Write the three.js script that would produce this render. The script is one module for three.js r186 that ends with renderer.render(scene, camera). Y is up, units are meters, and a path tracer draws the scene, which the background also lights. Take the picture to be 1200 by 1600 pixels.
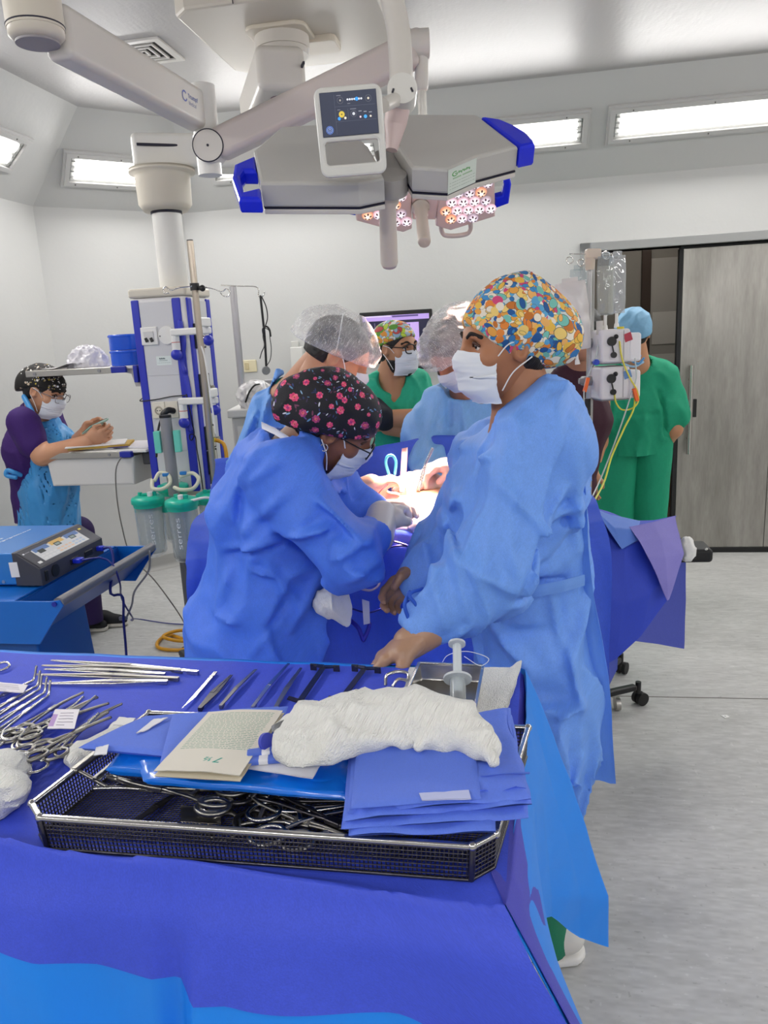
import * as THREE from 'three';
import { mergeGeometries } from 'three/addons/utils/BufferGeometryUtils.js';
import { RoundedBoxGeometry } from 'three/addons/geometries/RoundedBoxGeometry.js';
import { RectAreaLightUniformsLib } from 'three/addons/lights/RectAreaLightUniformsLib.js';
import { ImprovedNoise } from 'three/addons/math/ImprovedNoise.js';

// ---------- camera, exposure ----------
const RAD = Math.PI / 180;
const scene = new THREE.Scene();
scene.background = new THREE.Color(0x000000);
const camera = new THREE.PerspectiveCamera(67.29, 0.75, 0.05, 40);
camera.position.set(0, 1.58, 0);
camera.rotation.set(-12.9 * RAD, 0, -3.1 * RAD, 'YXZ');
const renderer = new THREE.WebGLRenderer();
renderer.toneMapping = THREE.LinearToneMapping;
renderer.toneMappingExposure = 1.0;
renderer.shadowMap.enabled = true;
RectAreaLightUniformsLib.init();
const TUBE_LIGHT = 30, FITTING_GLOW = 6, SPOT_LIGHT = 150;

// ---------- small helpers ----------
const V = (p) => (Array.isArray(p) ? new THREE.Vector3(p[0], p[1], p[2]) : p.clone());
const lerp = (a, b, t) => a + (b - a) * t, clamp = (x, a, b) => Math.min(b, Math.max(a, x));
const mix3 = (a, b, t) => a.map((x, i) => lerp(x, b[i], t));
const smooth = (a, b, x) => { const t = clamp((x - a) / (b - a), 0, 1); return t * t * (3 - 2 * t); };
function rng(seed) { let a = seed >>> 0; return () => { a = (a + 0x6d2b79f5) | 0; let t = Math.imul(a ^ (a >>> 15), 1 | a); t = (t + Math.imul(t ^ (t >>> 7), 61 | t)) ^ t; return ((t ^ (t >>> 14)) >>> 0) / 4294967296; }; }
const perlin = new ImprovedNoise();
const noise = (x, y, z) => perlin.noise(x, y, z);
const fbm = (x, y, z, n = 3) => { let s = 0, a = 0.5; for (let i = 0; i < n; i++) { s += a * noise(x, y, z); x *= 2.03; y *= 2.03; z *= 2.03; a *= 0.5; } return s; };

function prep(g) {
  if (g.index) g = g.toNonIndexed();
  for (const k of Object.keys(g.attributes)) if (!['position', 'normal', 'uv'].includes(k)) g.deleteAttribute(k);
  if (!g.attributes.normal) g.computeVertexNormals();
  if (!g.attributes.uv) projectUV(g);
  g.morphAttributes = {};
  return g;
}
function projectUV(g) {
  const p = g.attributes.position, n = g.attributes.normal, uv = new Float32Array(p.count * 2);
  for (let i = 0; i < p.count; i++) {
    const ax = Math.abs(n.getX(i)), ay = Math.abs(n.getY(i)), az = Math.abs(n.getZ(i));
    const [u, v] = ay > ax && ay > az ? [p.getX(i), p.getZ(i)] : ax > az ? [p.getZ(i), p.getY(i)] : [p.getX(i), p.getY(i)];
    uv[i * 2] = u; uv[i * 2 + 1] = v;
  }
  g.setAttribute('uv', new THREE.BufferAttribute(uv, 2));
}
function join(list) { list = [list].flat(9); return list.length === 1 ? list[0] : mergeGeometries(list.map(prep)); }
function move(g, at = [0, 0, 0], rot = [0, 0, 0], s = 1) {
  const m = new THREE.Matrix4().compose(V(at), new THREE.Quaternion().setFromEuler(new THREE.Euler(...rot, 'YXZ')), Array.isArray(s) ? V(s) : new THREE.Vector3(s, s, s));
  return g.applyMatrix4(m);
}
const box = (w, h, d, at, rot, r = 0.004) => move(r > 0 ? new RoundedBoxGeometry(w, h, d, 2, Math.min(r, w / 2.01, h / 2.01, d / 2.01)) : new THREE.BoxGeometry(w, h, d), at, rot);
const cyl = (r, h, at, rot, r2 = r, seg = 24) => move(new THREE.CylinderGeometry(r2, r, h, seg), at, rot);
const ball = (r, at, s = 1, seg = 16) => move(new THREE.SphereGeometry(r, seg, Math.max(6, seg * 0.7 | 0)), at, [0, 0, 0], s);
function rod(a, b, r, seg = 10, r2 = r) {
  a = V(a); b = V(b); const d = b.clone().sub(a), g = new THREE.CylinderGeometry(r2, r, d.length(), seg);
  g.applyQuaternion(new THREE.Quaternion().setFromUnitVectors(new THREE.Vector3(0, 1, 0), d.clone().normalize()));
  const c = a.add(b).multiplyScalar(0.5); return g.translate(c.x, c.y, c.z);
}
function tube(pts, r, o = {}) {
  const v = pts.map(V), c = new THREE.CatmullRomCurve3(v, !!o.closed, 'centripetal');
  const g = [new THREE.TubeGeometry(c, o.seg || v.length * 6, r, o.rs || 8, !!o.closed)];
  if (!o.closed && !o.open) for (const e of [v[0], v[v.length - 1]]) g.push(ball(r, [e.x, e.y, e.z], 1, 8));
  return g;
}
const lathe = (pts, at, rot, seg = 32) => move(new THREE.LatheGeometry(pts.map(([x, y]) => new THREE.Vector2(x, y)), seg), at, rot);
function extrude(pts, depth, o = {}) {   // outline in x, y; depth along z, centred
  const sh = new THREE.Shape(pts.map(([x, y]) => new THREE.Vector2(x, y)));
  for (const h of o.holes || []) sh.holes.push(new THREE.Path(h.map(([x, y]) => new THREE.Vector2(x, y))));
  const b = o.bevel ?? 0.002;
  const g = new THREE.ExtrudeGeometry(sh, { depth: Math.max(1e-4, depth - 2 * b), bevelEnabled: b > 0, bevelThickness: b, bevelSize: b, bevelOffset: -b, bevelSegments: 2, curveSegments: 8 });
  return move(g.translate(0, 0, -(depth - 2 * b) / 2), o.at, o.rot);
}
const rrect = (w, h, r, n = 5) => { const o = []; for (let q = 0; q < 4; q++) for (let i = 0; i <= n; i++) { const a = (q + i / n) * Math.PI / 2; o.push([(q === 0 || q === 3 ? w / 2 - r : r - w / 2) + r * Math.cos(a), (q < 2 ? h / 2 - r : r - h / 2) + r * Math.sin(a)]); } return o; };
const ring = (r, n = 24) => Array.from({ length: n }, (_, i) => [r * Math.cos(i / n * 6.2832), r * Math.sin(i / n * 6.2832)]);
function sheet(fn, nu, nv, thick = 0, uvScale = [1, 1]) {   // fn(u, v) -> point; one skin, or two skins with a rim
  const N = (nu + 1) * (nv + 1), pos = [], uv = [], idx = [];
  for (let j = 0; j <= nv; j++) for (let i = 0; i <= nu; i++) { pos.push(...fn(i / nu, j / nv)); uv.push(i / nu * uvScale[0], j / nv * uvScale[1]); }
  for (let j = 0; j < nv; j++) for (let i = 0; i < nu; i++) { const a = j * (nu + 1) + i, b = a + 1, c = a + nu + 1, d = c + 1; idx.push(a, c, b, b, c, d); }
  let g = new THREE.BufferGeometry();
  g.setAttribute('position', new THREE.Float32BufferAttribute(pos, 3)); g.setAttribute('uv', new THREE.Float32BufferAttribute(uv, 2)); g.setIndex(idx); g.computeVertexNormals();
  if (!thick) return g;
  const n = g.attributes.normal, p2 = pos.slice(), ix = idx.slice();
  for (let i = 0; i < N; i++) p2.push(pos[i * 3] - n.getX(i) * thick, pos[i * 3 + 1] - n.getY(i) * thick, pos[i * 3 + 2] - n.getZ(i) * thick);
  for (let i = 0; i < idx.length; i += 3) ix.push(idx[i] + N, idx[i + 2] + N, idx[i + 1] + N);
  const rim = []; for (let i = 0; i < nu; i++) rim.push([i + 1, i], [nv * (nu + 1) + i, nv * (nu + 1) + i + 1]);
  for (let j = 0; j < nv; j++) rim.push([j * (nu + 1), (j + 1) * (nu + 1)], [(j + 1) * (nu + 1) + nu, j * (nu + 1) + nu]);
  for (const [a, b] of rim) ix.push(a, b, a + N, b, b + N, a + N);
  g = new THREE.BufferGeometry(); g.setAttribute('position', new THREE.Float32BufferAttribute(p2, 3)); g.setAttribute('uv', new THREE.Float32BufferAttribute([...uv, ...uv], 2)); g.setIndex(ix); g.computeVertexNormals();
  return g;
}

// ---------- things and parts ----------
const taken = {};
const numbered = (n) => { const k = taken[n] = (taken[n] ?? -1) + 1; return k ? n + '_' + String(k).padStart(3, '0') : n; };
const shade = (o) => o.traverse((m) => { if (m.isMesh) { m.castShadow = true; m.receiveShadow = true; } });
function thing(name, label, category, at = [0, 0, 0], turn = 0, group) {
  const o = new THREE.Group(); o.name = numbered(name); o.position.set(...at); o.rotation.y = turn; scene.add(o);
  o.userData = { label, category }; if (group) o.userData.group = group;
  o.updateMatrixWorld(); return o;
}
function part(parent, name, geo, mat, world = false, label) {   // world: geometry is in world axes
  let g = join(geo);
  if (world) { parent.updateWorldMatrix(true, false); g = g.clone().applyMatrix4(parent.matrixWorld.clone().invert()); }
  const m = new THREE.Mesh(g, mat); m.name = name; m.castShadow = m.receiveShadow = true; parent.add(m);
  if (label) m.userData.label = label; return m;
}
function single(name, label, category, geo, mat, group) {   // a thing that is one mesh; its origin goes to its base
  const g = join(geo); g.computeBoundingBox(); const b = g.boundingBox, c = [(b.min.x + b.max.x) / 2, b.min.y, (b.min.z + b.max.z) / 2];
  g.translate(-c[0], -c[1], -c[2]);
  const m = new THREE.Mesh(g, mat); m.name = numbered(name); m.position.set(...c); m.castShadow = m.receiveShadow = true; scene.add(m);
  m.userData = { label, category }; if (group) m.userData.group = group; return m;
}
function struct(name, geo, mat, label, parent) { const m = new THREE.Mesh(join(geo), mat); m.name = name; m.castShadow = m.receiveShadow = true; (parent || scene).add(m); if (!parent) { m.userData = { kind: 'structure', label, category: name.split('_')[0] }; } return m; }

// ---------- textures ----------
function tileNoise(n, seed) {   // periodic value noise on an n x n lattice, sampled at 0..1
  const r = rng(seed), t = Float32Array.from({ length: n * n }, r);
  return (u, v) => { u = (u - Math.floor(u)) * n; v = (v - Math.floor(v)) * n; const i = u | 0, j = v | 0, a = u - i, b = v - j, s = a * a * (3 - 2 * a), q = b * b * (3 - 2 * b), I = (i + 1) % n, J = (j + 1) % n; return lerp(lerp(t[j * n + i], t[j * n + I], s), lerp(t[J * n + i], t[J * n + I], s), q); };
}
function dataTex(w, h, fn, srgb = true, rep = 1) {
  const d = new Uint8Array(w * h * 4);
  for (let y = 0; y < h; y++) for (let x = 0; x < w; x++) { const c = fn(x / w, y / h), k = (y * w + x) * 4; const a = typeof c === 'number' ? [c, c, c] : c; d[k] = clamp(a[0], 0, 255); d[k + 1] = clamp(a[1], 0, 255); d[k + 2] = clamp(a[2], 0, 255); d[k + 3] = a[3] ?? 255; }
  const t = new THREE.DataTexture(d, w, h); t.wrapS = t.wrapT = THREE.RepeatWrapping; t.magFilter = THREE.LinearFilter; if (srgb) t.colorSpace = THREE.SRGBColorSpace; t.repeat.set(...[rep, rep].flat().slice(0, 2)); t.needsUpdate = true; return t;
}
function canvasTex(w, h, draw, rep) {
  const c = document.createElement('canvas'); c.width = w; c.height = h; const x = c.getContext('2d'); draw(x, w, h);
  const t = new THREE.CanvasTexture(c); t.colorSpace = THREE.SRGBColorSpace; t.wrapS = t.wrapT = THREE.RepeatWrapping; if (rep) t.repeat.set(...rep); return t;
}
const std = (color, roughness = 0.6, o = {}) => new THREE.MeshStandardMaterial({ color, roughness, ...o });
const phys = (color, roughness = 0.6, o = {}) => new THREE.MeshPhysicalMaterial({ color, roughness, ...o });
const n8 = tileNoise(8, 3), n32 = tileNoise(32, 5), n128 = tileNoise(128, 7), n256 = tileNoise(256, 11);

// ---------- implicit surfaces ----------
const smin = (a, b, k) => { const h = Math.max(k - Math.abs(a - b), 0) / k; return Math.min(a, b) - h * h * k * 0.25; };
function cone(a, b, ra, rb, wide, s) {   // tapered capsule; «wide» stretches its section by s along that direction
  const bx = b[0] - a[0], by = b[1] - a[1], bz = b[2] - a[2], L = bx * bx + by * by + bz * bz || 1e-9;
  return (x, y, z) => {
    const px = x - a[0], py = y - a[1], pz = z - a[2]; let t = (px * bx + py * by + pz * bz) / L; t = t < 0 ? 0 : t > 1 ? 1 : t;
    let dx = px - t * bx, dy = py - t * by, dz = pz - t * bz;
    if (wide) { const w = (dx * wide[0] + dy * wide[1] + dz * wide[2]) * (1 - 1 / s); dx -= wide[0] * w; dy -= wide[1] * w; dz -= wide[2] * w; }
    return Math.sqrt(dx * dx + dy * dy + dz * dz) - (ra + (rb - ra) * t);
  };
}
function chain(pts, rs, wide, s) { const f = []; for (let i = 0; i + 1 < pts.length; i++) f.push(cone(pts[i], pts[i + 1], rs[i], rs[i + 1], wide, s)); return f; }
function ellipsoid(c, r) { return (x, y, z) => { const X = x - c[0], Y = y - c[1], Z = z - c[2]; const k0 = Math.hypot(X / r[0], Y / r[1], Z / r[2]), k1 = Math.hypot(X / (r[0] * r[0]), Y / (r[1] * r[1]), Z / (r[2] * r[2])); return k1 ? k0 * (k0 - 1) / k1 : -Math.min(...r); }; }
const blend = (list, k = 0.03) => (x, y, z) => { let d = list[0](x, y, z); for (let i = 1; i < list.length; i++) d = smin(d, list[i](x, y, z), k); return d; };
function loft(rows) {   // stacked elliptic sections [y, cx, cz, rx, rz, turn]
  return (x, y, z) => {
    let i = 0; while (i < rows.length - 2 && y > rows[i + 1][0]) i++;
    const a = rows[i], b = rows[i + 1]; let t = clamp((y - a[0]) / (b[0] - a[0]), 0, 1); t = t * t * (3 - 2 * t) * 0.5 + t * 0.5;
    const rx = lerp(a[3], b[3], t), rz = lerp(a[4], b[4], t), w = lerp(a[5] || 0, b[5] || 0, t), c = Math.cos(w), s = Math.sin(w);
    const X0 = x - lerp(a[1], b[1], t), Z0 = z - lerp(a[2], b[2], t), X = X0 * c - Z0 * s, Z = X0 * s + Z0 * c;
    const e = Math.hypot(X / rx, Z / rz), d = (e - 1) * Math.min(rx, rz) * (0.75 + 0.25 * Math.min(1, 1 / Math.max(e, 0.5)));
    return Math.max(d, rows[0][0] - y, y - rows[rows.length - 1][0]);
  };
}
function nets(f, lo, hi, h) {   // surface nets
  const n = [0, 1, 2].map((i) => Math.ceil((hi[i] - lo[i]) / h) + 1), [nx, ny, nz] = n, F = new Float32Array(nx * ny * nz), S = 6;
  for (let K = 0; K < nz; K += S) for (let J = 0; J < ny; J += S) for (let I = 0; I < nx; I += S) {
    const c = f(lo[0] + (I + S / 2) * h, lo[1] + (J + S / 2) * h, lo[2] + (K + S / 2) * h), far = Math.abs(c) > S * h * 1.5 + 0.02;
    for (let k = K; k < Math.min(nz, K + S); k++) for (let j = J; j < Math.min(ny, J + S); j++) for (let i = I; i < Math.min(nx, I + S); i++) F[(k * ny + j) * nx + i] = far ? c : f(lo[0] + i * h, lo[1] + j * h, lo[2] + k * h);
  }
  const id = new Int32Array(nx * ny * nz).fill(-1), pos = [], idx = [], E = [[0, 1], [0, 2], [0, 4], [1, 3], [1, 5], [2, 3], [2, 6], [3, 7], [4, 5], [4, 6], [5, 7], [6, 7]], o = [0, 1, nx, nx + 1, nx * ny, nx * ny + 1, nx * ny + nx, nx * ny + nx + 1];
  for (let k = 0; k < nz - 1; k++) for (let j = 0; j < ny - 1; j++) for (let i = 0; i < nx - 1; i++) {
    const b = (k * ny + j) * nx + i; let neg = 0; for (let q = 0; q < 8; q++) if (F[b + o[q]] < 0) neg++;
    if (!neg || neg === 8) continue;
    let X = 0, Y = 0, Z = 0, c = 0;
    for (const [p, q] of E) { const a = F[b + o[p]], d = F[b + o[q]]; if ((a < 0) === (d < 0)) continue; const t = a / (a - d); X += lerp(p & 1, q & 1, t); Y += lerp(p >> 1 & 1, q >> 1 & 1, t); Z += lerp(p >> 2, q >> 2, t); c++; }
    id[b] = pos.length / 3; pos.push(lo[0] + (i + X / c) * h, lo[1] + (j + Y / c) * h, lo[2] + (k + Z / c) * h);
  }
  const quad = (a, b, c, d, flip) => { if (a < 0 || b < 0 || c < 0 || d < 0) return; flip ? idx.push(a, c, b, b, c, d) : idx.push(a, b, c, b, d, c); };
  for (let k = 1; k < nz - 1; k++) for (let j = 1; j < ny - 1; j++) for (let i = 1; i < nx - 1; i++) {
    const b = (k * ny + j) * nx + i, s = F[b] < 0;
    if (s !== F[b + 1] < 0) quad(id[b - nx - nx * ny], id[b - nx * ny], id[b - nx], id[b], !s);
    if (s !== F[b + nx] < 0) quad(id[b - 1 - nx * ny], id[b - nx * ny], id[b - 1], id[b], s);
    if (s !== F[b + nx * ny] < 0) quad(id[b - 1 - nx], id[b - nx], id[b - 1], id[b], !s);
  }
  const g = new THREE.BufferGeometry(); g.setAttribute('position', new THREE.Float32BufferAttribute(pos, 3)); g.setIndex(idx); g.computeVertexNormals();
  const uv = new Float32Array(pos.length / 3 * 2); for (let i = 0; i < pos.length / 3; i++) { uv[i * 2] = pos[i * 3] + 0.6 * pos[i * 3 + 2]; uv[i * 2 + 1] = pos[i * 3 + 1] + 0.55 * pos[i * 3 + 2]; }
  g.setAttribute('uv', new THREE.BufferAttribute(uv, 2));
  return g;
}

// ---------- the room: an elongated octagon with a sloped cove that carries the light fittings ----------
const ROOM_AT = [-1.28, 0, -5.688], ROOM_TURN = -10.2 * RAD, COVE_LOW = 2.48, CEILING = 2.95, COVE_IN = 0.5;
const inRoom = (o) => { o.position.set(...ROOM_AT); o.rotation.y = ROOM_TURN; o.updateMatrixWorld(); return o; };
const toWorld = (u, y, v) => new THREE.Vector3(u, y, v).applyAxisAngle(new THREE.Vector3(0, 1, 0), ROOM_TURN).add(V(ROOM_AT));
const outline = [[0, 0], [5.2, 0], [5.9, 0.7], [5.9, 6.6], [5.2, 7.3], [0, 7.3], [-0.693, 6.6], [-0.693, 0.693]];
const sideNames = ['back', 'back_right', 'right', 'front_right', 'front', 'front_left', 'left', 'back_left'];
const edge = outline.map((p, i) => { const q = outline[(i + 1) % 8], L = Math.hypot(q[0] - p[0], q[1] - p[1]); return { p, q, L, t: [(q[0] - p[0]) / L, (q[1] - p[1]) / L], n: [-(q[1] - p[1]) / L, (q[0] - p[0]) / L] }; });
function inset(d) {   // the outline moved inwards by d
  return edge.map((e, i) => { const f = edge[(i + 7) % 8], a = [f.p[0] + f.n[0] * d, f.p[1] + f.n[1] * d], b = [e.p[0] + e.n[0] * d, e.p[1] + e.n[1] * d]; const k = ((b[0] - a[0]) * e.t[1] - (b[1] - a[1]) * e.t[0]) / (f.t[0] * e.t[1] - f.t[1] * e.t[0]); return [a[0] + f.t[0] * k, a[1] + f.t[1] * k]; });
}
function solid(quads) { const pos = []; for (const [a, b, c, d] of quads) pos.push(...a, ...b, ...c, ...(d ? [...a, ...c, ...d] : [])); const g = new THREE.BufferGeometry(); g.setAttribute('position', new THREE.Float32BufferAttribute(pos, 3)); g.computeVertexNormals(); projectUV(g); return g; }
function prism(base, y0, y1) {   // upright prism over a convex outline of [u, v]
  const lo = base.map(([u, v]) => [u, y0, v]), hi = base.map(([u, v]) => [u, y1, v]), q = [];
  for (let i = 0; i < base.length; i++) { const j = (i + 1) % base.length; q.push([lo[i], hi[i], hi[j], lo[j]]); }
  for (let i = 1; i + 1 < base.length; i++) { q.push([lo[0], lo[i], lo[i + 1]]); q.push([hi[0], hi[i + 1], hi[i]]); }
  return solid(q);
}
const wallBump = dataTex(256, 256, (u, v) => 90 + 90 * n32(u, v) + 60 * n128(u, v), false, 0.8);
const wallPaint = std(0xc8c8c6, 0.42, { bumpMap: wallBump, bumpScale: 0.0012 });
const ceilingPaint = std(0xb9b7b6, 0.42, { bumpMap: dataTex(512, 512, (u, v) => 128 + 80 * (n128(u, v * 0.25) - 0.5) + 60 * (n256(u, v) - 0.5) + 40 * (n32(u, v) - 0.5), false, 0.6), bumpScale: 0.0016 });
const floorTex = dataTex(1024, 1024, (u, v) => {
  const s = (n256(u * 0.25, v) - 0.5) * 15 + (n128(u * 0.25, v) - 0.5) * 12 + (n256(u * 0.5, v * 1.0) - 0.5) * 8 + (n32(u * 0.5, v) - 0.5) * 6 + (n8(u, v) - 0.5) * 5;
  const fleck = n256(u * 0.5 + 0.37, v) > 0.93 ? 12 : n256(u * 0.5 + 0.11, v + 0.6) > 0.945 ? -18 : 0;
  const b = 190 + s + fleck; return [b, b, b - 2];
}, true, 0.5);
const floorVinyl = std(0xffffff, 0.4, { map: floorTex, bumpMap: wallBump, bumpScale: 0.0005 });
const skirtVinyl = std(0xa9a8a5, 0.5);
const greyMetal = std(0x9c9d9c, 0.45, { metalness: 0.35 });
const blackRubber = std(0x121214, 0.6);

{
  const outer = inset(-0.14), cove = inset(COVE_IN);
  inRoom(struct('floor', prism(inset(-0.14).slice().reverse(), -0.12, 0), floorVinyl, 'grey streaked vinyl floor'));
  const seam = inRoom(new THREE.Group());   // the weld seam between two lengths of vinyl
  const fl = scene.getObjectByName('floor');
  const a = toWorld(0, 0, 0);
  part(fl, 'weld_seam', rod([2.6, 0.0003, 2.18], [5.9, 0.0003, 2.12], 0.0022, 6), std(0x77726c, 0.6));
  inRoom(struct('ceiling', prism(inset(0.02).slice().reverse(), CEILING, CEILING + 0.12), ceilingPaint, 'satin white ceiling that mirrors the light fittings'));
  edge.forEach((e, i) => {
    const j = (i + 1) % 8, o0 = outer[i], o1 = outer[j], n = sideNames[i];
    const slab = (p, q, po, qo, y0, y1) => prism([p, po, qo, q].reverse(), y0, y1);
    let g = [slab(e.p, e.q, o0, o1, 0, CEILING)];
    if (i === 0) {   // the doorway
      const cut = (u0, u1, y0, y1) => prism([[u0, 0], [u0, -0.14], [u1, -0.14], [u1, 0]].reverse(), y0, y1);
      g = [prism([[0, 0], o0, [2.74, -0.14], [2.74, 0]].reverse(), 0, CEILING), prism([[4.4, 0], [4.4, -0.14], o1, [5.2, 0]].reverse(), 0, CEILING), cut(2.74, 4.4, 2.035, CEILING)];
    }
    inRoom(struct('wall_' + n, g, wallPaint, 'white painted wall, ' + n.replace('_', ' ') + ' side of the theatre'));
    const c0 = cove[i], c1 = cove[j], P0 = [e.p[0], COVE_LOW, e.p[1]], P1 = [e.q[0], COVE_LOW, e.q[1]], Q0 = [c0[0], CEILING, c0[1]], Q1 = [c1[0], CEILING, c1[1]], T0 = [e.p[0], CEILING, e.p[1]], T1 = [e.q[0], CEILING, e.q[1]];
    inRoom(struct('trim_' + (i + 1), solid([[P0, Q0, Q1, P1], [P0, P1, T1, T0], [T0, T1, Q1, Q0], [P0, T0, Q0], [P1, Q1, T1]]), wallPaint, 'sloped white cove above the ' + n.replace('_', ' ') + ' wall'));
    // vinyl carried up the wall as a rounded skirting
    const runs = i === 0 ? [[0, 2.68], [4.46, 5.2]] : [[0, e.L]];
    const prof = []; for (let k = 0; k <= 6; k++) { const w = k / 6 * Math.PI / 2; prof.push([0.035 - 0.035 * Math.sin(w), 0.035 - 0.035 * Math.cos(w)]); } prof.push([0.002, 0.1]);
    const g2 = runs.map(([s0, s1]) => sheet((u, v) => { const s = lerp(s0, s1, u), f = v * (prof.length - 1), k = Math.min(prof.length - 2, f | 0), d = lerp(prof[k][0], prof[k + 1][0], f - k), y = lerp(prof[k][1], prof[k + 1][1], f - k); return [e.p[0] + e.t[0] * s + e.n[0] * d, y + 0.0008, e.p[1] + e.t[1] * s + e.n[1] * d]; }, 8, 14));
    inRoom(struct('baseboard_' + n, g2, skirtVinyl, 'grey vinyl skirting rounded into the floor, ' + n.replace('_', ' ') + ' side'));
  });
}

// ---------- fluorescent fittings in the cove ----------
const frameWhite = std(0xc9c8c6, 0.45), trayWhite = std(0xe4e4e2, 0.3), tubeGlow = new THREE.MeshStandardMaterial({ color: 0xffffff, emissive: 0xfffdf8, emissiveIntensity: FITTING_GLOW, roughness: 0.4 });
const paneGlass = phys(0xffffff, 0.08, { transmission: 1, thickness: 0, ior: 1.45 });
const slopeLen = Math.hypot(COVE_IN, CEILING - COVE_LOW);
let fittingNo = 0;
function fitting(side, from, to, s0, s1, label) {
  const e = edge[side], along = new THREE.Vector3(e.t[0], 0, e.t[1]), up = new THREE.Vector3(e.n[0] * COVE_IN, CEILING - COVE_LOW, e.n[1] * COVE_IN).normalize(), out = new THREE.Vector3().crossVectors(along, up);
  if (out.y > 0) out.negate();
  const at = new THREE.Vector3(e.p[0], COVE_LOW, e.p[1]).addScaledVector(along, (from + to) / 2).addScaledVector(up, (s0 + s1) / 2);
  const o = new THREE.Group(); o.name = numbered('ceiling_light'); o.userData = { label, category: 'light fitting', group: 'fluorescent fittings in the cove' }; scene.add(o);
  const basis = new THREE.Matrix4().makeBasis(along.clone().negate(), up, out.clone()); if (basis.determinant() < 0) basis.makeBasis(along, up, out);
  const M = new THREE.Matrix4().makeTranslation(...ROOM_AT).multiply(new THREE.Matrix4().makeRotationY(ROOM_TURN)).multiply(new THREE.Matrix4().makeTranslation(at.x, at.y, at.z)).multiply(basis);
  M.decompose(o.position, o.quaternion, o.scale); o.updateMatrixWorld();
  const w = to - from, h = s1 - s0, hole = (a, b) => [[-a / 2, -b / 2], [a / 2, -b / 2], [a / 2, b / 2], [-a / 2, b / 2]].reverse();
  const outer = [[-w / 2, -h / 2], [w / 2, -h / 2], [w / 2, h / 2], [-w / 2, h / 2]];
  part(o, 'housing', extrude(outer, 0.02, { holes: [hole(w - 0.035, h - 0.035)], at: [0, 0, 0.01], bevel: 0.002 }), frameWhite);
  part(o, 'frame', extrude([[-w / 2 + 0.014, -h / 2 + 0.014], [w / 2 - 0.014, -h / 2 + 0.014], [w / 2 - 0.014, h / 2 - 0.014], [-w / 2 + 0.014, h / 2 - 0.014]], 0.014, { holes: [hole(w - 0.085, h - 0.085)], at: [0, 0, 0.022], bevel: 0.002 }), frameWhite);
  part(o, 'reflector_tray', box(w - 0.03, h - 0.03, 0.004, [0, 0, 0.003], [0, 0, 0], 0), trayWhite);
  for (const s of [-1, 1]) { const louvres = []; for (let k = 0; k < 4; k++) louvres.push(box(0.045, 0.004, 0.012, [s * (w / 2 - 0.068), (k - 1.5) * (h - 0.11) / 4, 0.01], [0, 0, 0], 0));
  louvres.push(box(0.006, h - 0.1, 0.008, [s * (w / 2 - 0.05), 0, 0.008], [0, 0, 0], 0)); part(o, 'end_louvre', louvres, greyMetal); }
  for (const s of [-1, 1]) part(o, 'fluorescent_tube', move(cyl(0.006, w - 0.15, [0, 0, 0], [0, 0, Math.PI / 2], 0.006, 12), [0, s * (h - 0.1) * 0.25, 0.011], [0, 0, 0], [1, 4.6, 1]), tubeGlow);
  part(o, 'diffuser_pane', box(w - 0.085, h - 0.085, 0.003, [0, 0, 0.021], [0, 0, 0], 0), paneGlass);
  for (const s of [-1, 1]) for (const k of [-0.38, 0, 0.38]) part(o, 'screw', cyl(0.004, 0.004, [k * w, s * (h / 2 - 0.028), 0.03], [Math.PI / 2, 0, 0], 0.004, 8), std(0x55534f, 0.5));
  const lamp = new THREE.RectAreaLight(0xfffdfb, TUBE_LIGHT, w - 0.2, h - 0.12); lamp.name = 'fitting_lamp_' + (++fittingNo); lamp.position.set(0, 0, 0.034); lamp.rotation.y = Math.PI; o.add(lamp);
  return o;
}
fitting(0, 0.29, 1.46, 0.2, 0.45, 'fluorescent cove light half hidden behind the left blue handle of the near surgical lamp');
fitting(0, 1.55, 2.715, 0.225, 0.475, 'fluorescent cove light right of the near surgical lamp, ending left of the door');
fitting(0, 2.81, 3.98, 0.23, 0.48, 'fluorescent cove light above the steel door, at the right edge');
fitting(0, 4.07, 5.0, 0.23, 0.48, 'fluorescent cove light beyond the right edge of the photo, back wall');
fitting(7, 0.15, 0.83, 0.165, 0.415, 'short fluorescent cove light on the angled corner, behind the white pendant column');
for (const [s, a, b] of [[6, 4.3, 5.52], [6, 2.6, 3.82], [6, 0.9, 2.12]]) fitting(s, a, b, 0.165, 0.415, s === 6 && a > 4 ? 'fluorescent cove light cut by the left edge of the photo' : ['','first ','second '][[0.9, 2.6].indexOf(a) + 1] + 'fluorescent cove light on the left wall outside the photo');
for (const [s, a, b] of [[2, 0.4, 1.62], [2, 2.3, 3.52], [2, 4.2, 5.42], [4, 0.4, 1.6], [4, 2.0, 3.2], [4, 3.6, 4.8], [1, 0.15, 0.83], [3, 0.15, 0.83], [5, 0.15, 0.83]]) fitting(s, a, b, 0.2, 0.45, 'fluorescent cove light outside the photo, ' + sideNames[s].replace('_', ' ') + ' wall, ' + (a < 1 ? 'first' : a < 2.5 ? 'second' : 'third') + ' along');

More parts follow.
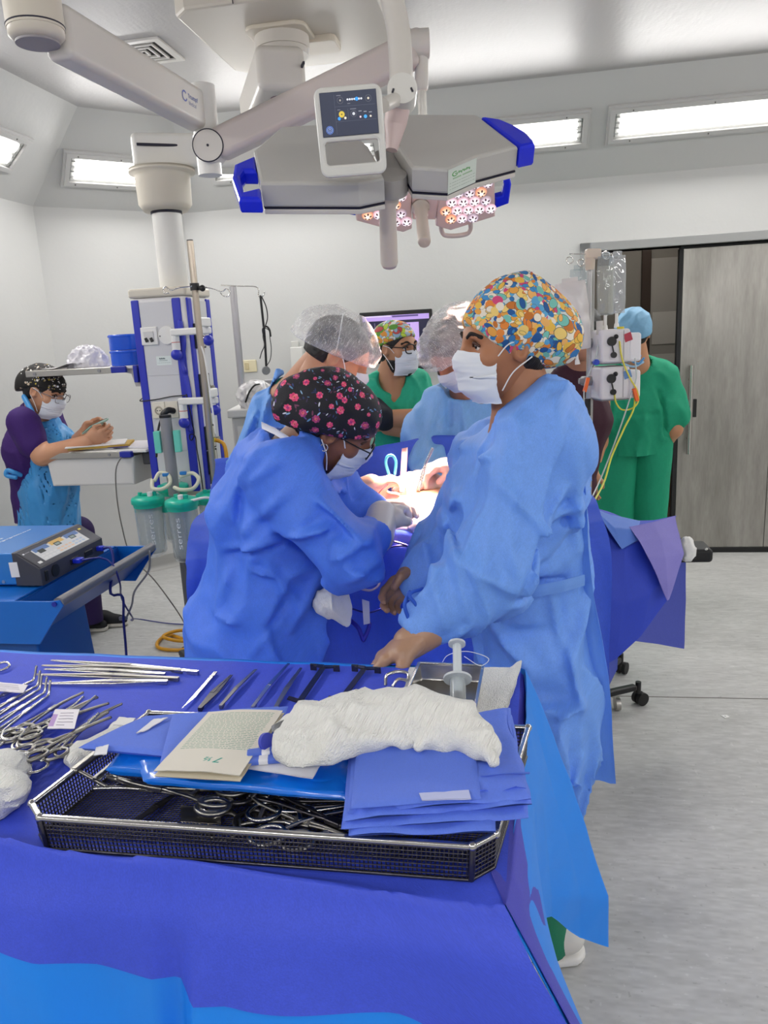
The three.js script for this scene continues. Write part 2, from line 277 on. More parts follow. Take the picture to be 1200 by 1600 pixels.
// ---------- doorway ----------
const steelTex = dataTex(512, 1024, (u, v) => { const b = 160 + (n256(u * 2, v * 0.03) - 0.5) * 4 + (n8(u, v) - 0.5) * 26 + (n32(u, v) - 0.5) * 14 + (n128(u, v) - 0.5) * 8; return [b, b - 3, b - 9]; }, true, [0.7, 0.45]);
const doorSteel = std(0xffffff, 0.36, { map: steelTex, metalness: 0.75, bumpMap: dataTex(256, 256, (u, v) => 255 * n256(u, v * 0.06), false, 2), bumpScale: 0.00012 });
const brightSteel = std(0xc9c6c0, 0.25, { metalness: 0.95 });
{
  const trim = inRoom(struct('trim_9', [box(0.065, 2.09, 0.18, [2.7125, 1.045, -0.06]), box(0.065, 2.09, 0.18, [4.43, 1.045, -0.06]), box(1.78, 0.055, 0.18, [3.57, 2.0625, -0.06])], greyMetal, 'grey metal frame around the sliding door'));
  const d = inRoom(new THREE.Group()); d.name = 'door_1'; d.userData = { kind: 'structure', label: 'brushed steel sliding door with a vertical bar handle', category: 'door' }; scene.add(d);
  part(d, 'door_leaf', box(0.58, 1.985, 0.045, [3.62, 1.0275, -0.075], [0, 0, 0], 0.003), doorSteel);
  part(d, 'door_leaf', box(0.5, 1.985, 0.045, [4.162, 1.0275, -0.075], [0, 0, 0], 0.003), doorSteel);
  part(d, 'edge_seal', box(0.026, 1.985, 0.05, [3.316, 1.0275, -0.075], [0, 0, 0], 0.003), blackRubber);
  part(d, 'floor_seal', box(1.1, 0.034, 0.06, [3.86, 0.018, -0.072], [0, 0, 0], 0.003), blackRubber);
  part(d, 'head_seal', box(1.1, 0.018, 0.05, [3.86, 2.028, -0.075], [0, 0, 0], 0.003), blackRubber);
  const h = part(d, 'handle', [rod([3.392, 0.7, 0.005], [3.392, 1.285, 0.005], 0.0145, 20)], brightSteel);
  part(h, 'standoff', [rod([3.392, 0.8, -0.055], [3.392, 0.8, 0.002], 0.008), rod([3.392, 1.19, -0.055], [3.392, 1.19, 0.002], 0.008)], brightSteel);
  part(d, 'lock_plate', box(0.022, 0.12, 0.01, [3.432, 1.0, -0.05], [0, 0, 0], 0.003), blackRubber);
  // corridor behind the doorway
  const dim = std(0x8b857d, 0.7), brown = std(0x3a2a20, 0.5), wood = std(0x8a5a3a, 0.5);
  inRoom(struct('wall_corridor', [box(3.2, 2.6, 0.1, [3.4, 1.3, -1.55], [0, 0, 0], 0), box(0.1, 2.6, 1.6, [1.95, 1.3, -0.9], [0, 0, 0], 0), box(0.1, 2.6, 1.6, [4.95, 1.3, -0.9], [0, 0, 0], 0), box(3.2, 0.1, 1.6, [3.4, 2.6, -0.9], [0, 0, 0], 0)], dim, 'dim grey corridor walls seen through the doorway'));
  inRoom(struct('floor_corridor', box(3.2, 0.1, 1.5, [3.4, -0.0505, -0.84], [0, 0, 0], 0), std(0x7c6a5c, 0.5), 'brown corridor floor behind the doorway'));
  const d2 = inRoom(new THREE.Group()); d2.name = 'door_2'; d2.userData = { kind: 'structure', label: 'wooden corridor door with dark frame, seen past the person in green', category: 'door' }; scene.add(d2);
  part(d2, 'door_frame', [box(0.07, 2.15, 0.06, [3.32, 1.07, -1.47]), box(0.07, 2.15, 0.06, [4.3, 1.07, -1.47])], brown);
  part(d2, 'door_leaf', box(0.92, 1.0, 0.04, [3.81, 0.5, -1.48]), wood);
  part(d2, 'upper_panel', box(0.92, 1.05, 0.04, [3.81, 1.55, -1.48]), std(0xa8a29a, 0.6));
  { const c = toWorld(3.2, 2.51, -0.85), t = thing('corridor_light', 'ceiling light panel of the corridor behind the doorway', 'light fitting', [c.x, c.y, c.z], ROOM_TURN); part(t, 'housing', box(0.6, 0.04, 0.3, [0, 0.01, 0]), frameWhite); part(t, 'light_panel', box(0.54, 0.006, 0.24, [0, -0.012, 0], [0, 0, 0], 0), tubeGlow); const l = new THREE.RectAreaLight(0xfff4e8, 5, 0.54, 0.24); l.name = 'corridor_lamp'; l.position.set(0, -0.02, 0); l.rotation.x = -Math.PI / 2; t.add(l); }
  for (const [y, h] of [[1.52, 0.26], [1.2, 0.22]]) single('notice', y > 1.4 ? 'upper white paper notice pinned beyond the doorway' : 'lower white paper notice pinned beyond the doorway', 'notice', box(0.19, h, 0.002, [3.47, y, -1.455], [0, 0, 0], 0).applyMatrix4(inRoom(new THREE.Group()).matrixWorld), std(0xcfcac2, 0.8), 'notices beyond the doorway');
}

// ---------- ceiling-hung equipment ----------
const enamel = std(0xcfcac3, 0.38), enamelLight = std(0xd9d7d2, 0.35), lampGrey = std(0xb9b7b2, 0.36), creamPlastic = std(0xcfc7b8, 0.45), royalPlastic = std(0x1226d8, 0.22), darkLine = std(0x15132a, 0.5), handleCover = phys(0xd8cfc4, 0.35, { transmission: 0.35, thickness: 0 });
const frameOf = (o, c, ax, up, n) => { const m = new THREE.Matrix4().makeBasis(ax, up, n).setPosition(V(c)); m.decompose(o.position, o.quaternion, o.scale); o.updateMatrixWorld(); return o; };
function beam(a, b, w, h, r = 0.015, grow = 1) {   // rounded bar between two points: w across, h upright; far end scaled by grow
  a = V(a); b = V(b); const L = a.distanceTo(b), g = new RoundedBoxGeometry(w, h, L, 3, r), p = g.attributes.position;
  for (let i = 0; i < p.count; i++) { const t = p.getZ(i) / L + 0.5, s = lerp(1, grow, t); p.setX(i, p.getX(i) * s); p.setY(i, p.getY(i) * s); }
  const m = new THREE.Matrix4().lookAt(b, a, new THREE.Vector3(0, 1, 0)); m.setPosition(a.clone().add(b).multiplyScalar(0.5)); return g.applyMatrix4(m);
}
function vent(at) {
  const t = thing('ceiling_vent', 'square white ceiling vent with nested louvres, behind the lamp arm', 'vent', at, ROOM_TURN);
  const sq = (a) => [[-a, -a], [a, -a], [a, a], [-a, a]];
  part(t, 'vent_frame', extrude(sq(0.15), 0.012, { holes: [sq(0.118).reverse()], rot: [Math.PI / 2, 0, 0], at: [0, -0.006, 0] }), enamelLight);
  part(t, 'duct', box(0.236, 0.004, 0.236, [0, -0.002, 0], [0, 0, 0], 0), std(0x1c1b1a, 0.9));
  for (const a of [0.095, 0.062, 0.03]) part(t, 'louvre', extrude(sq(a), 0.012, { holes: [sq(a - 0.009).reverse()], rot: [Math.PI / 2, 0, 0], at: [0, -0.007, 0], bevel: 0.001 }), enamelLight);
}
vent([-1.025, 2.95, -4.048]);

// ceiling plate with the equipment pendant's arms
{
  const c = [-0.33, 2.95, -3.72];
  const t = thing('equipment_pendant', 'white ceiling pendant with two arms and the column that carries the equipment tower', 'pendant', c, ROOM_TURN);
  const plate = [[-0.36, -0.3], [-0.3, -0.36], [0.3, -0.36], [0.45, -0.21], [0.45, 0.36], [0.4, 0.42], [-0.3, 0.42], [-0.36, 0.36]];
  part(t, 'ceiling_plate', extrude(plate, 0.1, { rot: [Math.PI / 2, 0, 0], at: [0.03, -0.05, 0], bevel: 0.012 }), std(0xcdc6ba, 0.4));
  part(t, 'plate_joint', box(0.003, 0.1, 0.004, [-0.07, -0.05, 0.42], [0, 0, 0], 0), darkLine);
  part(t, 'flange', [extrude(rrect(0.26, 0.3, 0.05), 0.018, { rot: [Math.PI / 2, 0, 0], at: [0.02, -0.108, 0.06], bevel: 0.005 }), extrude(rrect(0.15, 0.16, 0.03), 0.03, { rot: [Math.PI / 2, 0, 0], at: [0.16, -0.112, -0.06], bevel: 0.005 })], creamPlastic);
  part(t, 'bearing', [cyl(0.115, 0.05, [0.02, -0.14, 0.08], [0, 0, 0], 0.115, 40), cyl(0.108, 0.03, [0.02, -0.175, 0.08], [0, 0, 0], 0.108, 40)], enamel);
  // first arm runs away from the camera, second arm runs left to the column
  const A0 = [-0.316, 2.66, -3.44], A1 = [-0.5, 2.66, -4.12];
  const arm = part(t, 'first_arm', beam(A0, A1, 0.2, 0.17, 0.03), enamel, true);
  part(arm, 'side_groove', [beam([-0.42, 2.665, -3.5], [-0.593, 2.665, -4.1], 0.01, 0.012, 0.003), beam([-0.224, 2.665, -3.42], [-0.4, 2.665, -4.08], 0.01, 0.012, 0.003)], darkLine, true);
  const bd = part(arm, 'round_badge', cyl(0.038, 0.004, [-0.345, 2.574, -3.55], [0, 0, 0], 0.038, 32), std(0x6a4a5e, 0.4), true, 'plum round badge under the arm');
  part(bd, 'badge_ring', move(new THREE.TorusGeometry(0.03, 0.004, 8, 32), [-0.345, 2.572, -3.55], [Math.PI / 2, 0, 0]), enamelLight, true);
  const B0 = [-0.36, 2.46, -4.04], B1 = [-1.074, 2.512, -3.86];
  B1[1] = 2.46;
  const arm2 = part(t, 'second_arm', beam(B0, B1, 0.19, 0.15, 0.025), enamelLight, true);
  part(arm2, 'side_groove', beam([-0.5, 2.478, -3.95], [B1[0] + 0.05, 2.478, B1[2] + 0.1], 0.008, 0.012, 0.003), darkLine, true);
  part(t, 'elbow', cyl(0.085, 0.08, [-0.46, 2.555, -4.03], [0, 0, 0], 0.085, 32), enamel, true);
  const cx = -0.945, cz = -3.85;
  part(t, 'collar', lathe([[0.001, 2.2], [0.1, 2.2], [0.122, 2.23], [0.126, 2.36], [0.15, 2.365], [0.15, 2.385], [0.001, 2.385]], [cx, 0, cz], [0, 0, 0], 40), creamPlastic, true);
  part(t, 'collar_ring', cyl(0.072, 0.012, [cx, 2.195, cz], [0, 0, 0], 0.072, 32), darkLine, true);
  part(t, 'column', cyl(0.068, 0.36, [cx, 2.012, cz], [0, 0, 0], 0.068, 32), enamelLight, true);
}

// boom arms of the far surgical lamp
{
  const hub = [-0.765, 2.311, -2.05], j1 = [-0.529, 2.282, -2.82];
  const t = thing('surgical_lamp', 'far surgical lamp, lit round lenses facing the camera, pink housing, on white spring arm', 'surgical lamp', [hub[0], 2.95, hub[2]]);
  part(t, 'hub_column', [cyl(0.066, 0.62, [hub[0], hub[1] + 0.33, hub[2]], [0, 0, 0], 0.066, 40), lathe([[0.001, 0], [0.05, 0], [0.064, 0.012], [0.064, 0.03]], [hub[0], hub[1] - 0.006, hub[2]], [0, 0, 0], 40)], creamPlastic, true);
  part(t, 'hub_cap', cyl(0.05, 0.008, [hub[0], hub[1] - 0.007, hub[2]], [0, 0, 0], 0.05, 40), std(0x948f92, 0.5), true);
  part(t, 'seam_ring', move(new THREE.TorusGeometry(0.0655, 0.002, 6, 40), [hub[0], hub[1] + 0.027, hub[2]], [Math.PI / 2, 0, 0]), darkLine, true);
  const h0 = [hub[0] + 0.03, j1[1] + 0.06, hub[2] - 0.04], h1 = [j1[0] - 0.02, j1[1] + 0.06, j1[2]];
  const arm = part(t, 'boom_arm', beam(h0, h1, 0.075, 0.125, 0.02), enamel, true);
  const logo = canvasTex(256, 128, (x) => { x.clearRect(0, 0, 256, 128); x.strokeStyle = '#3f4fa8'; x.lineWidth = 10; x.beginPath(); x.arc(48, 58, 30, 0.4, 5.6); x.stroke(); x.fillStyle = '#5a66a8'; x.font = 'bold 40px sans-serif'; x.fillText('Trumpf', 98, 58); x.font = '32px sans-serif'; x.fillText('Medical', 98, 100); });
  { // printed mark on the arm's camera side
    const d = V(h1).sub(V(h0)).normalize(), n = new THREE.Vector3().crossVectors(new THREE.Vector3(0, 1, 0), d).negate(); if (n.z < 0) n.negate();
    const m = new THREE.Mesh(new THREE.PlaneGeometry(0.12, 0.06), new THREE.MeshStandardMaterial({ map: logo, transparent: true, roughness: 0.4 })); m.name = 'maker_mark'; m.userData.label = 'blue maker mark printed on the arm';
    const at = V(h1).addScaledVector(d, -0.13).addScaledVector(n, 0.0385); const R = new THREE.Matrix4().makeBasis(new THREE.Vector3().crossVectors(new THREE.Vector3(0, 1, 0), n), new THREE.Vector3(0, 1, 0), n).setPosition(at); m.geometry.applyMatrix4(R.premultiply(arm.parent.matrixWorld.clone().invert())); t.add(m);
  }
  part(t, 'swivel', [cyl(0.042, 0.16, [j1[0], j1[1] + 0.06, j1[2]], [0, 0, 0], 0.042, 28), cyl(0.046, 0.03, [j1[0], j1[1] - 0.03, j1[2]], [0, 0, 0], 0.046, 28), cyl(0.04, 0.1, [j1[0], j1[1] - 0.09, j1[2]], [0, 0, 0], 0.04, 28)], enamelLight, true);
  const k = [-0.516, 2.223, -2.8];
  const disc = part(t, 'joint_disc', cyl(0.05, 0.09, k, [Math.PI / 2, 0, 0], 0.05, 40), enamel, true);
  part(disc, 'joint_seam', move(new THREE.TorusGeometry(0.05, 0.0022, 6, 40), [k[0], k[1], k[2] + 0.044]), darkLine, true);
  part(disc, 'joint_screw', cyl(0.004, 0.004, [k[0], k[1], k[2] + 0.046], [Math.PI / 2, 0, 0], 0.004, 8), darkLine, true);
  part(t, 'spring_arm', beam([k[0] + 0.02, k[1] + 0.005, k[2]], [0.182, 2.481, -2.78], 0.085, 0.1, 0.022, 1.05), std(0xcabfba, 0.36), true);
  part(t, 'drop_elbow', [cyl(0.045, 0.1, [0.178, 2.497, -2.78], [0, 0, Math.PI / 2], 0.045, 28), ...tube([[0.188, 2.524, -2.78], [0.2, 2.514, -2.78], [0.202, 2.477, -2.78], [0.2, 2.372, -2.78]], 0.022, { rs: 16 })], enamel, true);
  part(t, 'drop_rod', rod([0.2, 2.382, -2.78], [0.198, 2.177, -2.78], 0.015, 16), brightSteel, true);
  part(t, 'drop_yoke', [rod([0.199, 2.187, -2.78], [0.198, 2.088, -2.9], 0.03, 16)], enamel, true);
  // head: plate in its own plane, lenses towards the patient
  const head = new THREE.Group(); head.name = 'lamp_head'; t.add(head);
  const c = [0.1973, 2.01, -2.95], n = new THREE.Vector3(0, -0.7431, 0.6691), up = new THREE.Vector3(0, 0.6691, 0.7431), inv = t.matrixWorld.clone().invert();
  const M = new THREE.Matrix4().makeBasis(new THREE.Vector3(1, 0, 0), up, n).setPosition(V(c)).premultiply(inv); M.decompose(head.position, head.quaternion, head.scale); head.updateMatrixWorld();
  const pinkHousing = std(0xd8bcb6, 0.4), wings = [[[-0.245, 0.038], [-0.24, -0.029], [-0.164, -0.06], [-0.07, -0.093], [-0.037, -0.078], [-0.04, 0.076], [-0.086, 0.185], [-0.121, 0.187]], [[0.057, 0.078], [0.051, -0.072], [0.107, -0.096], [0.268, -0.043], [0.249, 0.123], [0.173, 0.169], [0.085, 0.174]]];
  wings.forEach((w) => part(head, 'wing', extrude(w, 0.07, { at: [0, 0, -0.036], bevel: 0.006 }), pinkHousing));
  part(head, 'centre_block', [extrude([[-0.086, 0.185], [-0.04, 0.071], [-0.034, -0.04], [0.05, -0.046], [0.062, 0.078], [0.085, 0.174]], 0.06, { at: [0, 0, -0.034], bevel: 0.006 })], pinkHousing);
  const lensTex = (a, b, s) => canvasTex(64, 64, (x) => { const g = x.createRadialGradient(32, 32, 3, 32, 32, 32); g.addColorStop(0, '#fff'); g.addColorStop(0.55, a); g.addColorStop(1, b); x.fillStyle = g; x.fillRect(0, 0, 64, 64); x.fillStyle = '#3c2b30'; for (let i = 0; i < 5; i++) { x.beginPath(); x.ellipse(32 + 17 * Math.cos(i * 1.2566 + s), 32 + 17 * Math.sin(i * 1.2566 + s), 6.5, 5, i * 1.2566 + s, 0, 7); x.fill(); } });
  const kinds = [['#fff2f6', '#c9a9b4', 0.3], ['#ffd0a8', '#c98a6a', 1.1], ['#ead9e4', '#8f7f8a', 2.0]].map(([a, b, s]) => { const tx = lensTex(a, b, s); return new THREE.MeshStandardMaterial({ map: tx, emissive: 0xffffff, emissiveMap: tx, emissiveIntensity: 0.75, roughness: 0.15 }); });
  const lensGeo = new THREE.SphereGeometry(0.0245, 14, 5, 0, 6.2832, 0, 1.05).rotateX(Math.PI / 2).translate(0, 0, -0.0125); { const p = lensGeo.attributes.position, u = lensGeo.attributes.uv; for (let i = 0; i < p.count; i++) u.setXY(i, 0.5 + p.getX(i) / 0.04, 0.5 + p.getY(i) / 0.04); }
  const inside = (p, poly) => { let r = false; for (let i = 0, j = poly.length - 1; i < poly.length; j = i++) if ((poly[i][1] > p[1]) !== (poly[j][1] > p[1]) && p[0] < (poly[j][0] - poly[i][0]) * (p[1] - poly[i][1]) / (poly[j][1] - poly[i][1]) + poly[i][0]) r = !r; return r; };
  const wins = [[[-0.126, 0.177], [-0.093, 0.175], [-0.046, -0.077], [-0.242, -0.024], [-0.235, 0.015]], [[0.063, 0.16], [0.235, 0.129], [0.255, -0.025], [0.106, -0.081], [0.076, -0.05]]], rnd = rng(5);
  for (const w of wins) for (let i = -9; i < 9; i++) for (let j = -9; j < 9; j++) { const p = [i * 0.0405 + (j & 1) * 0.02 + 0.004, j * 0.0365 - 0.006]; if (!inside(p, w)) continue; const q = rnd(); const m = new THREE.Mesh(lensGeo, kinds[q < 0.62 ? 0 : q < 0.82 ? 1 : 2]); m.name = 'led_lens'; m.position.set(p[0], p[1], 0.0); head.add(m); }
  const grip = (o, i) => extrude(o, 0.03, { holes: i ? [i] : [], bevel: 0.006, at: [0, 0, -0.03] });
  part(head, 'blue_handle', grip([[0.251, 0.128], [0.276, 0.147], [0.296, 0.143], [0.315, 0.078], [0.315, -0.001], [0.266, -0.02], [0.261, 0.027], [0.286, 0.034], [0.288, 0.079], [0.277, 0.119], [0.255, 0.113]]), royalPlastic, false, 'royal blue grip on the right edge');
  part(head, 'blue_handle', grip([[-0.245, 0.038], [-0.284, 0.041], [-0.299, 0.028], [-0.283, -0.007], [-0.242, -0.018]]), royalPlastic, false, 'royal blue grip on the left edge');
  part(head, 'bail_handle', tube([[0.074, -0.062], [0.076, -0.115], [0.089, -0.14], [0.172, -0.14], [0.185, -0.122], [0.178, -0.057]].map(([x, y]) => [x, y, -0.03]), 0.0085, { seg: 40 }), std(0xc9b8b2, 0.4));
  const sh = [-0.007, 0.023];
  part(head, 'sterile_handle', move(lathe([[0.001, 0], [0.032, 0], [0.032, 0.012], [0.022, 0.016], [0.024, 0.05], [0.021, 0.055], [0.023, 0.18], [0.02, 0.19], [0.001, 0.19]], [0, 0, 0], [Math.PI / 2, 0, 0]), [sh[0], sh[1], 0]), handleCover);
  for (const [x, y] of [[0.14, 0.03], [-0.17, 0.03], [0.2, 0.0]]) { const s = new THREE.SpotLight(0xffd2c0, SPOT_LIGHT, 0, 0.13, 1, 2); s.position.set(x, y, 0.05); const aim = new THREE.Object3D(); aim.name = 'lamp_aim'; aim.position.copy(V([0.096, 1.098, -2.3])); scene.add(aim); s.target = aim; s.name = 'far_lamp_beam'; s.castShadow = true; s.shadow.radius = 3; head.add(s); }
}
// near surgical lamp: seen from above its back
{
  const c = [0.074, 1.9393, -1.75], n = new THREE.Vector3(0, 0.8192, 0.5736), up = new THREE.Vector3(0, 0.5736, -0.8192);
  const t = thing('surgical_lamp', 'near surgical lamp seen from its grey back, two hexagonal wings and a control panel', 'surgical lamp', [0.02, 2.95, -1.8]);
  const arm = part(t, 'drop_tube', tube([[0.02, 2.95, -1.8], [0.068, 2.303, -1.79], [0.075, 2.246, -1.78], [0.083, 2.195, -1.77], [0.085, 2.126, -1.76], [0.083, 2.062, -1.75]], 0.0245, { rs: 20, seg: 60 }), enamel, true);
  const k = [0.083, 2.059, -1.73];
  const disc = part(t, 'joint_disc', cyl(0.03, 0.06, k, [Math.PI / 2 - 0.15, 0, 0], 0.03, 36), enamelLight, true);
  part(disc, 'joint_screw', [-1, 1].map((s) => box(0.004, 0.009, 0.003, [k[0] + s * 0.019, k[1], k[2] + 0.031], [0, 0, s * 0.4], 0.001)), darkLine, true);
  part(t, 'neck', [rod([0.078, 2.054, -1.74], [0.068, 2.012, -1.75], 0.026, 24, 0.024), rod([0.068, 2.012, -1.75], [0.057, 1.957, -1.74], 0.024, 24, 0.012)], std(0xcfb9b6, 0.36), true);
  const head = new THREE.Group(); head.name = 'lamp_head'; t.add(head);
  const M = new THREE.Matrix4().makeBasis(new THREE.Vector3(1, 0, 0), up, n).setPosition(V(c)).premultiply(t.matrixWorld.clone().invert()); M.decompose(head.position, head.quaternion, head.scale); head.updateMatrixWorld();
  const wing = (o, hi) => { const w = part(head, 'wing', extrude(o, 0.054, { at: [0, 0, -0.027], bevel: 0.006 }), lampGrey); part(w, 'lower_seam', extrude(o.map(([x, y]) => [x, y]), 0.003, { at: [0, 0, -0.055], bevel: 0 }), darkLine); part(w, 'lens_plate', extrude(o.map(([x, y]) => [x, y]), 0.012, { at: [0, 0, -0.063], bevel: 0.003 }), enamel); return w; };
  const right = wing([[0.027, 0.244], [0.188, 0.221], [0.255, 0.038], [0.161, -0.004], [0.096, -0.055], [0.023, -0.037], [-0.008, 0.108]].reverse());
  const left = wing([[-0.291, -0.07], [-0.09, -0.094], [-0.037, -0.077], [-0.048, -0.003], [-0.064, 0.079], [-0.128, 0.213], [-0.261, 0.212], [-0.317, 0.088]]);
  const lens = new THREE.SphereGeometry(0.02, 12, 5, 0, 6.2832, 0, 1.05).rotateX(-Math.PI / 2), glow = new THREE.MeshStandardMaterial({ color: 0xffffff, emissive: 0xffeedd, emissiveIntensity: 0.75, roughness: 0.2 });
  for (const [w, x0, y0] of [[right, 0.11, 0.09], [left, -0.18, 0.05]]) for (let i = 0; i < 9; i++) { const m = new THREE.Mesh(lens, glow); m.name = 'led_lens'; m.position.set(x0 + (i % 3 - 1) * 0.055, y0 + ((i / 3 | 0) - 1) * 0.05, -0.064); w.add(m); }
  part(head, 'hub', [cyl(0.036, 0.04, [-0.02, 0.0, -0.05], [Math.PI / 2, 0, 0], 0.034, 32), box(0.05, 0.15, 0.03, [-0.02, 0.07, -0.05], [0, 0, 0.1], 0.008)], std(0xa09d98, 0.35));
  part(head, 'blue_handle', extrude([[-0.316, 0.094], [-0.359, 0.057], [-0.358, -0.011], [-0.335, -0.107], [-0.288, -0.113], [-0.294, -0.061], [-0.326, -0.074], [-0.34, -0.001], [-0.334, 0.023], [-0.307, 0.019]], 0.034, { at: [0, 0, -0.03], bevel: 0.008 }), royalPlastic, false, 'royal blue grip on the left wing');
  part(head, 'blue_handle', extrude([[0.198, 0.205], [0.239, 0.188], [0.262, 0.156], [0.284, 0.111], [0.294, 0.066], [0.294, 0.046], [0.259, 0.034]].reverse(), 0.05, { at: [0, 0, -0.024], bevel: 0.008 }), royalPlastic, false, 'royal blue grip on the right wing');
  part(head, 'sterile_handle', lathe([[0.001, 0], [0.026, 0], [0.026, 0.03], [0.019, 0.04], [0.0205, 0.175], [0.017, 0.185], [0.001, 0.185]], [-0.03, 0.0, -0.06], [-Math.PI / 2, 0, 0]), std(0xc9bfb4, 0.45));
  // printed plate on the right wing's front edge
  const plate = canvasTex(256, 256, (x) => { x.fillStyle = '#cfd8cf'; x.fillRect(0, 0, 256, 256); x.strokeStyle = x.fillStyle = '#3f8f3a'; x.lineWidth = 9; x.beginPath(); x.arc(62, 66, 22, 0.3, 5.4); x.stroke(); x.fillRect(60, 62, 26, 8); for (let i = 0; i < 9; i++) x.fillRect(92 + i * 12, 52 + (i % 3) * 4, 9, 24 - (i % 2) * 8); x.fillStyle = '#79a874'; for (let i = 0; i < 16; i++) if (i !== 7) x.fillRect(44 + i * 11, 104, 8, 15); x.fillStyle = '#9fae9f'; for (const y of [148, 178, 212]) for (let i = 0; i < 11; i++) x.fillRect(16 + i * 21, y, 12 + (i * 7 % 9), 6); });
  { const a = [0.096, -0.055], b = [0.161, -0.004], L = Math.hypot(b[0] - a[0], b[1] - a[1]); const g = new THREE.PlaneGeometry(L * 1.0, 0.052); const X = new THREE.Vector3((b[0] - a[0]) / L, (b[1] - a[1]) / L, 0), N = new THREE.Vector3(X.y, -X.x, 0); g.applyMatrix4(new THREE.Matrix4().makeBasis(X, new THREE.Vector3(0, 0, 1), N).setPosition((a[0] + b[0]) / 2 + N.x * 0.0015, (a[1] + b[1]) / 2 + N.y * 0.0015, -0.028)); const m = new THREE.Mesh(g, new THREE.MeshStandardMaterial({ map: plate, roughness: 0.5 })); m.name = 'rating_label'; m.userData.label = 'pale green rating label with green print'; head.add(m); }
  // control panel
  const pc = [-0.024, 1.964, -1.6], panel = new THREE.Group(); panel.name = 'control_panel'; t.add(panel);
  const pn = V([0.0, 1.72, 0]).sub(V(pc)).normalize(), px = new THREE.Vector3().crossVectors(new THREE.Vector3(-0.03, 1, 0), pn).normalize(), py = new THREE.Vector3().crossVectors(pn, px);
  const PM = new THREE.Matrix4().makeBasis(px, py, pn).setPosition(V(pc)).premultiply(t.matrixWorld.clone().invert()); PM.decompose(panel.position, panel.quaternion, panel.scale); panel.scale.setScalar(0.88); panel.updateMatrixWorld();
  const rr = rrect(0.146, 0.178, 0.018), slot = rrect(0.118, 0.046, 0.008).map(([x, y]) => [x, y - 0.041]).reverse();
  part(panel, 'panel_frame', extrude(rr, 0.026, { holes: [slot], bevel: 0.005, at: [0, 0, -0.012] }), std(0xd3d2cd, 0.35));
  const ui = canvasTex(512, 356, (x, w, h) => {
    x.fillStyle = '#3c4153'; x.fillRect(0, 0, w, h); x.strokeStyle = '#656b7d'; x.lineWidth = 2; x.beginPath(); x.moveTo(128, 20); x.lineTo(128, h - 16); x.moveTo(128, 118); x.lineTo(500, 118); x.moveTo(128, 240); x.lineTo(500, 240); x.moveTo(246, 140); x.lineTo(246, 230); x.stroke();
    const dot = (X, Y, r, c) => { x.fillStyle = c; x.beginPath(); x.arc(X, Y, r, 0, 7); x.fill(); }, circ = (X, Y, r, c, lw = 3) => { x.strokeStyle = c; x.lineWidth = lw; x.beginPath(); x.arc(X, Y, r, 0, 7); x.stroke(); };
    circ(182, 68, 27, '#6d6f78'); dot(182, 68, 8, '#b9b4ac'); circ(440, 68, 27, '#6d6f78'); dot(440, 68, 10, '#f5e9d4');
    for (let i = 0; i < 7; i++) dot(250 + i * 21, 66, i === 4 ? 16 : 9, i === 4 ? '#3ea8ff' : '#f1f5ff');
    dot(186, 182, 27, '#e2c955'); dot(160, 216, 14, '#49a8ff'); dot(216, 214, 11, '#fff6dd'); dot(186, 182, 6, '#5a5030'); circ(296, 184, 26, '#6d6f78'); dot(296, 184, 13, '#dfe2ea');
    for (const [X, c, r] of [[356, '#ffe1ea', 9], [402, '#4fb4ff', 15], [450, '#fff4e2', 9]]) { dot(X, 214, r, c); x.fillStyle = '#a9adb9'; x.fillRect(X - 14, 164 + (X - 356) * 0.15, 28, 6); }
    x.fillStyle = '#8a8e9a'; x.fillRect(150, 26, 40, 5); x.fillRect(246, 96, 26, 5); x.fillRect(150, 142, 26, 5); x.fillRect(266, 142, 56, 5);
    circ(64, 304, 32, '#6f9cff', 4); circ(64, 304, 22, '#9dbcff', 5); circ(64, 304, 10, '#9dbcff', 4); x.fillStyle = '#9dbcff'; x.fillRect(62, 284, 4, 18);
  });
  part(panel, 'touch_screen', box(0.122, 0.086, 0.004, [0, 0.035, 0.002], [0, 0, 0], 0.001), new THREE.MeshStandardMaterial({ color: 0x3c4153, roughness: 0.2 }));
  const sc = new THREE.Mesh(new THREE.PlaneGeometry(0.12, 0.084), new THREE.MeshStandardMaterial({ map: ui, emissive: 0xffffff, emissiveMap: ui, emissiveIntensity: 0.35, roughness: 0.2 })); sc.name = 'screen_print'; sc.position.set(0, 0.035, 0.0045); panel.add(sc);
  part(t, 'panel_bracket', rod([0.041, 2.02, -1.65], [0.074, 2.049, -1.72], 0.014, 14), enamel, true);
  for (const [x, y] of [[0.11, 0.09], [-0.18, 0.05]]) { const s = new THREE.SpotLight(0xffd2c0, SPOT_LIGHT, 0, 0.085, 0.8, 2); s.position.set(x, y, -0.12); const aim = new THREE.Object3D(); aim.name = 'lamp_aim'; aim.position.copy(V([0.096, 1.098, -2.3])); scene.add(aim); s.target = aim; s.name = 'near_lamp_beam'; s.castShadow = true; s.shadow.radius = 3; head.add(s); }
}

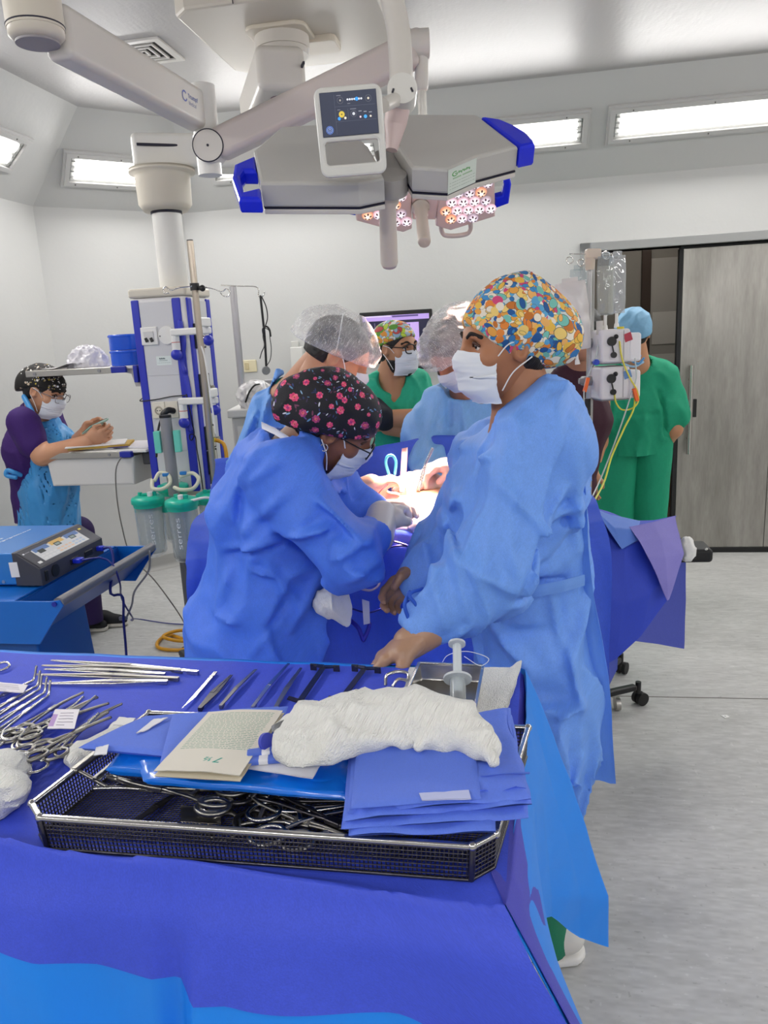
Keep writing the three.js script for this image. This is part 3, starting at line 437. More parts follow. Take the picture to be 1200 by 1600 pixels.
// ---------- equipment tower on the pendant ----------
const panelGrey = std(0xcfced0, 0.45), stripBlue = std(0x2a34b4, 0.4), whitePlastic = std(0xe6e4e0, 0.4), blackPlastic = std(0x141416, 0.45), chrome = std(0xd8d6d2, 0.16, { metalness: 1 }), aluminium = std(0xb9b6b0, 0.35, { metalness: 0.8 }), tealPlastic = std(0x17b79a, 0.3), greyPlastic = std(0x8d8c8e, 0.5), darkGrey = std(0x39393d, 0.5), clearPlastic = phys(0xf4f6f8, 0.06, { transmission: 0.95, thickness: 0, ior: 1.4 }), yellowHose = std(0xd99b1c, 0.4), navyPlastic = std(0x1b2a9c, 0.35), cableGrey = std(0x77736e, 0.5), cableBlue = std(0x16207a, 0.4);
const turned = (at) => { const m = new THREE.Matrix4().makeRotationY(ROOM_TURN).setPosition(V(at)); return (x, y, z) => { const v = new THREE.Vector3(x, y, z).applyMatrix4(m); return [v.x, v.y, v.z]; }; };
const TW = [-0.958, 0.89, -3.841], tower = turned(TW);
{
  const t = thing('equipment_tower', 'tall grey equipment tower with royal blue edge strips, sockets and gas outlets', 'equipment tower', TW, ROOM_TURN);
  const H = 0.96;
  part(t, 'body', box(0.27, H - 0.04, 0.29, [-0.01, (H - 0.04) / 2, 0], [0, 0, 0], 0.02), std(0xdddbdb, 0.4));
  part(t, 'top_cap', box(0.286, 0.042, 0.302, [-0.01, H - 0.02, 0], [0, 0, 0], 0.012), creamPlastic);
  part(t, 'base_plate', box(0.28, 0.03, 0.3, [-0.01, -0.005, 0], [0, 0, 0], 0.008), creamPlastic);
  const strip = (x, z, w, d) => part(t, 'edge_strip', box(w, H - 0.05, d, [x, (H - 0.05) / 2, z], [0, 0, 0], 0.006), stripBlue);
  strip(-0.124, 0.1455, 0.038, 0.012); strip(0.08, 0.1455, 0.042, 0.012); strip(0.1265, 0.112, 0.012, 0.046); strip(0.1265, -0.113, 0.012, 0.046);
  const py = [0.02, 0.2, 0.38, 0.56, 0.745, 0.9]; for (let i = 0; i < 5; i++) part(t, 'front_panel', box(0.162, py[i + 1] - py[i] - 0.003, 0.006, [-0.022, (py[i] + py[i + 1]) / 2, 0.1455], [0, 0, 0], 0.0015), panelGrey);
  const qy = [0.02, 0.12, 0.36, 0.48, 0.68, 0.8, 0.9]; for (let i = 0; i < 6; i++) part(t, 'side_panel', box(0.006, qy[i + 1] - qy[i] - 0.003, 0.176, [0.1265, (qy[i] + qy[i + 1]) / 2, 0], [0, 0, 0], 0.0015), i === 0 ? darkGrey : panelGrey);
  const sw = part(t, 'light_switch', box(0.082, 0.082, 0.014, [-0.066, 0.745, 0.152], [0, 0, 0], 0.004), whitePlastic);
  part(sw, 'rocker', box(0.05, 0.04, 0.008, [-0.066, 0.748, 0.16], [0.1, 0, 0], 0.003), std(0xd5d3d0, 0.4));
  for (const s of [-1, 1]) part(sw, 'toggle', box(0.014, 0.02, 0.008, [-0.066 + s * 0.013, 0.728, 0.163], [0, 0, 0.3], 0.002), blackPlastic);
  const cov = part(t, 'round_cover', cyl(0.043, 0.01, [0.02, 0.745, 0.152], [Math.PI / 2, 0, 0], 0.041, 36), whitePlastic); part(cov, 'screw', [cyl(0.003, 0.003, [-0.012, 0.742, 0.158], [Math.PI / 2, 0, 0], 0.003, 8)], darkGrey);
  const lab = canvasTex(256, 128, (x) => { x.fillStyle = '#dfe6e2'; x.fillRect(0, 0, 256, 128); x.fillStyle = '#2e4a48'; for (let i = 0; i < 6; i++) x.fillRect(52 + i * 17, 24 + (i % 2) * 3, 13, 20); x.fillStyle = '#7d918c'; for (let i = 0; i < 11; i++) x.fillRect(48 + i * 13, 58, 9, 10); for (let i = 0; i < 14; i++) x.fillRect(18 + i * 16, 92, 9, 5); });
  { const m = new THREE.Mesh(new THREE.PlaneGeometry(0.075, 0.042), new THREE.MeshStandardMaterial({ map: lab, roughness: 0.5 })); m.name = 'rating_label'; m.position.set(-0.01, 0.63, 0.1495); t.add(m); }
  const so = part(t, 'wall_socket', [box(0.064, 0.078, 0.012, [-0.062, 0.4, 0.151], [0, 0, 0], 0.003), box(0.064, 0.078, 0.012, [0.004, 0.4, 0.151], [0, 0, 0], 0.003)], std(0xe3dccd, 0.4));
  part(so, 'socket_well', move(new THREE.TorusGeometry(0.017, 0.004, 8, 28), [-0.062, 0.398, 0.157]), std(0xb3aa9a, 0.5)); for (const s of [-1, 1]) part(so, 'pin_hole', cyl(0.0028, 0.004, [-0.062 + s * 0.007, 0.398, 0.1575], [Math.PI / 2, 0, 0], 0.0028, 8), darkGrey);
  part(t, 'black_plug', [...tube([[0.012, 0.395, 0.16], [0.0, 0.4, 0.19], [-0.02, 0.385, 0.2]], 0.015), ...tube([[-0.02, 0.385, 0.2], [-0.038, 0.35, 0.205], [-0.04, 0.3, 0.24], [-0.03, 0.2, 0.3]], 0.0055)], blackPlastic);
  const outlet = (y, cols) => { const b = part(t, 'gas_outlet', box(0.014, 0.115, 0.12, [0.132, y, 0.042], [0, 0, 0], 0.003), blackPlastic); cols.forEach((c, k) => { const z = 0.068 - k * 0.056; part(b, 'valve_plate', box(0.006, 0.1, 0.032, [0.1395, y, z], [0, 0, 0], 0.002), std(0xc9c4ba, 0.4)); part(b, 'valve', [cyl(0.011, 0.03, [0.155, y - 0.012, z], [0, 0, Math.PI / 2], 0.009, 16), cyl(0.014, 0.008, [0.148, y - 0.012, z], [0, 0, Math.PI / 2], 0.014, 16)], c); }); };
  outlet(0.735, [chrome, chrome]); outlet(0.5, [chrome, chrome]); outlet(0.25, [std(0xd9c93c, 0.4), chrome]); outlet(0.13, [navyPlastic, navyPlastic]);
  // blue pear-shaped cable hooks
  for (const [y0, y1] of [[0.8, 0.58], [0.55, 0.3]]) part(t, 'cable_hook', tube([[0.092, y0, 0.152], [0.1, lerp(y0, y1, 0.4), 0.156], [0.083, y1 + 0.03, 0.158], [0.09, y1, 0.16]], 0.013, { seg: 30 }), stripBlue);
  part(t, 'data_cable', [...tube([[-0.16, 0.46, 0.1], [-0.15, 0.447, 0.158], [-0.08, 0.45, 0.156], [0.02, 0.463, 0.157], [0.09, 0.465, 0.165]], 0.0028, { rs: 6, seg: 40 }), ...tube([[0.092, 0.47, 0.17], [0.104, 0.36, 0.168], [0.105, 0.27, 0.165], [0.085, 0.25, 0.163], [0.085, 0.28, 0.163], [0.108, 0.275, 0.163], [0.112, 0.21, 0.163], [0.118, 0.12, 0.163], [0.12, 0.0, 0.16]], 0.0028, { rs: 6, seg: 60 })], blackPlastic);
  // swing arms holding the infusion pole
  const pole = [0.242, 0.3];
  for (const [y, k] of [[0.755, 0], [0.44, 0]]) {
    const a = part(t, 'swing_arm', [box(0.2, 0.032, 0.034, [0.16, y, 0.2], [0, -0.12, 0], 0.008)], whitePlastic);
    part(a, 'pivot', [cyl(0.019, 0.07, [0.075, y - 0.045, 0.185], [0, 0, 0], 0.019, 20)], whitePlastic);
    part(a, 'pivot_ring', cyl(0.0195, 0.003, [0.075, y - 0.045, 0.185], [0, 0, 0], 0.0195, 20), std(0xc24a3a, 0.5));
    part(a, 'knob', ball(0.026, [0.075, y - 0.1, 0.19], 1, 18), stripBlue);
    part(a, 'knob', ball(0.024, [0.245, y - 0.045, 0.21], 1, 18), stripBlue);
    part(a, 'forearm', box(0.03, 0.04, 0.12, [0.245, y + 0.036, 0.25], [0, 0, 0], 0.008), whitePlastic);
  }
}
{ // infusion pole in the tower's arms
  const b = tower(0.245, 0, 0.305), t = thing('infusion_pole', 'slim steel infusion pole clamped in white arms beside the blue-striped tower', 'infusion pole', b);
  part(t, 'pole', cyl(0.0145, 1.22, [0, 0.52, 0], [0, 0, 0], 0.0145, 18), std(0xb3a89a, 0.3, { metalness: 0.85 }));
  part(t, 'pole_cap', cyl(0.0135, 0.006, [0, 1.132, 0], [0, 0, 0], 0.0135, 18), darkGrey);
  part(t, 'hook_clamp', [cyl(0.02, 0.03, [0, 0.94, 0], [0, 0, 0], 0.02, 18), ball(0.014, [0.035, 0.932, 0.01], 1, 14)], blackPlastic);
  part(t, 'hook', tube([[0, 0.942, 0.014], [-0.06, 0.938, 0.03], [-0.1, 0.93, 0.03], [-0.118, 0.945, 0.03], [-0.13, 0.936, 0.03], [-0.126, 0.918, 0.03], [-0.108, 0.918, 0.03]], 0.0028, { rs: 6, seg: 50 }), chrome);
  part(t, 'hook', tube([[0, 0.946, -0.01], [0.07, 0.93, 0.0], [0.12, 0.915, 0.0], [0.135, 0.925, 0], [0.15, 0.913, 0], [0.142, 0.893, 0], [0.122, 0.895, 0], [0.11, 0.908, 0]], 0.0028, { rs: 6, seg: 50 }), chrome);
  part(t, 'white_tube', tube([[-0.01, 0.72, 0.0], [0.012, 0.66, 0.016], [0.022, 0.5, 0.016], [0.03, 0.3, 0.018]], 0.004, { rs: 6 }), whitePlastic);
}
// shelf and drawer on the tower's left
{
  const y = 1.83 - 0.345 - 0.89, c = tower(-0.44, y, 0.02);
  const t = thing('equipment_shelf', 'steel-edged shelf hung on the left of the tower, carrying blue tubs', 'shelf', c, ROOM_TURN);
  part(t, 'shelf_board', box(0.56, 0.012, 0.34, [0.0, 0.012, -0.04], [0, 0, 0], 0.003), std(0xc9c5c2, 0.4));
  const r = part(t, 'front_rail', box(0.46, 0.03, 0.012, [-0.06, 0.003, 0.132], [0, 0, 0], 0.003), aluminium); for (const x of [-0.24, 0.1]) part(r, 'rail_bolt', cyl(0.008, 0.006, [x, 0.003, 0.14], [Math.PI / 2, 0, 0], 0.008, 14), greyPlastic);
  part(t, 'side_rail', box(0.012, 0.03, 0.34, [-0.284, 0.003, -0.04], [0, 0, 0], 0.003), aluminium);
  part(t, 'blue_clip', box(0.075, 0.03, 0.022, [0.2, 0.004, 0.135], [0, 0, 0], 0.004), navyPlastic);
  part(t, 'bracket', extrude([[0.22, 0.02], [0.29, 0.02], [0.29, -0.08], [0.265, -0.08], [0.25, -0.02], [0.22, -0.012]], 0.05, { at: [0, 0, 0.09] }), std(0xb5b1ae, 0.45));
  part(t, 'bracket_blue', box(0.02, 0.08, 0.03, [0.28, -0.02, 0.12], [0, 0, 0], 0.003), navyPlastic);
  const y2 = 1.83 - 0.745 - 0.89, c2 = tower(-0.44, y2, 0.02), d = thing('drawer_unit', 'white drawer unit hung on the left of the tower, papers on top', 'drawer unit', c2, ROOM_TURN);
  part(d, 'top_board', box(0.58, 0.014, 0.36, [0.0, 0.012, -0.04], [0, 0, 0], 0.003), whitePlastic);
  const rr = part(d, 'front_rail', box(0.47, 0.03, 0.012, [-0.06, 0.0, 0.142], [0, 0, 0], 0.003), aluminium); for (const x of [-0.24, 0.1]) part(rr, 'rail_bolt', cyl(0.007, 0.006, [x, 0, 0.149], [Math.PI / 2, 0, 0], 0.007, 14), greyPlastic);
  part(d, 'drawer_box', extrude([[-0.235, -0.015], [0.235, -0.015], [0.22, -0.155], [-0.22, -0.155]], 0.3, { at: [-0.02, 0, -0.02], bevel: 0.01 }), std(0xd9d7d4, 0.45));
  part(d, 'blue_clip', box(0.06, 0.03, 0.03, [0.19, 0.0, 0.148], [0, 0, 0], 0.004), navyPlastic);
  part(d, 'hinge_bracket', box(0.05, 0.06, 0.2, [0.27, -0.03, 0], [0, 0, 0], 0.006), darkGrey);
  // papers and folders
  const top = y2 + 0.02;
  const stack = (x, z, w, dd, h, turn, y, mat, name, label) => { const p = tower(x, top + y, z); return single(name, label, name === 'folder' ? 'folder' : 'paper', box(w, h, dd, [p[0], p[1] + h / 2, p[2]], [0, ROOM_TURN + turn, 0], 0.0008), mat, 'papers on the drawer unit'); };
  const paper = std(0xe6e3e2, 0.8);
  stack(-0.5, 0.03, 0.3, 0.21, 0.006, 0.1, 0, paper, 'paper_stack', 'flat white paper stack on the left of the drawer unit');
  stack(-0.28, 0.0, 0.3, 0.21, 0.008, -0.2, 0, std(0xd9d6dd, 0.8), 'paper_stack', 'greyish paper stack beside the tower on the drawer unit');
  stack(-0.44, 0.05, 0.29, 0.2, 0.011, 0.35, 0.0085, std(0xb8963f, 0.7), 'folder', 'mustard cardboard folder lying under a white sheet');
  stack(-0.46, 0.06, 0.28, 0.2, 0.005, 0.42, 0.02, paper, 'paper_sheet', 'white sheets on top of the mustard folder');
  stack(-0.37, 0.11, 0.2, 0.04, 0.002, 0.06, 0.0085, std(0x2c2f8c, 0.6), 'folder', 'dark blue folder edge poking out under the papers');
  // what stands on the shelf
  const sh = y + 0.018, tub = lathe([[0.001, 0], [0.082, 0], [0.086, 0.004], [0.0855, 0.06], [0.089, 0.062], [0.09, 0.07], [0.086, 0.072], [0.086, 0.074], [0.001, 0.074]], [0, 0, 0], [0, 0, 0], 44), tubMat = phys(0x1053d0, 0.22, { clearcoat: 0.3 });
  const pb = tower(-0.245, sh, 0.03);
  for (let k = 0; k < 2; k++) { const m = single('plastic_tub', k ? 'upper glossy blue plastic tub stacked on the shelf' : 'lower glossy blue plastic tub standing on the shelf', 'tub', move(tub.clone(), [pb[0], pb[1] + 0.0745 * k, pb[2]]), tubMat, 'blue tubs on the shelf'); }
  const pf = tower(-0.465, sh + 0.001, 0.03), film = (x, y, z) => { const X = x - pf[0], Y = y - pf[1], Z = z - pf[2]; const d = Math.hypot(X / 0.092, (Y - 0.01) / 0.088, Z / 0.08); return Math.max((d - 1) * 0.08 + 0.028 * Math.abs(noise(X * 26, Y * 26, Z * 26)) + 0.012 * Math.abs(noise(X * 60, Y * 55, Z * 60)) - 0.016, -Y); };
  single('plastic_wrap', 'crumpled clear plastic wrap lying on the shelf beside the blue tubs', 'plastic wrap', nets(film, [pf[0] - 0.13, pf[1] - 0.01, pf[2] - 0.12], [pf[0] + 0.13, pf[1] + 0.13, pf[2] + 0.12], 0.005), phys(0xf2f0f4, 0.12, { transmission: 0.45, thickness: 0, ior: 1.45 }));
  const ps = tower(-0.62, sh + 0.001, 0.07); single('paper_sheet', 'grey paper sheet curling over the left end of the shelf', 'paper', sheet((u, v) => { const q = tower(-0.7 + 0.22 * u, sh + 0.002 + 0.022 * u * u + 0.004 * Math.sin(u * 9), 0.15 - 0.2 * v); return q; }, 14, 4, 0.001), std(0xb5b2b2, 0.7));
}

// ---------- suction canisters on their stand ----------
{
  const base = [-0.94, 0, -3.47], t = thing('canister_stand', 'dark grey pole stand with a teal ring that carries the suction canisters', 'stand', base);
  part(t, 'pole', cyl(0.028, 0.86, [0.0, 0.47, 0], [0, 0, 0], 0.028, 24), std(0x5c5d60, 0.45));
  part(t, 'upper_tube', cyl(0.026, 0.36, [-0.03, 1.09, -0.05], [0, 0, 0], 0.026, 24), greyPlastic);
  part(t, 'upper_cap', cyl(0.027, 0.012, [-0.03, 1.275, -0.05], [0, 0, 0], 0.027, 24), blackPlastic);
  for (const s of [-1, 1]) part(t, 'teal_holder', box(0.03, 0.1, 0.03, [-0.03 + s * 0.045, 1.16, -0.045], [0, 0, 0], 0.004), std(0x6fd0b8, 0.35));
  part(t, 'carrier_ring', [cyl(0.07, 0.035, [-0.03, 0.86, -0.04], [0, 0, 0], 0.07, 30), box(0.36, 0.025, 0.04, [-0.03, 0.86, -0.04], [0, 0.3, 0], 0.008), box(0.04, 0.025, 0.34, [-0.03, 0.86, -0.04], [0, 0.3, 0], 0.008)], tealPlastic);
  for (let k = 0; k < 5; k++) { const a = k * 1.2566 + 0.4; part(t, 'base_leg', [beam([0, 0.075, 0], [0.25 * Math.cos(a), 0.06, 0.25 * Math.sin(a)], 0.04, 0.03, 0.01), cyl(0.025, 0.02, [0.25 * Math.cos(a), 0.025, 0.25 * Math.sin(a)], [0, 0, Math.PI / 2], 0.025, 16)], darkGrey); }
  part(t, 'suction_hose', [...tube([[-0.1, 0.99, -0.01], [-0.08, 1.02, -0.03], [-0.04, 1.01, -0.02], [-0.03, 0.975, 0.0], [-0.06, 0.955, 0.03], [-0.1, 0.96, 0.03], [-0.11, 0.99, 0.0]], 0.009, { seg: 60 })], std(0xd8d5bd, 0.4));
  part(t, 'suction_hose', tube([[0.02, 1.0, -0.02], [0.07, 1.01, -0.03], [0.1, 0.985, -0.01], [0.08, 0.95, 0.03], [0.03, 0.95, 0.05], [0.0, 0.96, 0.04]], 0.009, { seg: 60 }), std(0xd8d5bd, 0.4));
  part(t, 'blue_connector', [box(0.03, 0.016, 0.02, [-0.05, 1.012, -0.02], [0, 0, 0], 0.004), box(0.03, 0.016, 0.02, [0.03, 1.015, -0.02], [0, 0, 0], 0.004)], std(0x2c7cc0, 0.35));
  const word = canvasTex(512, 512, (x) => { x.clearRect(0, 0, 512, 512); x.fillStyle = 'rgba(244,246,246,0.95)'; x.save(); x.translate(300, 470); x.rotate(-Math.PI / 2); x.font = '150px sans-serif'; x.fillText('serres', 0, 0); x.restore(); x.fillStyle = 'rgba(235,240,240,0.7)'; for (let i = 0; i < 30; i++) { x.fillRect(90, 70 + i * 13, i % 5 ? 26 : 48, 3); x.fillRect(400, 70 + i * 13, i % 5 ? 20 : 40, 3); } });
  const wordMat = new THREE.MeshStandardMaterial({ map: word, transparent: true, roughness: 0.5 });
  const lid = join([lathe([[0.001, 0.02], [0.05, 0.022], [0.06, 0.016], [0.07, 0.014], [0.074, 0.006], [0.074, -0.012], [0.068, -0.014], [0.066, -0.03]], [0, 0, 0], [0, 0, 0], 40), cyl(0.012, 0.02, [0.028, 0.028, 0.02]), cyl(0.01, 0.018, [-0.03, 0.026, -0.015]), box(0.05, 0.012, 0.014, [0, 0.026, 0])]);
  const bodyGeo = lathe([[0.066, 0], [0.0655, -0.02], [0.06, -0.24], [0.05, -0.262], [0.001, -0.262]], [0, 0, 0], [0, 0, 0], 40), liner = lathe([[0.062, -0.03], [0.06, -0.1], [0.056, -0.15], [0.057, -0.2], [0.05, -0.245], [0.001, -0.25]], [0, 0, 0], [0, 0, 0], 28), band = new THREE.CylinderGeometry(0.0648, 0.0612, 0.18, 24, 1, true, -0.75, 1.5).translate(0, -0.125, 0);
  const spout = join(cyl(0.012, 0.02, [0.01, 0.03, 0.03])), names = ['left suction canister with teal lid, beside the drawer unit cable', 'front suction canister with teal lid and white lettering on its clear wall', 'right suction canister with teal lid, half behind the bending person', 'rear suction canister with teal lid, between hose loops'];
  [[-1.074, 0.907, -3.45], [-0.889, 0.91, -3.33], [-0.792, 0.899, -3.5], [-1.001, 0.926, -3.62]].forEach((p, i) => {
    const c = thing('suction_canister', names[i], 'canister', [p[0], p[1] - 0.262, p[2]], [0.35, -0.15, 1.2, 2][i], 'suction canisters on the stand'), up = (g) => g.clone().translate(0, 0.262, 0);
    part(c, 'canister_wall', up(bodyGeo), clearPlastic); part(c, 'liner_bag', up(liner), phys(0xe9eceb, 0.12, { transmission: 0.72, thickness: 0 })); part(c, 'lid', up(lid), tealPlastic); const w = part(c, 'printed_wall', up(band), wordMat); w.userData.label = 'white lettering and scale printed on the wall'; part(c, 'spout', up(spout), whitePlastic);
  });
  single('patient_hose', 'translucent hose running from the front canister to the right', 'hose', tube([[-0.836, 0.922, -3.3], [-0.76, 0.934, -3.28], [-0.704, 0.892, -3.3], [-0.715, 0.764, -3.35], [-0.752, 0.663, -3.4]], 0.006, { rs: 8, seg: 40 }), std(0xcfd2cf, 0.35));
  single('air_hose', 'yellow air hose that falls along the stand and coils on the floor', 'hose', tube([tower(0.155, 0.24, 0.06), tower(0.21, 0.22, 0.07), tower(0.23, 0.12, 0.1), [-0.75, 0.8, -3.55], [-0.965, 0.602, -3.6], [-0.965, 0.416, -3.62], [-1.066, 0.06, -3.981], [-1.088, 0.012, -3.965], [-1.247, 0.012, -4.061], [-1.275, 0.012, -3.954], [-1.238, 0.012, -3.87], [-1.094, 0.012, -3.841], [-1.065, 0.03, -3.873], [-1.181, 0.034, -3.924], [-1.249, 0.036, -3.983], [-1.197, 0.034, -4.056], [-1.074, 0.03, -4.068]], 0.0095, { seg: 160 }), yellowHose);
  single('grey_cable', 'thin grey cable hanging from the drawer unit down to the floor by the stand', 'cable', tube([tower(-0.27, 0.19, 0.17), [-1.27, 1.033, -3.66], [-1.286, 0.909, -3.66], [-1.282, 0.749, -3.66], [-1.255, 0.591, -3.66], [-1.147, 0.476, -3.62], [-1.062, 0.345, -3.6], [-1.146, 0.02, -4.094], [-1.094, 0.012, -3.929], [-1.12, 0.006, -3.877]], 0.0035, { rs: 6, seg: 90 }), cableGrey);
}

// ---------- electrosurgery unit on its blue cart ----------
const CART = [-1.075, 0, -2.562], cart = turned(CART), cartBlue = std(0x0a67c2, 0.35), cartBlue2 = std(0x0d58a8, 0.4);
{
  const t = thing('equipment_cart', 'bright blue metal cart with a grey tubular handle and an open bin', 'cart', CART, ROOM_TURN);
  part(t, 'top_plate', box(0.56, 0.012, 0.62, [-0.3, 0.841, 0], [0, 0, 0], 0.003), cartBlue);
  for (const s of [-1, 1]) part(t, 'side_plate', extrude([[-0.58, 0.845], [0.1, 0.845], [0.135, 0.85], [0.145, 0.832], [0.11, 0.79], [0.045, 0.705], [-0.58, 0.705]], 0.008, { at: [0, 0, s * 0.312], bevel: 0.0015 }), cartBlue);
  part(t, 'bin_back', sheet((u, v) => [lerp(-0.015, 0.0, v), lerp(0.84, 0.735, v), lerp(-0.308, 0.308, u)], 2, 2, 0.004), cartBlue2);
  part(t, 'bin_front', sheet((u, v) => [lerp(0.125, 0.005, v), lerp(0.825, 0.72, v), lerp(-0.308, 0.308, u)], 2, 2, 0.004), cartBlue2);
  part(t, 'handle', rod([0.128, 0.84, -0.312], [0.128, 0.84, 0.312], 0.017, 20), std(0x77767a, 0.4));
  for (const s of [-1, 1]) part(t, 'handle_bolt', cyl(0.008, 0.006, [0.118, 0.838, s * 0.318], [Math.PI / 2, 0, 0], 0.008, 12), navyPlastic);
  part(t, 'column', [box(0.16, 0.64, 0.3, [-0.09, 0.4, 0.08], [0, 0, 0.06], 0.008)], cartBlue2);
  part(t, 'lower_shelf', box(0.52, 0.02, 0.58, [-0.28, 0.12, 0], [0, 0, 0], 0.005), cartBlue);
  part(t, 'grey_strut', rod([-0.33, 0.12, 0.29], [-0.33, 0.71, 0.29], 0.007, 10), greyPlastic);
  for (const sx of [-0.5, -0.06]) for (const sz of [-0.26, 0.26]) part(t, 'castor', [cyl(0.04, 0.025, [sx, 0.041, sz], [0, 0, Math.PI / 2], 0.04, 20), box(0.02, 0.05, 0.05, [sx, 0.09, sz])], blackPlastic);
  const e = thing('electrosurgery_unit', 'blue and charcoal electrosurgery unit on the cart, sloped control panel with displays', 'electrosurgery unit', [CART[0], 0.848, CART[2]], ROOM_TURN);
  part(e, 'case', box(0.4, 0.108, 0.375, [-0.285, 0.06, 0], [0, 0, 0], 0.006), phys(0x2a78c4, 0.3));
  part(e, 'front_bezel', extrude([[0, 0.005], [0, 0.062], [-0.082, 0.115], [-0.094, 0.115], [-0.094, 0.005]], 0.384, { bevel: 0.003 }), std(0x3f3f47, 0.45));
  const face = canvasTex(512, 160, (x) => { x.fillStyle = '#42424a'; x.fillRect(0, 0, 512, 160); x.fillStyle = '#d8d8d6'; x.fillRect(70, 26, 372, 108); x.fillStyle = '#5f7fb2'; x.fillRect(80, 20, 110, 34); x.fillStyle = '#e0b765'; x.fillRect(206, 20, 104, 34); x.fillStyle = '#5f7fb2'; x.fillRect(328, 20, 108, 34); x.fillStyle = '#2c332f'; for (const X of [100, 226, 352]) x.fillRect(X, 42, 46, 30); x.fillStyle = '#93a39a'; for (const X of [232, 358]) x.fillRect(X, 48, 34, 18); for (let i = 0; i < 11; i++) { x.fillStyle = ['#e4e2df', '#e8c9a8', '#b4c4d8'][(i / 4 | 0) % 3]; x.beginPath(); x.roundRect(84 + i * 31, 88, 24, 12, 5); x.fill(); x.beginPath(); x.roundRect(84 + i * 31, 110, 24, 12, 5); x.fill(); } x.fillStyle = '#e8e8e4'; x.fillRect(24, 118, 26, 18); x.fillStyle = '#e6d04a'; x.fillRect(462, 20, 22, 14); x.fillStyle = '#e8e8ea'; x.fillRect(12, 22, 12, 10); x.fillStyle = '#8e8e94'; x.fillRect(28, 24, 34, 5); });
  { const m = new THREE.Mesh(new THREE.PlaneGeometry(0.372, 0.088), new THREE.MeshStandardMaterial({ map: face, roughness: 0.35 })); m.name = 'control_panel'; const a = new THREE.Vector3(-0.082, 0.115, 0), b = new THREE.Vector3(0, 0.062, 0), d = a.clone().sub(b).normalize(), n = new THREE.Vector3(-d.y, d.x, 0).negate(); m.geometry.applyMatrix4(new THREE.Matrix4().makeBasis(new THREE.Vector3(0, 0, -1), d, n).setPosition(a.clone().add(b).multiplyScalar(0.5).addScaledVector(n, 0.0012))); e.add(m); m.userData.label = 'pale control panel with three small displays'; }
  part(e, 'rocker_switch', box(0.006, 0.034, 0.016, [0.001, 0.032, 0.165], [0, 0, 0], 0.002), blackPlastic);
  part(e, 'round_socket', cyl(0.021, 0.006, [0.0, 0.034, 0.115], [0, 0, Math.PI / 2], 0.021, 26), blackPlastic);
  for (const z of [0.0, -0.09]) part(e, 'flat_socket', box(0.006, 0.022, 0.052, [0.0, 0.034, z], [0, 0, 0], 0.006), blackPlastic);
  part(e, 'blue_plug', [box(0.03, 0.016, 0.032, [0.014, 0.034, 0.0], [0, 0, 0], 0.004)], std(0x1a30c8, 0.35)); part(e, 'blue_plug', box(0.026, 0.018, 0.02, [0.013, 0.034, -0.15], [0, 0, 0], 0.004), std(0x1a30c8, 0.35));
  part(e, 'side_label', box(0.03, 0.05, 0.001, [-0.092, 0.06, 0.1925], [0, 0, 0.05], 0), std(0xe4e2e0, 0.7)); part(e, 'case_screw', cyl(0.006, 0.004, [-0.14, 0.018, 0.188], [Math.PI / 2, 0, 0], 0.006, 12), chrome);
  const mark = canvasTex(512, 256, (x) => { x.clearRect(0, 0, 512, 256); x.fillStyle = 'rgba(235,240,248,0.9)'; const r = rng(3); for (let i = 0; i < 20; i++) x.fillRect(30 + i * 22, 150, 14 + r() * 6, 9 + (r() > 0.8 ? 8 : 0)); for (let i = 0; i < 9; i++) x.fillRect(30 + i * 26, 100, 20, 16); x.beginPath(); x.arc(28, 212, 16, 0, 7); x.fill(); });
  { const m = new THREE.Mesh(new THREE.PlaneGeometry(0.3, 0.15), new THREE.MeshStandardMaterial({ map: mark, transparent: true, roughness: 0.4 })); m.name = 'top_lettering'; m.geometry.rotateX(-Math.PI / 2).rotateY(Math.PI / 2); m.position.set(-0.25, 0.1148, 0.0); e.add(m); m.userData.label = 'white lettering printed on the blue lid'; }
  single('unit_cable', 'dark blue unit cable over the cart handle, running along the floor to the right', 'cable', tube([cart(0.03, 0.882, 0.0), cart(0.09, 0.885, -0.02), cart(0.128, 0.862, -0.02), cart(0.15, 0.81, -0.01), [-0.999, 0.673, -2.75], [-1.025, 0.55, -2.9], [-1.464, 0.02, -4.312], [-1.299, 0.008, -4.257], [-1.158, 0.008, -4.215]], 0.0035, { rs: 6, seg: 90 }), cableBlue);
  single('pedal_cable', 'dark blue cable hanging from the cart bin to the floor', 'cable', tube([cart(0.026, 0.882, -0.15), cart(0.05, 0.885, -0.15), cart(0.075, 0.84, -0.12), cart(0.09, 0.74, -0.05), [-0.951, 0.728, -2.62], [-0.956, 0.631, -2.62], [-0.962, 0.513, -2.62], [-0.975, 0.358, -2.62], [-1.042, 0.008, -2.731], [-0.963, 0.008, -2.677]], 0.005, { rs: 6, seg: 80 }), cableBlue);
  single('plug_cable', 'short grey cable with a flat grey plug hanging below the cart handle', 'cable', [...tube([cart(0.15, 0.84, -0.25), cart(0.155, 0.78, -0.22), [-0.918, 0.724, -2.66], [-0.933, 0.676, -2.66], [-0.954, 0.636, -2.66]], 0.004, { rs: 6, seg: 40 }), box(0.03, 0.014, 0.014, [-0.97, 0.627, -2.66], [0, 0, 0], 0.003)], greyPlastic);
}

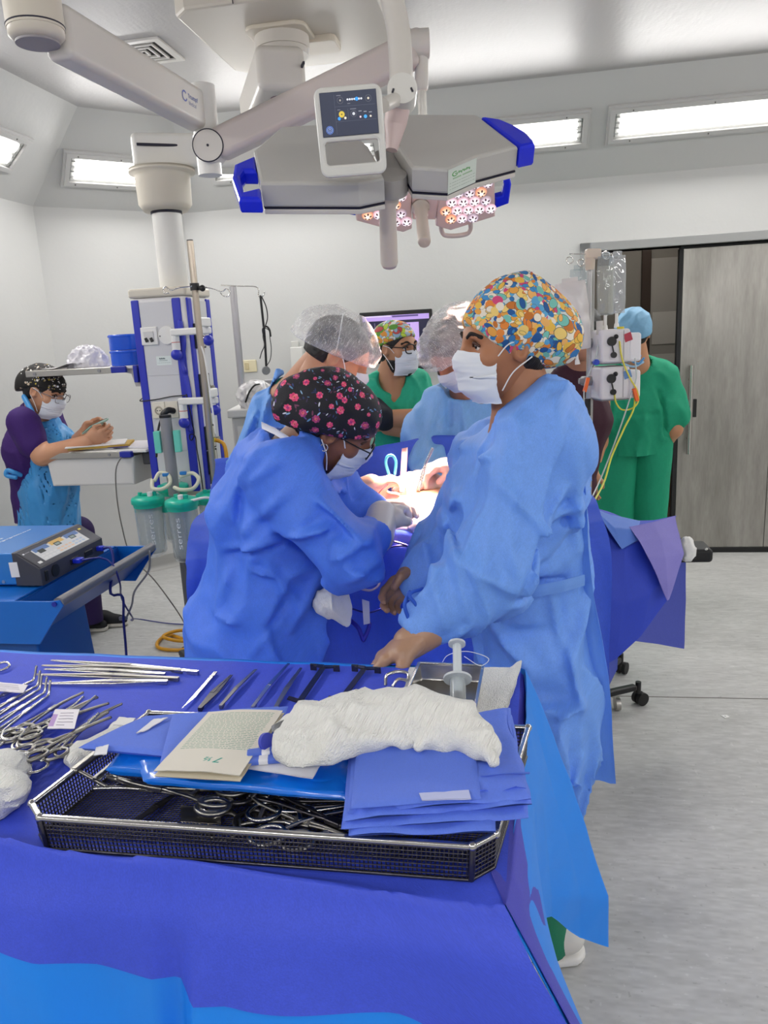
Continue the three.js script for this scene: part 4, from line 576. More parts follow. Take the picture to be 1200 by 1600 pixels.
// ---------- back of the room, left: stand with stethoscope, machine, wall fittings ----------
{
  const b = [-0.741, 1.216, -4.35], t = thing('anaesthesia_machine', 'grey machine cabinet behind the surgeon on the left, grey pole rising from it', 'machine', [b[0] + 0.16, 0, b[2] - 0.1]);
  part(t, 'cabinet', box(0.46, b[1] - 0.12, 0.4, [0, b[1] / 2 + 0.03, 0], [0, 0, 0], 0.015), std(0xb9b8b6, 0.45));
  part(t, 'cabinet_top', box(0.5, 0.045, 0.44, [0, b[1] - 0.01, 0], [0, 0, 0], 0.01), std(0xc9c8c6, 0.4));
  part(t, 'drawer_front', box(0.4, 0.14, 0.01, [0, b[1] - 0.15, 0.203], [0, 0, 0], 0.004), std(0xcdccca, 0.4));
  for (const s of [-1, 1]) part(t, 'castor', cyl(0.045, 0.03, [s * 0.17, 0.045, 0.1], [0, 0, Math.PI / 2], 0.045, 18), blackPlastic);
  part(t, 'monitor_arm', [box(0.06, 0.13, 0.1, [-0.03, b[1] + 0.09, 0.0], [0, 0, 0], 0.01)], greyPlastic);
  const px = [-0.745, 1.5, -4.3]; const top = [-0.726, 1.877, -4.3];
  part(t, 'pole', rod([px[0], b[1], -4.3], [px[0], top[1], -4.3], 0.019, 18), std(0xb5b3b6, 0.35, { metalness: 0.7 }), true);
  part(t, 'hook_bar', tube([[-0.808, 1.888, -4.3], [-0.716, 1.879, -4.3], [-0.617, 1.868, -4.3], [-0.608, 1.854, -4.3], [-0.611, 1.824, -4.3], [-0.598, 1.817, -4.3], [-0.583, 1.826, -4.3], [-0.578, 1.842, -4.3]], 0.0035, { rs: 6, seg: 60 }), chrome, true);
  const wrap = [-0.672, 1.294, -4.3], f = (x, y, z) => { const X = x - wrap[0], Y = y - wrap[1], Z = z - wrap[2]; return (Math.hypot(X / 0.1, Y / 0.08, Z / 0.1) - 1) * 0.08 + 0.03 * Math.abs(noise(X * 22, Y * 22, Z * 22)) - 0.01; };
  single('plastic_wrap', 'crumpled clear plastic wrap on the grey machine below the stethoscope', 'plastic wrap', nets(f, [wrap[0] - 0.14, wrap[1] - 0.075, wrap[2] - 0.14], [wrap[0] + 0.14, wrap[1] + 0.12, wrap[2] + 0.14], 0.007), phys(0xeceaea, 0.12, { transmission: 0.5, thickness: 0 }));
  single('black_cable', 'black cable bowed over the plastic wrap on the machine', 'cable', tube([[-0.715, 1.27, -4.2], [-0.686, 1.325, -4.18], [-0.655, 1.357, -4.18], [-0.634, 1.361, -4.2]], 0.005), blackPlastic);
  const s = thing('stethoscope', 'black stethoscope hanging from the pole hook against the wall', 'stethoscope', [-0.603, 1.407, -4.28]);
  part(s, 'tubing', [...tube([[-0.598, 1.819, -4.28], [-0.596, 1.729, -4.28], [-0.594, 1.629, -4.28], [-0.596, 1.527, -4.28], [-0.599, 1.452, -4.28]], 0.0065, { seg: 40 }), ...tube([[-0.591, 1.816, -4.28], [-0.571, 1.761, -4.27], [-0.569, 1.704, -4.27], [-0.587, 1.655, -4.27], [-0.592, 1.635, -4.27]], 0.003, { seg: 40 })], blackPlastic, true);
  part(s, 'binaural', [...tube([[-0.589, 1.655, -4.26], [-0.566, 1.64, -4.26], [-0.563, 1.593, -4.26], [-0.561, 1.542, -4.26], [-0.572, 1.485, -4.26], [-0.589, 1.459, -4.26]], 0.0025, { rs: 6, seg: 40 }), ...tube([[-0.589, 1.655, -4.26], [-0.6, 1.612, -4.26], [-0.597, 1.561, -4.26], [-0.614, 1.528, -4.26], [-0.627, 1.495, -4.26]], 0.0028, { rs: 6, seg: 40 })], darkGrey, true);
  part(s, 'spring_yoke', tube([[-0.595, 1.612, -4.255], [-0.596, 1.649, -4.255], [-0.577, 1.661, -4.255], [-0.562, 1.644, -4.255], [-0.558, 1.61, -4.255]], 0.005, { seg: 30 }), blackPlastic, true);
  part(s, 'chest_piece', cyl(0.024, 0.01, [-0.6, 1.428, -4.27], [Math.PI / 2, 0.4, 0], 0.022, 28), greyPlastic, true, 'round grey chest piece');
}
function onWall(px, y, v) { return toWorld(px, y, v); }
{
  const [u, y] = [0.38, 1.418], p = toWorld(u, y, 0.006), t = thing('wall_socket', 'cream double socket plate on the back wall beside the stethoscope', 'socket', [p.x, y, p.z], ROOM_TURN);
  part(t, 'plate', box(0.11, 0.085, 0.012, [0, 0, 0], [0, 0, 0], 0.004), std(0xd9cfae, 0.4)); part(t, 'socket_face', box(0.03, 0.05, 0.006, [-0.015, 0, 0.007], [0, 0, 0], 0.003), std(0xc3b58e, 0.5));
  const [u2, y2] = [0.745, 1.455], p2 = toWorld(u2, y2, 0.02), w = thing('wall_box', 'small white box on the back wall behind the white bouffant cap', 'wall box', [p2.x, y2, p2.z], ROOM_TURN);
  part(w, 'box_body', box(0.09, 0.16, 0.04, [0, 0, 0], [0, 0, 0], 0.006), std(0xd9d8d4, 0.45)); part(w, 'box_lid', box(0.05, 0.04, 0.03, [-0.01, 0.1, 0], [0, 0, 0], 0.004), std(0xcfcec9, 0.45));
  // wall monitor
  const [a, top] = [1.229, 1.752], [b] = [1.719, 1.724], [, low] = [1.45, 1.439], cx = (a + b) / 2, q = toWorld(cx, (top + low) / 2 - 0.03, 0.12), W = b - a, Hh = top - low + 0.03;
  const m = thing('monitor', 'flat black monitor on the back wall showing a pale violet document page', 'monitor', [q.x, q.y, q.z], ROOM_TURN);
  part(m, 'bezel', box(W, Hh, 0.035, [0, 0, 0], [0, 0, 0], 0.006), std(0x0b0b0e, 0.35));
  const ui = canvasTex(512, 320, (x, w2, h2) => { x.fillStyle = '#1c1a38'; x.fillRect(0, 0, w2, h2); x.fillStyle = '#b79be0'; x.fillRect(0, 0, w2, 38); x.fillStyle = '#d9c9f2'; x.fillRect(0, 0, 220, 10); x.fillStyle = '#5a4a86'; x.fillRect(230, 4, 200, 12); x.fillStyle = '#c3a6e8'; x.fillRect(170, 58, 262, 262); x.fillStyle = '#6d5a98'; for (let i = 0; i < 14; i++) x.fillRect(186, 74 + i * 17, 60 + (i * 53 % 150), 4); x.fillRect(326, 68, 40, 30); x.fillStyle = '#57506e'; for (let i = 0; i < 3; i++) x.fillRect(32, 56 + i * 52, 34, 36); x.fillRect(90, 52, 8, 200); });
  const sc = new THREE.Mesh(new THREE.PlaneGeometry(W - 0.04, Hh - 0.055), new THREE.MeshStandardMaterial({ map: ui, emissive: 0xffffff, emissiveMap: ui, emissiveIntensity: 0.45, roughness: 0.25 })); sc.name = 'screen'; sc.position.z = 0.0182; m.add(sc);
  part(m, 'wall_mount', box(0.12, 0.12, 0.1, [0, 0, -0.06], [0, 0, 0], 0.01), blackPlastic);
  part(m, 'lower_bar', [box(0.2, 0.03, 0.03, [0.18, -Hh / 2 - 0.012, 0.0], [0, 0, 0], 0.006)], std(0xb5b2b5, 0.4)); part(m, 'handle_bar', box(0.16, 0.02, 0.05, [0.16, -Hh / 2 - 0.036, 0.02], [0, 0, 0], 0.006), blackPlastic);
}

// ---------- infusion stand on the right with pumps and bags ----------
{
  const D = 3.0, top = [0.824, 1.833, -3], b = [top[0] - 0.012, 0, -D], t = thing('infusion_stand', 'right-hand infusion stand, steel pole with a beige head and hooks, before the doorway', 'infusion stand', b);
  part(t, 'pole', [rod([b[0], 0.1, -D], [top[0], top[1] - 0.02, -D], 0.0135, 18)], std(0xbdbcbc, 0.28, { metalness: 0.85 }), true);
  part(t, 'head_block', [box(0.056, 0.036, 0.04, [0.829, 1.835, -3], [0, 0, -0.05], 0.008), rod([0.819, 1.828, -3], [0.819, 1.778, -3], 0.02, 16, 0.017)], std(0xd8c8b6, 0.45), true);
  for (const [x0, y0, dep] of [[890, 400, 3.0], [912, 404, 3.05], [940, 397, 2.96], [959, 397, 3.0]]) part(t, 'hook', [...tube([[0.824, 1.835, -3], mix3([0.824, 1.835, -3], [0.743, 1.839, -3], (924 - x0) / 34 * 0.85), [0.743, 1.839, -3].map((v, i) => i === 0 ? v + (x0 - 890) * 0.0025 : i === 2 ? -dep : v)], 0.0025, { rs: 6, seg: 20 }), move(new THREE.TorusGeometry(0.0125, 0.0022, 6, 20), [[0.743, 1.823, -3][0] + (x0 - 890) * 0.0025, [0.743, 1.823, -3][1] - (y0 - 397) * 0.002, -dep])], chrome, true);
  part(t, 'black_sleeve', cyl(0.017, 0.065, [0.811, 1.268, -3], [0, 0, 0], 0.017, 18), blackPlastic, true);
  for (let k = 0; k < 5; k++) { const a = k * 1.2566; part(t, 'base_leg', [beam([0, 0.1, 0], [0.13 * Math.cos(a + 0.4), 0.065, 0.13 * Math.sin(a + 0.4)], 0.03, 0.025, 0.008), cyl(0.028, 0.02, [0.13 * Math.cos(a + 0.4), 0.029, 0.13 * Math.sin(a + 0.4)], [0, 0, Math.PI / 2], 0.028, 16)], aluminium); }
  for (const y of [536, 592]) part(t, 'pump_clamp', [box(0.05, 0.035, 0.05, [0.814, 1.511, -3].map((v, i) => i === 1 ? v - (y - 536) * 0.00255 : v), [0, 0, 0], 0.008), rod([0.774, 1.513, -2.98].map((v, i) => i === 1 ? v - (y - 536) * 0.00255 : v), [0.84, 1.51, -2.98].map((v, i) => i === 1 ? v - (y - 536) * 0.00255 : v), 0.011, 14)], greyPlastic, true);
  const pump = (y, label) => {
    const p = [0.901, 1.497, -2.97]; p[1] -= (y - 540) * 0.00252; const g = thing('infusion_pump', label, 'infusion pump', [p[0], p[1] - 0.062, p[2]], 0.12, 'infusion pumps on the stand'), up = 0.062;
    part(g, 'case', [box(0.115, 0.122, 0.13, [-0.018, up, 0], [0, 0, 0], 0.01)], std(0xd9d6d8, 0.4)); part(g, 'front_case', box(0.05, 0.105, 0.13, [0.058, up - 0.008, 0], [0, 0, 0], 0.01), std(0xe3e1e3, 0.38));
    part(g, 'socket_cap', [cyl(0.017, 0.012, [-0.036, up + 0.018, 0.068], [Math.PI / 2, 0, 0], 0.017, 20), ball(0.009, [-0.02, up + 0.034, 0.07], 1, 10), ...tube([[-0.034, up, 0.07], [-0.03, up - 0.02, 0.072]], 0.003), cyl(0.011, 0.01, [-0.028, up - 0.032, 0.069], [Math.PI / 2, 0, 0], 0.011, 16)], blackPlastic, false, 'black rubber socket caps');
    part(g, 'rating_label', box(0.03, 0.03, 0.001, [0.028, up + 0.03, 0.066], [0, 0, 0.3], 0), std(y < 560 ? 0xb23a4a : 0x6c93c9, 0.6)); part(g, 'seam', box(0.003, 0.11, 0.002, [0.012, up, 0.0655], [0, 0, 0], 0), std(0xa5a2a5, 0.5)); part(g, 'foot', box(0.11, 0.006, 0.1, [-0.01, up - 0.063, 0], [0, 0, 0], 0.002), greyPlastic);
  };
  pump(540, 'upper white infusion pump on the right-hand stand'); pump(594, 'lower white infusion pump on the right-hand stand');
  single('pole_clip', 'blue round clip on the infusion stand between the two pumps', 'clip', [cyl(0.011, 0.02, [0.816, 1.442, -2.9], [Math.PI / 2, 0, 0], 0.011, 18)], std(0x1f3fae, 0.35)); single('line_clip', 'orange line clamp on the pole of the right-hand stand', 'clamp', box(0.014, 0.055, 0.014, [0.789, 1.359, -2.93], [0, 0, -0.25], 0.003), std(0xf06a28, 0.4)); single('line_clip', 'orange line clamp hanging in front of the lower pump corner', 'clamp', box(0.014, 0.05, 0.014, [0.966, 1.314, -2.9], [0, 0, 0.3], 0.003), std(0xf06a28, 0.4));
  // bags
  const bag = (name, label, px, py0, py1, w, d, mat, fill, dep) => {
    const c = [0.826, 1.828, -3], s = dep / 1202 * 1.0, x = c[0] + (px - 925) * 0.00252 + (py0 - 400) * 0.0, y1 = c[1] - (py0 - 400) * 0.00253, y0 = c[1] - (py1 - 400) * 0.00253, h = y1 - y0, g = thing(name, label, 'infusion bag', [x, y0, -dep], 0.1, 'infusion bags on the right-hand stand');
    const prof = (u, v) => { const e = Math.pow(Math.sin(Math.PI * clamp(v, 0.02, 0.985)), 0.35), f = Math.pow(Math.max(0, Math.sin(Math.PI * u)), 0.6); return [e, f]; };
    const side = (sgn) => sheet((u, v) => { const [e, f] = prof(u, v), nz = 0.006 * noise(u * 4 + sgn, v * 7, px); return [(u - 0.5) * w * (0.86 + 0.14 * e), v * h, sgn * (d * e * f * (1.15 - 0.5 * v) + nz)]; }, 14, 20);
    part(g, 'bag_film', [side(1), side(-1)], mat);
    if (fill) part(g, 'fluid', [1, -1].map((sgn) => sheet((u, v) => { const [e, f] = prof(u, v * fill); return [(u - 0.5) * w * 0.88, 0.008 + v * h * fill, sgn * (d * 0.92 * e * f * (1.15 - 0.5 * v))]; }, 10, 12)), phys(0xeae6dc, 0.1, { transmission: 0.75, thickness: 0 }));
    part(g, 'port', [cyl(0.006, 0.04, [0.0, -0.02, 0], [0, 0, 0], 0.006, 12), cyl(0.01, 0.016, [0, -0.045, 0], [0, 0, 0], 0.008, 12)], whitePlastic);
    part(g, 'hanger_tab', box(w * 0.5, 0.02, 0.003, [0, h + 0.005, 0], [0, 0, 0], 0.001), mat); return g;
  };
  const film = phys(0xf0f4f6, 0.07, { transmission: 0.88, thickness: 0, ior: 1.4 });
  bag('infusion_bag', 'big milky white infusion bag left of the stand pole', 896, 436, 534, 0.125, 0.035, phys(0xe8e3e2, 0.3, { transmission: 0.25, thickness: 0 }), 0, 2.94).rotation.z = 0.1;
  bag('infusion_bag', 'clear infusion bag with printed text just behind the stand pole', 911, 416, 480, 0.07, 0.02, film, 0, 3.06);
  bag('infusion_bag', 'clear infusion bag half full, hanging right of the stand pole', 940, 403, 486, 0.068, 0.024, film, 0.8, 2.95);
  bag('infusion_bag', 'crumpled glossy clear bag, rightmost on the stand before the dark doorway', 963, 401, 484, 0.068, 0.016, phys(0xeef0f2, 0.06, { transmission: 0.75, thickness: 0, ior: 1.7 }), 0, 3.0);
  for (const [x, y, c, l] of [[937, 512, 0xe9e6e0, 'clear drip chamber under the half full bag'], [968, 522, 0xf0e23c, 'yellow drip chamber hanging in front of the upper pump']]) single('drip_chamber', l, 'drip chamber', [cyl(0.012, 0.05, [0.837, 1.566, -2.93].map((v, i) => i === 0 ? v + (x - 937) * 0.00252 : i === 1 ? v - (y - 512) * 0.00252 : v), [0, 0, 0], 0.013, 16)], phys(c, 0.2, { transmission: 0.4, thickness: 0 }), 'drip chambers');
  const lineMat = phys(0xdfe6e4, 0.25, { transmission: 0.4, thickness: 0 });
  single('infusion_line', 'yellow infusion line looping under the pumps and down behind the drape', 'infusion line', tube([[0.903, 1.512, -2.9], [0.913, 1.451, -2.9], [0.943, 1.379, -2.9], [0.973, 1.325, -2.9], [0.976, 1.287, -2.9], [0.955, 1.264, -2.9], [0.916, 1.261, -2.9], [0.892, 1.291, -2.9], [0.887, 1.323, -2.9]], 0.0032, { rs: 6, seg: 70 }), std(0xdfd24a, 0.35));
  single('infusion_line', 'long yellow-green infusion line falling from the lower pump to the drape', 'infusion line', tube([[0.965, 1.339, -2.92], [0.962, 1.271, -2.9], [0.909, 1.195, -2.85], [0.848, 1.098, -2.8], [0.81, 1.025, -2.75], [0.725, 0.974, -2.6]], 0.0034, { rs: 6, seg: 60 }), std(0xd9dc4c, 0.35));
  single('infusion_line', 'thin clear infusion line falling beside the yellow one', 'infusion line', tube([[0.961, 1.448, -2.9], [0.967, 1.378, -2.9], [0.947, 1.307, -2.9], [0.885, 1.172, -2.85], [0.798, 1.038, -2.75], [0.73, 0.997, -2.62]], 0.0028, { rs: 6, seg: 60 }), lineMat);
  single('infusion_line', 'thin clear infusion line from the clear drip chamber down along the pole', 'infusion line', tube([[0.835, 1.548, -2.93], [0.828, 1.49, -2.92], [0.814, 1.444, -2.92], [0.784, 1.362, -2.93], [0.772, 1.269, -2.9]], 0.0026, { rs: 6, seg: 50 }), lineMat);
}

// ---------- people ----------
const skinTone = (c) => phys(c, 0.5, { bumpMap: dataTex(128, 128, (u, v) => 128 + 60 * (n128(u, v) - 0.5), false, 12), bumpScale: 0.0004 });
const weave = dataTex(256, 256, (u, v) => 128 + 70 * (n256(u, v) - 0.5) + 60 * (n128(u, v) - 0.5) + 30 * (n32(u, v) - 0.5), false, 5);
const mottle = dataTex(256, 256, (u, v) => { const b = 244 + (n32(u, v) - 0.5) * 6 + (n256(u, v) - 0.5) * 16; return [b, b, b + 2]; }, true, 3);
const nonwoven = (c, o = {}) => std(c, 0.62, { map: mottle, bumpMap: weave, bumpScale: 0.0007, ...o });
const norm = (a) => { const l = Math.hypot(...a); return a.map((x) => x / l); };
const cross = (a, b) => [a[1] * b[2] - a[2] * b[1], a[2] * b[0] - a[0] * b[2], a[0] * b[1] - a[1] * b[0]];
function bounds(list, pad) { const lo = [9, 9, 9], hi = [-9, -9, -9]; for (const p of list) for (let i = 0; i < 3; i++) { lo[i] = Math.min(lo[i], p[i]); hi[i] = Math.max(hi[i], p[i]); } return [lo.map((x) => x - pad), hi.map((x) => x + pad)]; }
// a head frame: local x to the head's left, y up, z forward; metres
function headFrame(c, f, u, s = 1) { f = norm(f); const x = norm(cross(u, f)), y = cross(f, x); return { c, f, x, y, s, at: (p) => [0, 1, 2].map((i) => c[i] + s * (x[i] * p[0] + y[i] * p[1] + f[i] * p[2])), M: new THREE.Matrix4().makeBasis(V(x), V(y), V(f)).multiply(new THREE.Matrix4().makeScale(s, s, s)).setPosition(V(c)) }; }
const headSdf = (() => {
  const base = blend([ellipsoid([0, 0.03, -0.012], [0.076, 0.085, 0.097]), ellipsoid([0, -0.025, 0.025], [0.062, 0.085, 0.064]), cone([0, -0.066, 0.03], [0, -0.1, 0.06], 0.036, 0.022), cone([0, -0.05, -0.03], [0, -0.09, -0.03], 0.05, 0.05)], 0.035);
  const add = [cone([-0.036, 0.03, 0.073], [0.036, 0.03, 0.073], 0.014, 0.014), cone([0, 0.022, 0.083], [0, -0.022, 0.106], 0.008, 0.012), cone([-0.012, -0.028, 0.093], [0.012, -0.028, 0.093], 0.009, 0.009), cone([-0.018, -0.056, 0.08], [0.018, -0.056, 0.08], 0.009, 0.009), ellipsoid([0.042, -0.02, 0.055], [0.028, 0.026, 0.026]), ellipsoid([-0.042, -0.02, 0.055], [0.028, 0.026, 0.026])];
  const ears = [ellipsoid([0.077, 0, -0.008], [0.011, 0.031, 0.02]), ellipsoid([-0.077, 0, -0.008], [0.011, 0.031, 0.02])], dents = [ellipsoid([0.084, 0.002, -0.005], [0.007, 0.019, 0.011]), ellipsoid([-0.084, 0.002, -0.005], [0.007, 0.019, 0.011])];
  return (x, y, z) => { let d = base(x, y, z); for (const a of add) d = smin(d, a(x, y, z), 0.018); for (const s of [-1, 1]) { const e = 0.0165 - Math.hypot((x - s * 0.032) * 0.85, (y - 0.01) * 1.15, z - 0.09); d = -smin(-d, -e, 0.012) ; d = Math.max(d, e - 1); } for (const a of ears) d = smin(d, a(x, y, z), 0.008); for (const a of dents) d = Math.max(d, -a(x, y, z)); return d; };
})();
const headCache = {};
const headGeo = (h) => headCache[h] || (headCache[h] = nets(headSdf, [-0.1, -0.14, -0.13], [0.1, 0.13, 0.13], h));
const onHead = (H, g) => g.clone().applyMatrix4(H.M);
// hand: wrist, pointing direction, palm direction; thumb = +1 or -1 gives the thumb's side along (pointing x palm)
function handSdf({ w, d, n, thumb = 1, curl = [0.35, 0.4, 0.4, 0.45], s = 1, thumbCurl = 0.3, open = 0.12, grow = 0 }) {
  d = norm(d); n = norm([0, 1, 2].map((i) => n[i] - d[i] * (n[0] * d[0] + n[1] * d[1] + n[2] * d[2]))); const t = cross(d, n).map((x) => x * thumb);
  const at = (a, b, c) => [0, 1, 2].map((i) => w[i] + s * (d[i] * a + t[i] * b + n[i] * c)), pts = [w], fingers = [];
  const palm = blend([cone(at(0.0, 0, 0), at(0.05, 0.004, 0), 0.02 * s + grow, 0.0175 * s + grow, t, 1.6), cone(at(0.045, 0.004, 0.0), at(0.088, 0.004, 0.0), 0.0165 * s + grow, 0.014 * s + grow, t, 2.35), cone(at(0.015, 0.018, 0.006), at(0.05, 0.036, 0.008), 0.017 * s + grow, 0.013 * s + grow)], 0.018 * s);
  [[0.03, 0.076, 0.0092], [0.0105, 0.086, 0.0095], [-0.0095, 0.08, 0.009], [-0.029, 0.062, 0.0082]].forEach(([b, L, r], i) => {
    let a = 0, p = [0.09 - Math.abs(i - 1) * 0.004, b, 0]; const ps = [at(...p)], sp = (b - 0.002) * open * 30 * 0.3;
    for (const f of [0.45, 0.31, 0.24]) { a += curl[i] * (f === 0.45 ? 0.8 : 1.15); p = [p[0] + Math.cos(a) * L * f, p[1] + sp * L * f, p[2] + Math.sin(a) * L * f]; ps.push(at(...p)); }
    pts.push(...ps); fingers.push(blend(chain(ps, [r, r * 0.95, r * 0.88, r * 0.72].map((x) => x * s + grow)), 0.003));
  });
  { const ps = [at(0.03, 0.034, 0.008), at(0.062, 0.054, 0.016 + thumbCurl * 0.03), at(0.09, 0.056 - thumbCurl * 0.03, 0.022 + thumbCurl * 0.06)]; pts.push(...ps); fingers.push(blend(chain(ps, [0.0125 * s + grow, 0.0105 * s + grow, 0.0085 * s + grow]), 0.004)); }
  const f = (x, y, z) => { const p = palm(x, y, z); let m = 9; for (const g of fingers) m = Math.min(m, g(x, y, z)); return smin(p, m, 0.009 * s); };
  f.box = bounds(pts, 0.03 * s + grow); f.at = at; return f;
}
const handGeo = (o, h = 0.0035) => { const f = handSdf(o); return nets(f, f.box[0], f.box[1], h); };
// distance to the nearest of scattered points: flat facets that meet in sharp ridges
const hash3 = (i, j, k) => { let h = Math.imul(i, 374761393) ^ Math.imul(j, 668265263) ^ Math.imul(k, 2147483629 | 0); h = Math.imul(h ^ (h >>> 13), 1274126177); return (h ^ (h >>> 16)) >>> 0; };
function facet(x, y, z) { const I = Math.floor(x), J = Math.floor(y), K = Math.floor(z); let m = 9; for (let k = K - 1; k <= K + 1; k++) for (let j = J - 1; j <= J + 1; j++) for (let i = I - 1; i <= I + 1; i++) { const h = hash3(i, j, k), a = i + (h & 1023) / 1023 - x, b = j + (h >>> 10 & 1023) / 1023 - y, c = k + (h >>> 20 & 1023) / 1023 - z, q = a * a + b * b + c * c; if (q < m) m = q; } return Math.sqrt(m); }
// cloth: a blended body with ridged folds and single creases
function cloth(list, { k = 0.05, amp = 0.012, f = 7, drop = 0.5, fine = 0.35, seed = 0, creases = [], zc = -9, cut, fk = 1 } = {}) {
  const b = typeof list === 'function' ? list : blend(list, k);
  const cr = creases.map(([a, c, w, h]) => ({ a, w, h, bx: c[0] - a[0], by: c[1] - a[1], L: (c[0] - a[0]) ** 2 + (c[1] - a[1]) ** 2 || 1e-9 }));
  return (x, y, z) => {
    let d = b(x, y, z); if (d > 0.09 || d < -0.09) return cut ? Math.max(d, cut(x, y, z)) : d;
    const w = noise(x * 2.1 + seed, y * 2.1, z * 2.1) * 0.9, n1 = noise(x * f + w + seed, y * f * drop + w * 1.3, z * f - w), m = smooth(-0.25, 0.35, noise(x * 2.7 - seed, y * 2.7, z * 2.7 + 4));
    if (Math.abs(d) < 0.06) d -= fk * amp * (1.5 * m + 0.35) * (facet(x * f * 0.95 + w * 0.5, (y * drop + x * 0.25) * f * 0.95 + w, z * f * 0.95 + seed) - 0.45) + fk * amp * fine * (facet(x * f * 2.2 - w, y * f * 2.2 * drop + x * f, z * f * 2.2 + seed + 5) - 0.45);
    d -= amp * 0.55 * (Math.max(0, 1 - Math.abs(n1) * 4) - 0.25) + amp * 0.5 * noise(x * 3.1, y * 2.2 + seed, z * 3.1);
    if (z > zc) for (const c of cr) { const px = x - c.a[0], py = y - c.a[1]; let t = (px * c.bx + py * c.by) / c.L; t = t < 0 ? 0 : t > 1 ? 1 : t; const q = ((px - t * c.bx) ** 2 + (py - t * c.by) ** 2) / (c.w * c.w); if (q < 6) d -= 1.45 * c.h * Math.exp(-q) * (0.35 + 0.65 * Math.sin(Math.PI * clamp(t * 0.9 + 0.05, 0, 1))); }
    return cut ? Math.max(d, cut(x, y, z)) : d;
  };
}
function sphereUV(g, H, off, su, sv) {   // pattern mapped round a cap in the head's own axes
  const p = g.attributes.position, uv = g.attributes.uv, c = V(H.at(off)), X = V(H.x), Y = V(H.y), Z = V(H.f), q = new THREE.Vector3();
  for (let i = 0; i < p.count; i++) { q.fromBufferAttribute(p, i).sub(c); const a = q.dot(Z), b = q.dot(Y), s = q.dot(X), r = q.length() || 1; const m = Math.hypot(a, b) || 1, th = Math.acos(clamp(Math.abs(s) / r, 0, 1)); uv.setXY(i, a / m * th * su * 0.55 + 0.5, b / m * th * sv * 0.55 + 0.5); }
  return g;
}
function maskGeo(H, o = {}) {
  const len = o.len ?? 1, g = sheet((u, v) => {
    const th = (u - 0.5) * 2.5, y = lerp(0.004, -0.118 * len, v), edgeK = Math.abs(u - 0.5) * 2, nose = Math.exp(-(((v - 0.18) / 0.22) ** 2)), rz = 0.082 + 0.018 * nose * (1 - edgeK) + 0.012 * Math.sin(Math.PI * v) - 0.024 * smooth(0.75, 1, v), pleat = 0.0022 * ((v * 5.2) % 1) * (1 - edgeK * 0.6);
    return H.at([Math.sin(th) * (0.072 + 0.003 * Math.sin(Math.PI * v)), y - 0.012 * edgeK * (v < 0.5 ? 1 - v : v - 1) + 0.002 * noise(u * 9, v * 9, 2), 0.018 + Math.cos(th) * rz + pleat + 0.002 * noise(u * 6, v * 14, 5)]);
  }, 36, 40, 0.0015, [1, 1]);
  return g;
}
function loops(H, sides = [-1, 1], back = -0.012) { const g = []; for (const s of sides) g.push(...tube([H.at([s * 0.071, -0.012, 0.042]), H.at([s * 0.081, 0.012, 0.02]), H.at([s * 0.087, 0.02, back])], 0.0016, { rs: 6 }), ...tube([H.at([s * 0.071, -0.088, 0.035]), H.at([s * 0.079, -0.05, 0.012]), H.at([s * 0.086, -0.02, back])], 0.0016, { rs: 6 })); return g; }
function glasses(P0, H, mat, o = {}) {
  const g = new THREE.Group(); g.name = 'glasses'; P0.add(g); const w = o.w ?? 0.026, h = o.h ?? 0.02, z = o.z ?? 0.108, y = o.y ?? 0.004, dx = 0.033;
  for (const s of [-1, 1]) { const pts = []; for (let i = 0; i < 16; i++) { const a = i / 16 * 6.2832, c = Math.cos(a), n = Math.sin(a); pts.push(H.at([s * dx + w * Math.sign(c) * Math.abs(c) ** 0.7, y + h * Math.sign(n) * Math.abs(n) ** 0.7, z - Math.abs(s * dx + w * c) * 0.12])); } part(g, 'rim', tube(pts, o.r ?? 0.002, { closed: true, seg: 48, rs: 6 }), mat, true); part(g, 'lens', sheet((u, v) => H.at([s * dx + (u - 0.5) * 1.8 * w, y + (v - 0.5) * 1.8 * h, z - Math.abs(s * dx + (u - 0.5) * 2 * w) * 0.12]), 3, 3), phys(0xffffff, 0.04, { transmission: 1, thickness: 0 }), true); part(g, 'temple', tube([H.at([s * (dx + w), y + 0.006, z - 0.008]), H.at([s * 0.077, y + 0.008, 0.05]), H.at([s * 0.083, y + 0.01, -0.01])], 0.002, { rs: 6 }), mat, true); }
  part(g, 'bridge', tube([H.at([-dx + w, y + 0.004, z]), H.at([0, y + 0.008, z + 0.003]), H.at([dx - w, y + 0.004, z])], 0.002, { rs: 6 }), mat, true);
}
function eyes(t, H, brow = 0x1d1410) {
  for (const s of [-1, 1]) { const e = part(t, 'eye', ball(0.0122 * H.s, H.at([s * 0.032, 0.01, 0.0695]), 1, 18), std(0xe8e2dc, 0.25), true); part(e, 'iris', ball(0.0066 * H.s, H.at([s * 0.0335, 0.0095, 0.0762]), 1, 14), std(0x1c0f0a, 0.15), true);
    part(t, 'eyelid', [...tube([H.at([s * 0.019, 0.011, 0.0805]), H.at([s * 0.032, 0.0185, 0.0835]), H.at([s * 0.0455, 0.011, 0.076])], 0.0032, { rs: 6 })], std(0x4a2c20, 0.6), true);
    part(t, 'eyebrow', tube([H.at([s * 0.014, 0.03, 0.0905]), H.at([s * 0.031, 0.038, 0.0885]), H.at([s * 0.053, 0.03, 0.0735])], 0.0048, { rs: 6 }), std(brow, 0.8), true); }
}
const hairMat = (c) => std(c, 0.55, { bumpMap: dataTex(128, 128, (u, v) => 255 * n128(u, v * 0.12), false, 6), bumpScale: 0.002 });
